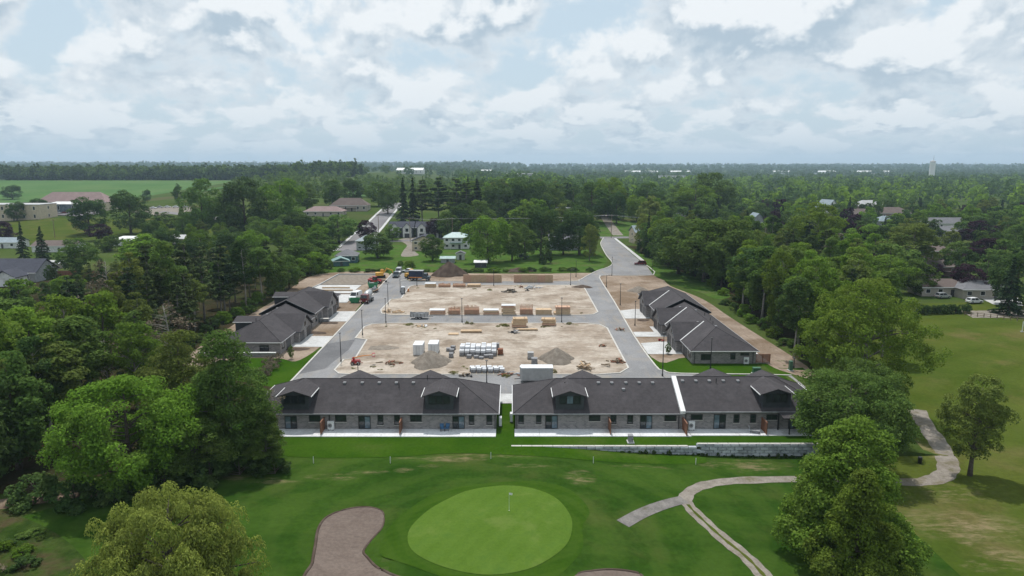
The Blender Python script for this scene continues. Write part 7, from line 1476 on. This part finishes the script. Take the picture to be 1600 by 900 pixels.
for k in range(9):
    tree('bush', hx - 7 + k * 1.7, hy + 0.2 * k, 2.6, 'clipped dark hedge bush in the line beside the lot fence', 'clipped hedge bushes by the lot', 3.4, 2)
# small plants on the estate
for px, py, h in ((455, 561, 3.2), (1043.5, 553, 2.6)): tpx('ash', px, py, py - 22, None, 'small newly planted tree in the bungalow front garden', 'newly planted front garden trees', 1) if False else tree('ash', *G(px, py), h, 'small newly planted tree in a bungalow front garden', 'newly planted front garden trees', 1.3, 1)
for px, py in ((417, 585), (425, 578), (433, 570), (410, 592), (421, 571)): tree('twiggy', *G(px, py), TR.uniform(1.6, 2.6), 'dry brown bush beside the end bungalow', 'dry brown bushes by the end bungalow', 3.0)
for px, py in ((708, 584), (790, 588), (866, 583), (737, 507), (784, 509), (730, 506), (790, 510), (778, 511), (741, 452), (889, 507), (640, 508), (765, 454)):
    tree('weed', *G(px, py), TR.uniform(0.4, 0.9), 'clump of yellowish weeds on the dirt plot', 'weed clumps on the dirt plots', TR.uniform(1.2, 2.6))
for k in range(60):
    x = TR.uniform(-32, 20); y = TR.choice([TR.uniform(166, 171), TR.uniform(130, 134), TR.uniform(183, 187), TR.uniform(222, 228)])
    tree('weed', x, y, TR.uniform(0.15, 0.4), 'clump of yellowish weeds on the dirt plot', 'weed clumps on the dirt plots', TR.uniform(0.7, 1.8))
for k in range(26):
    x = 16 + k * 1.12 + TR.uniform(-.3, .3); o = tree('bush', x, 93.72, TR.uniform(0.3, 0.9), 'dark weed growing at the foot of the block retaining wall', 'weeds along the retaining wall', TR.uniform(0.4, 0.9), 2)

LS = {'maple': 'rounded tree', 'ash': 'upright oval tree', 'aspen': 'slender tree', 'feathery': 'feathery tree'}
for x, y in scatter([(-92, 262), (-78, 272), (-84, 320), (-100, 365), (-135, 420), (-215, 420), (-190, 330), (-140, 262)], 46, 9.5):
    k = TR.choice(['maple', 'maple', 'ash', 'ash', 'aspen', 'feathery']); v = TR.randrange(len(PROTO[k]))
    tree(k, x, y, TR.uniform(10, 15), (('green ', 'dark green ', 'bright green ') if k == 'maple' else ('bright green ', 'green ') if k == 'ash' else ('green ', 'olive-green ', 'dark green ') if k == 'aspen' else ('lime-green ', 'olive-green '))[v] + LS[k] + ' in the grove between the teal house and the grassy slope', k + ' trees of the grove', None, v)
# town trees: each the nearer ones can be told apart
def free_spots(n, y0, y1, xlo, xhi, gap):
    out = []; grid = {}
    for _ in range(n * 30):
        if len(out) >= n: break
        y = math.sqrt(TR.uniform(y0 * y0, y1 * y1)); x = TR.uniform(xlo(y), xhi(y))
        if any((x - a) ** 2 + (y - b) ** 2 < r * r for a, b, r in CLEAR): continue
        c = (int(x // gap), int(y // gap))
        if any((x - a) ** 2 + (y - b) ** 2 < gap * gap for i in (-1, 0, 1) for j in (-1, 0, 1) for a, b in grid.get((c[0] + i, c[1] + j), [])): continue
        grid.setdefault(c, []).append((x, y)); out.append((x, y))
    return out
def near_house(x, y):
    nl = ' '.join(min(HOUSES, key=lambda q: (q[0] - x) ** 2 + (q[1] - y) ** 2)[2].split()[:5])
    for wd in (' with', ' beside', ' below', ' behind', ' next', ' and', ' in', ' deep', ' at', ' of', ' half', ' rising', ' above'): nl = nl.split(wd + ' ')[0]
    for wd in (' with', ' beside', ' below', ' behind', ' next', ' and', ' in', ' deep', ' at'):
        if nl.endswith(wd): nl = nl[:-len(wd)]
    return nl
def look(k, h, v):
    return ('small ' if h < 11.5 else ('tall ' if h > 13.8 else '')) + (VAR[k][v] + ' broadleaf tree' if k == 'far_broad' else ('dark spruce' if k == 'far_spruce' else 'dark purple maple'))
TL_ = {'far_broad': 'broadleaf tree among the houses of the town beyond the wood', 'far_spruce': 'dark spruce among the houses of the town beyond the wood', 'far_purple': 'dark purple maple among the houses of the town beyond the wood'}
for x, y in free_spots(185, 215, 560, lambda y: max(0.30 * y, 118 - (y > 345) * 60), lambda y: 0.8 * y, 12.0):
    if inside(x, y, [(98, 196), (185, 205), (200, 160), (110, 160)]) or inside(x, y, [(104, 170), (170, 170), (185, 215), (112, 212)]): continue
    q = TR.random(); k = 'far_broad' if q < 0.85 else ('far_spruce' if q < 0.95 else 'far_purple')
    h, v = (TR.uniform(10, 15.5) if k != 'far_spruce' else TR.uniform(12, 17)), (TR.choice([0, 2, 2, 1, 3]) if k == 'far_broad' else TR.randrange(len(PROTO[k])))
    tree(k, x, y, h, look(k, h, v) + ' in the town near the ' + near_house(x, y), k[4:] + ' trees of the town', None, v)
LL_ = {'far_broad': 'broadleaf tree behind the lower street and townhouses', 'far_spruce': 'dark conifer behind the lower street and townhouses', 'far_purple': 'purple maple behind the lower street and townhouses'}
for x, y in free_spots(95, 395, 620, lambda y: -0.04 * y - 20, lambda y: 0.30 * y, 12.5):
    if abs(x - 62) < 14 and y < 460: continue
    q = TR.random(); k = 'far_broad' if q < 0.8 else 'far_spruce'
    h, v = TR.uniform(14, 21), (TR.choice([0, 2, 2, 1, 3]) if k == 'far_broad' else TR.randrange(2)); tree(k, x, y, h, look(k, h, v) + ' behind the streets near the ' + near_house(x, y), k[4:] + ' trees behind the townhouses', None, v)
# everything farther away reads as one mass of woods
STUFF = {}
def low_arrays(seed): return crown_broad(seed, ('round', 'oval')[seed % 2], 13, 6.4, 0.2, 16, 46, 2.4, 4.6, 0.3)[0]
def far_arrays(seed, spruce=False):
    rng = np.random.default_rng(seed)
    if spruce: V, _ = crown_spruce(seed, 16, 3.6, 0.6, 10, 5, 90, 2.4, 0.2)
    else: V, _ = crown_broad(seed, ('round', 'oval')[seed % 2], 13, 5.6, 0.4, 22, 105, 2.0, 2.8, 0.3)
    return V
FA = [far_arrays(200 + i) for i in range(6)]; FS = [far_arrays(220 + i, True) for i in range(2)]; FL_ = [low_arrays(240 + i) for i in range(6)]
def mass(name, spots, mat, label, sizes=(0.95, 1.6), sp=0.08, big=1.0, low=False):
    out = []
    for (x, y) in spots:
        V = FS[TR.randrange(2)] if TR.random() < sp else (FL_ if low else FA)[TR.randrange(6)]
        a = TR.uniform(0, 6.28); s = TR.uniform(*sizes) * big; c, d = math.cos(a) * s, math.sin(a) * s
        W = np.stack([V[:, 0] * c - V[:, 1] * d + x, V[:, 0] * d + V[:, 1] * c + y, V[:, 2] * s * TR.uniform(0.9, 1.15) + zg(x, y)], 1); out.append(W)
    me = leaf_mesh(name, np.concatenate(out), mat, 1); o = bpy.data.objects.new(name, me); COL.objects.link(o); tag(o, label, kind='stuff')
def not_field(x, y): return not inside(x, y, [(-1150, 1110), (-820, 690), (-480, 690), (-340, 800), (-300, 1110)])
def gap_ok(s): return [(x, y) for x, y in s if not_field(x, y)]
town = free_spots(1050, 545, 1500, lambda y: -0.08 * y, lambda y: 0.82 * y, 15)
ln = len(town) // 3
mass('distant_town_trees', town[::3], 'leaf_mid', 'mass of town treetops running back to the horizon'); mass('distant_town_trees', town[1::3], 'leaf_dark', 'darker treetops mixed into the far town'); mass('distant_town_trees', town[2::3], 'leaf_bright', 'brighter treetops mixed into the far town')
mid = gap_ok(free_spots(170, 540, 1000, lambda y: -0.40 * y, lambda y: -0.08 * y, 17)); 
mid = [(x, y) for x, y in mid if not (abs(x + 112 - (y - 560) * -0.1) < 16 and y < 640) and not (-215 < x < -120 and 500 < y < 640)]
mass('distant_woods', mid, 'leaf_mid', 'woods behind the hilltop houses', (0.9, 1.2))
back = gap_ok(free_spots(1500, 1400, 2700, lambda y: -0.8 * y, lambda y: 0.8 * y, 20)); back = [(x, y) for x, y in back if math.sin(x * 0.008 + 1) * math.sin(y * 0.006 + x * 0.002) < 0.45]
mass('distant_woods', back[::2], 'leaf_dark', 'far band of dark woods before the horizon', (1.0, 1.5), 0.05, 1.0, True); mass('distant_woods', back[1::2], 'leaf_mid', 'lighter trees mixed into the far band of woods', (1.0, 1.5), 0.05, 1.0, True)
# wood along the far side of the crop field, and hedgerow bands out to the horizon
edge = [(x, 1102 + TR.uniform(0, 90)) for x in (TR.uniform(-1000, -250) for _ in range(620))]
mass('field_wood', edge[::2], 'leaf_dark', 'long dark wood standing along the far edge of the crop field', (1.45, 1.85), 0.1); mass('field_wood', edge[1::2], 'leaf_mid', 'lighter crowns in the long wood along the crop field', (1.4, 1.8), 0.05)

for i, (yy, n, big) in enumerate(((2900, 620, 1.5), (3600, 680, 1.7), (4400, 760, 1.9), (5600, 820, 2.1), (7800, 860, 2.6))):
    mass('horizon_woods', [(TR.uniform(-0.85, 0.85) * yy, yy + TR.uniform(-260, 260)) for _ in range(n)], 'leaf_dark', ('hazy', 'paler hazy', 'bluish hazy', 'faint bluish', 'faintest blue')[i] + ' band of woods towards the horizon', (0.8, 1.2), 0.05, big, True)
# ------------------------------------------------------------------ haze
m, t, out = new_mat('haze_air')
pv = N(t, 'ShaderNodeVolumePrincipled'); pv.inputs['Color'].default_value = (0.62, 0.82, 1.0, 1); pv.inputs['Density'].default_value = 0.000115; pv.inputs['Anisotropy'].default_value = 0.2
t.links.new(pv.outputs[0], out.inputs['Volume'])
hb = MB().box(-9600, -900, -4.0, 9600, 9600, 165.0).build('haze', 'haze_air'); tag(hb, 'thin blue summer haze over the plain', kind='stuff')
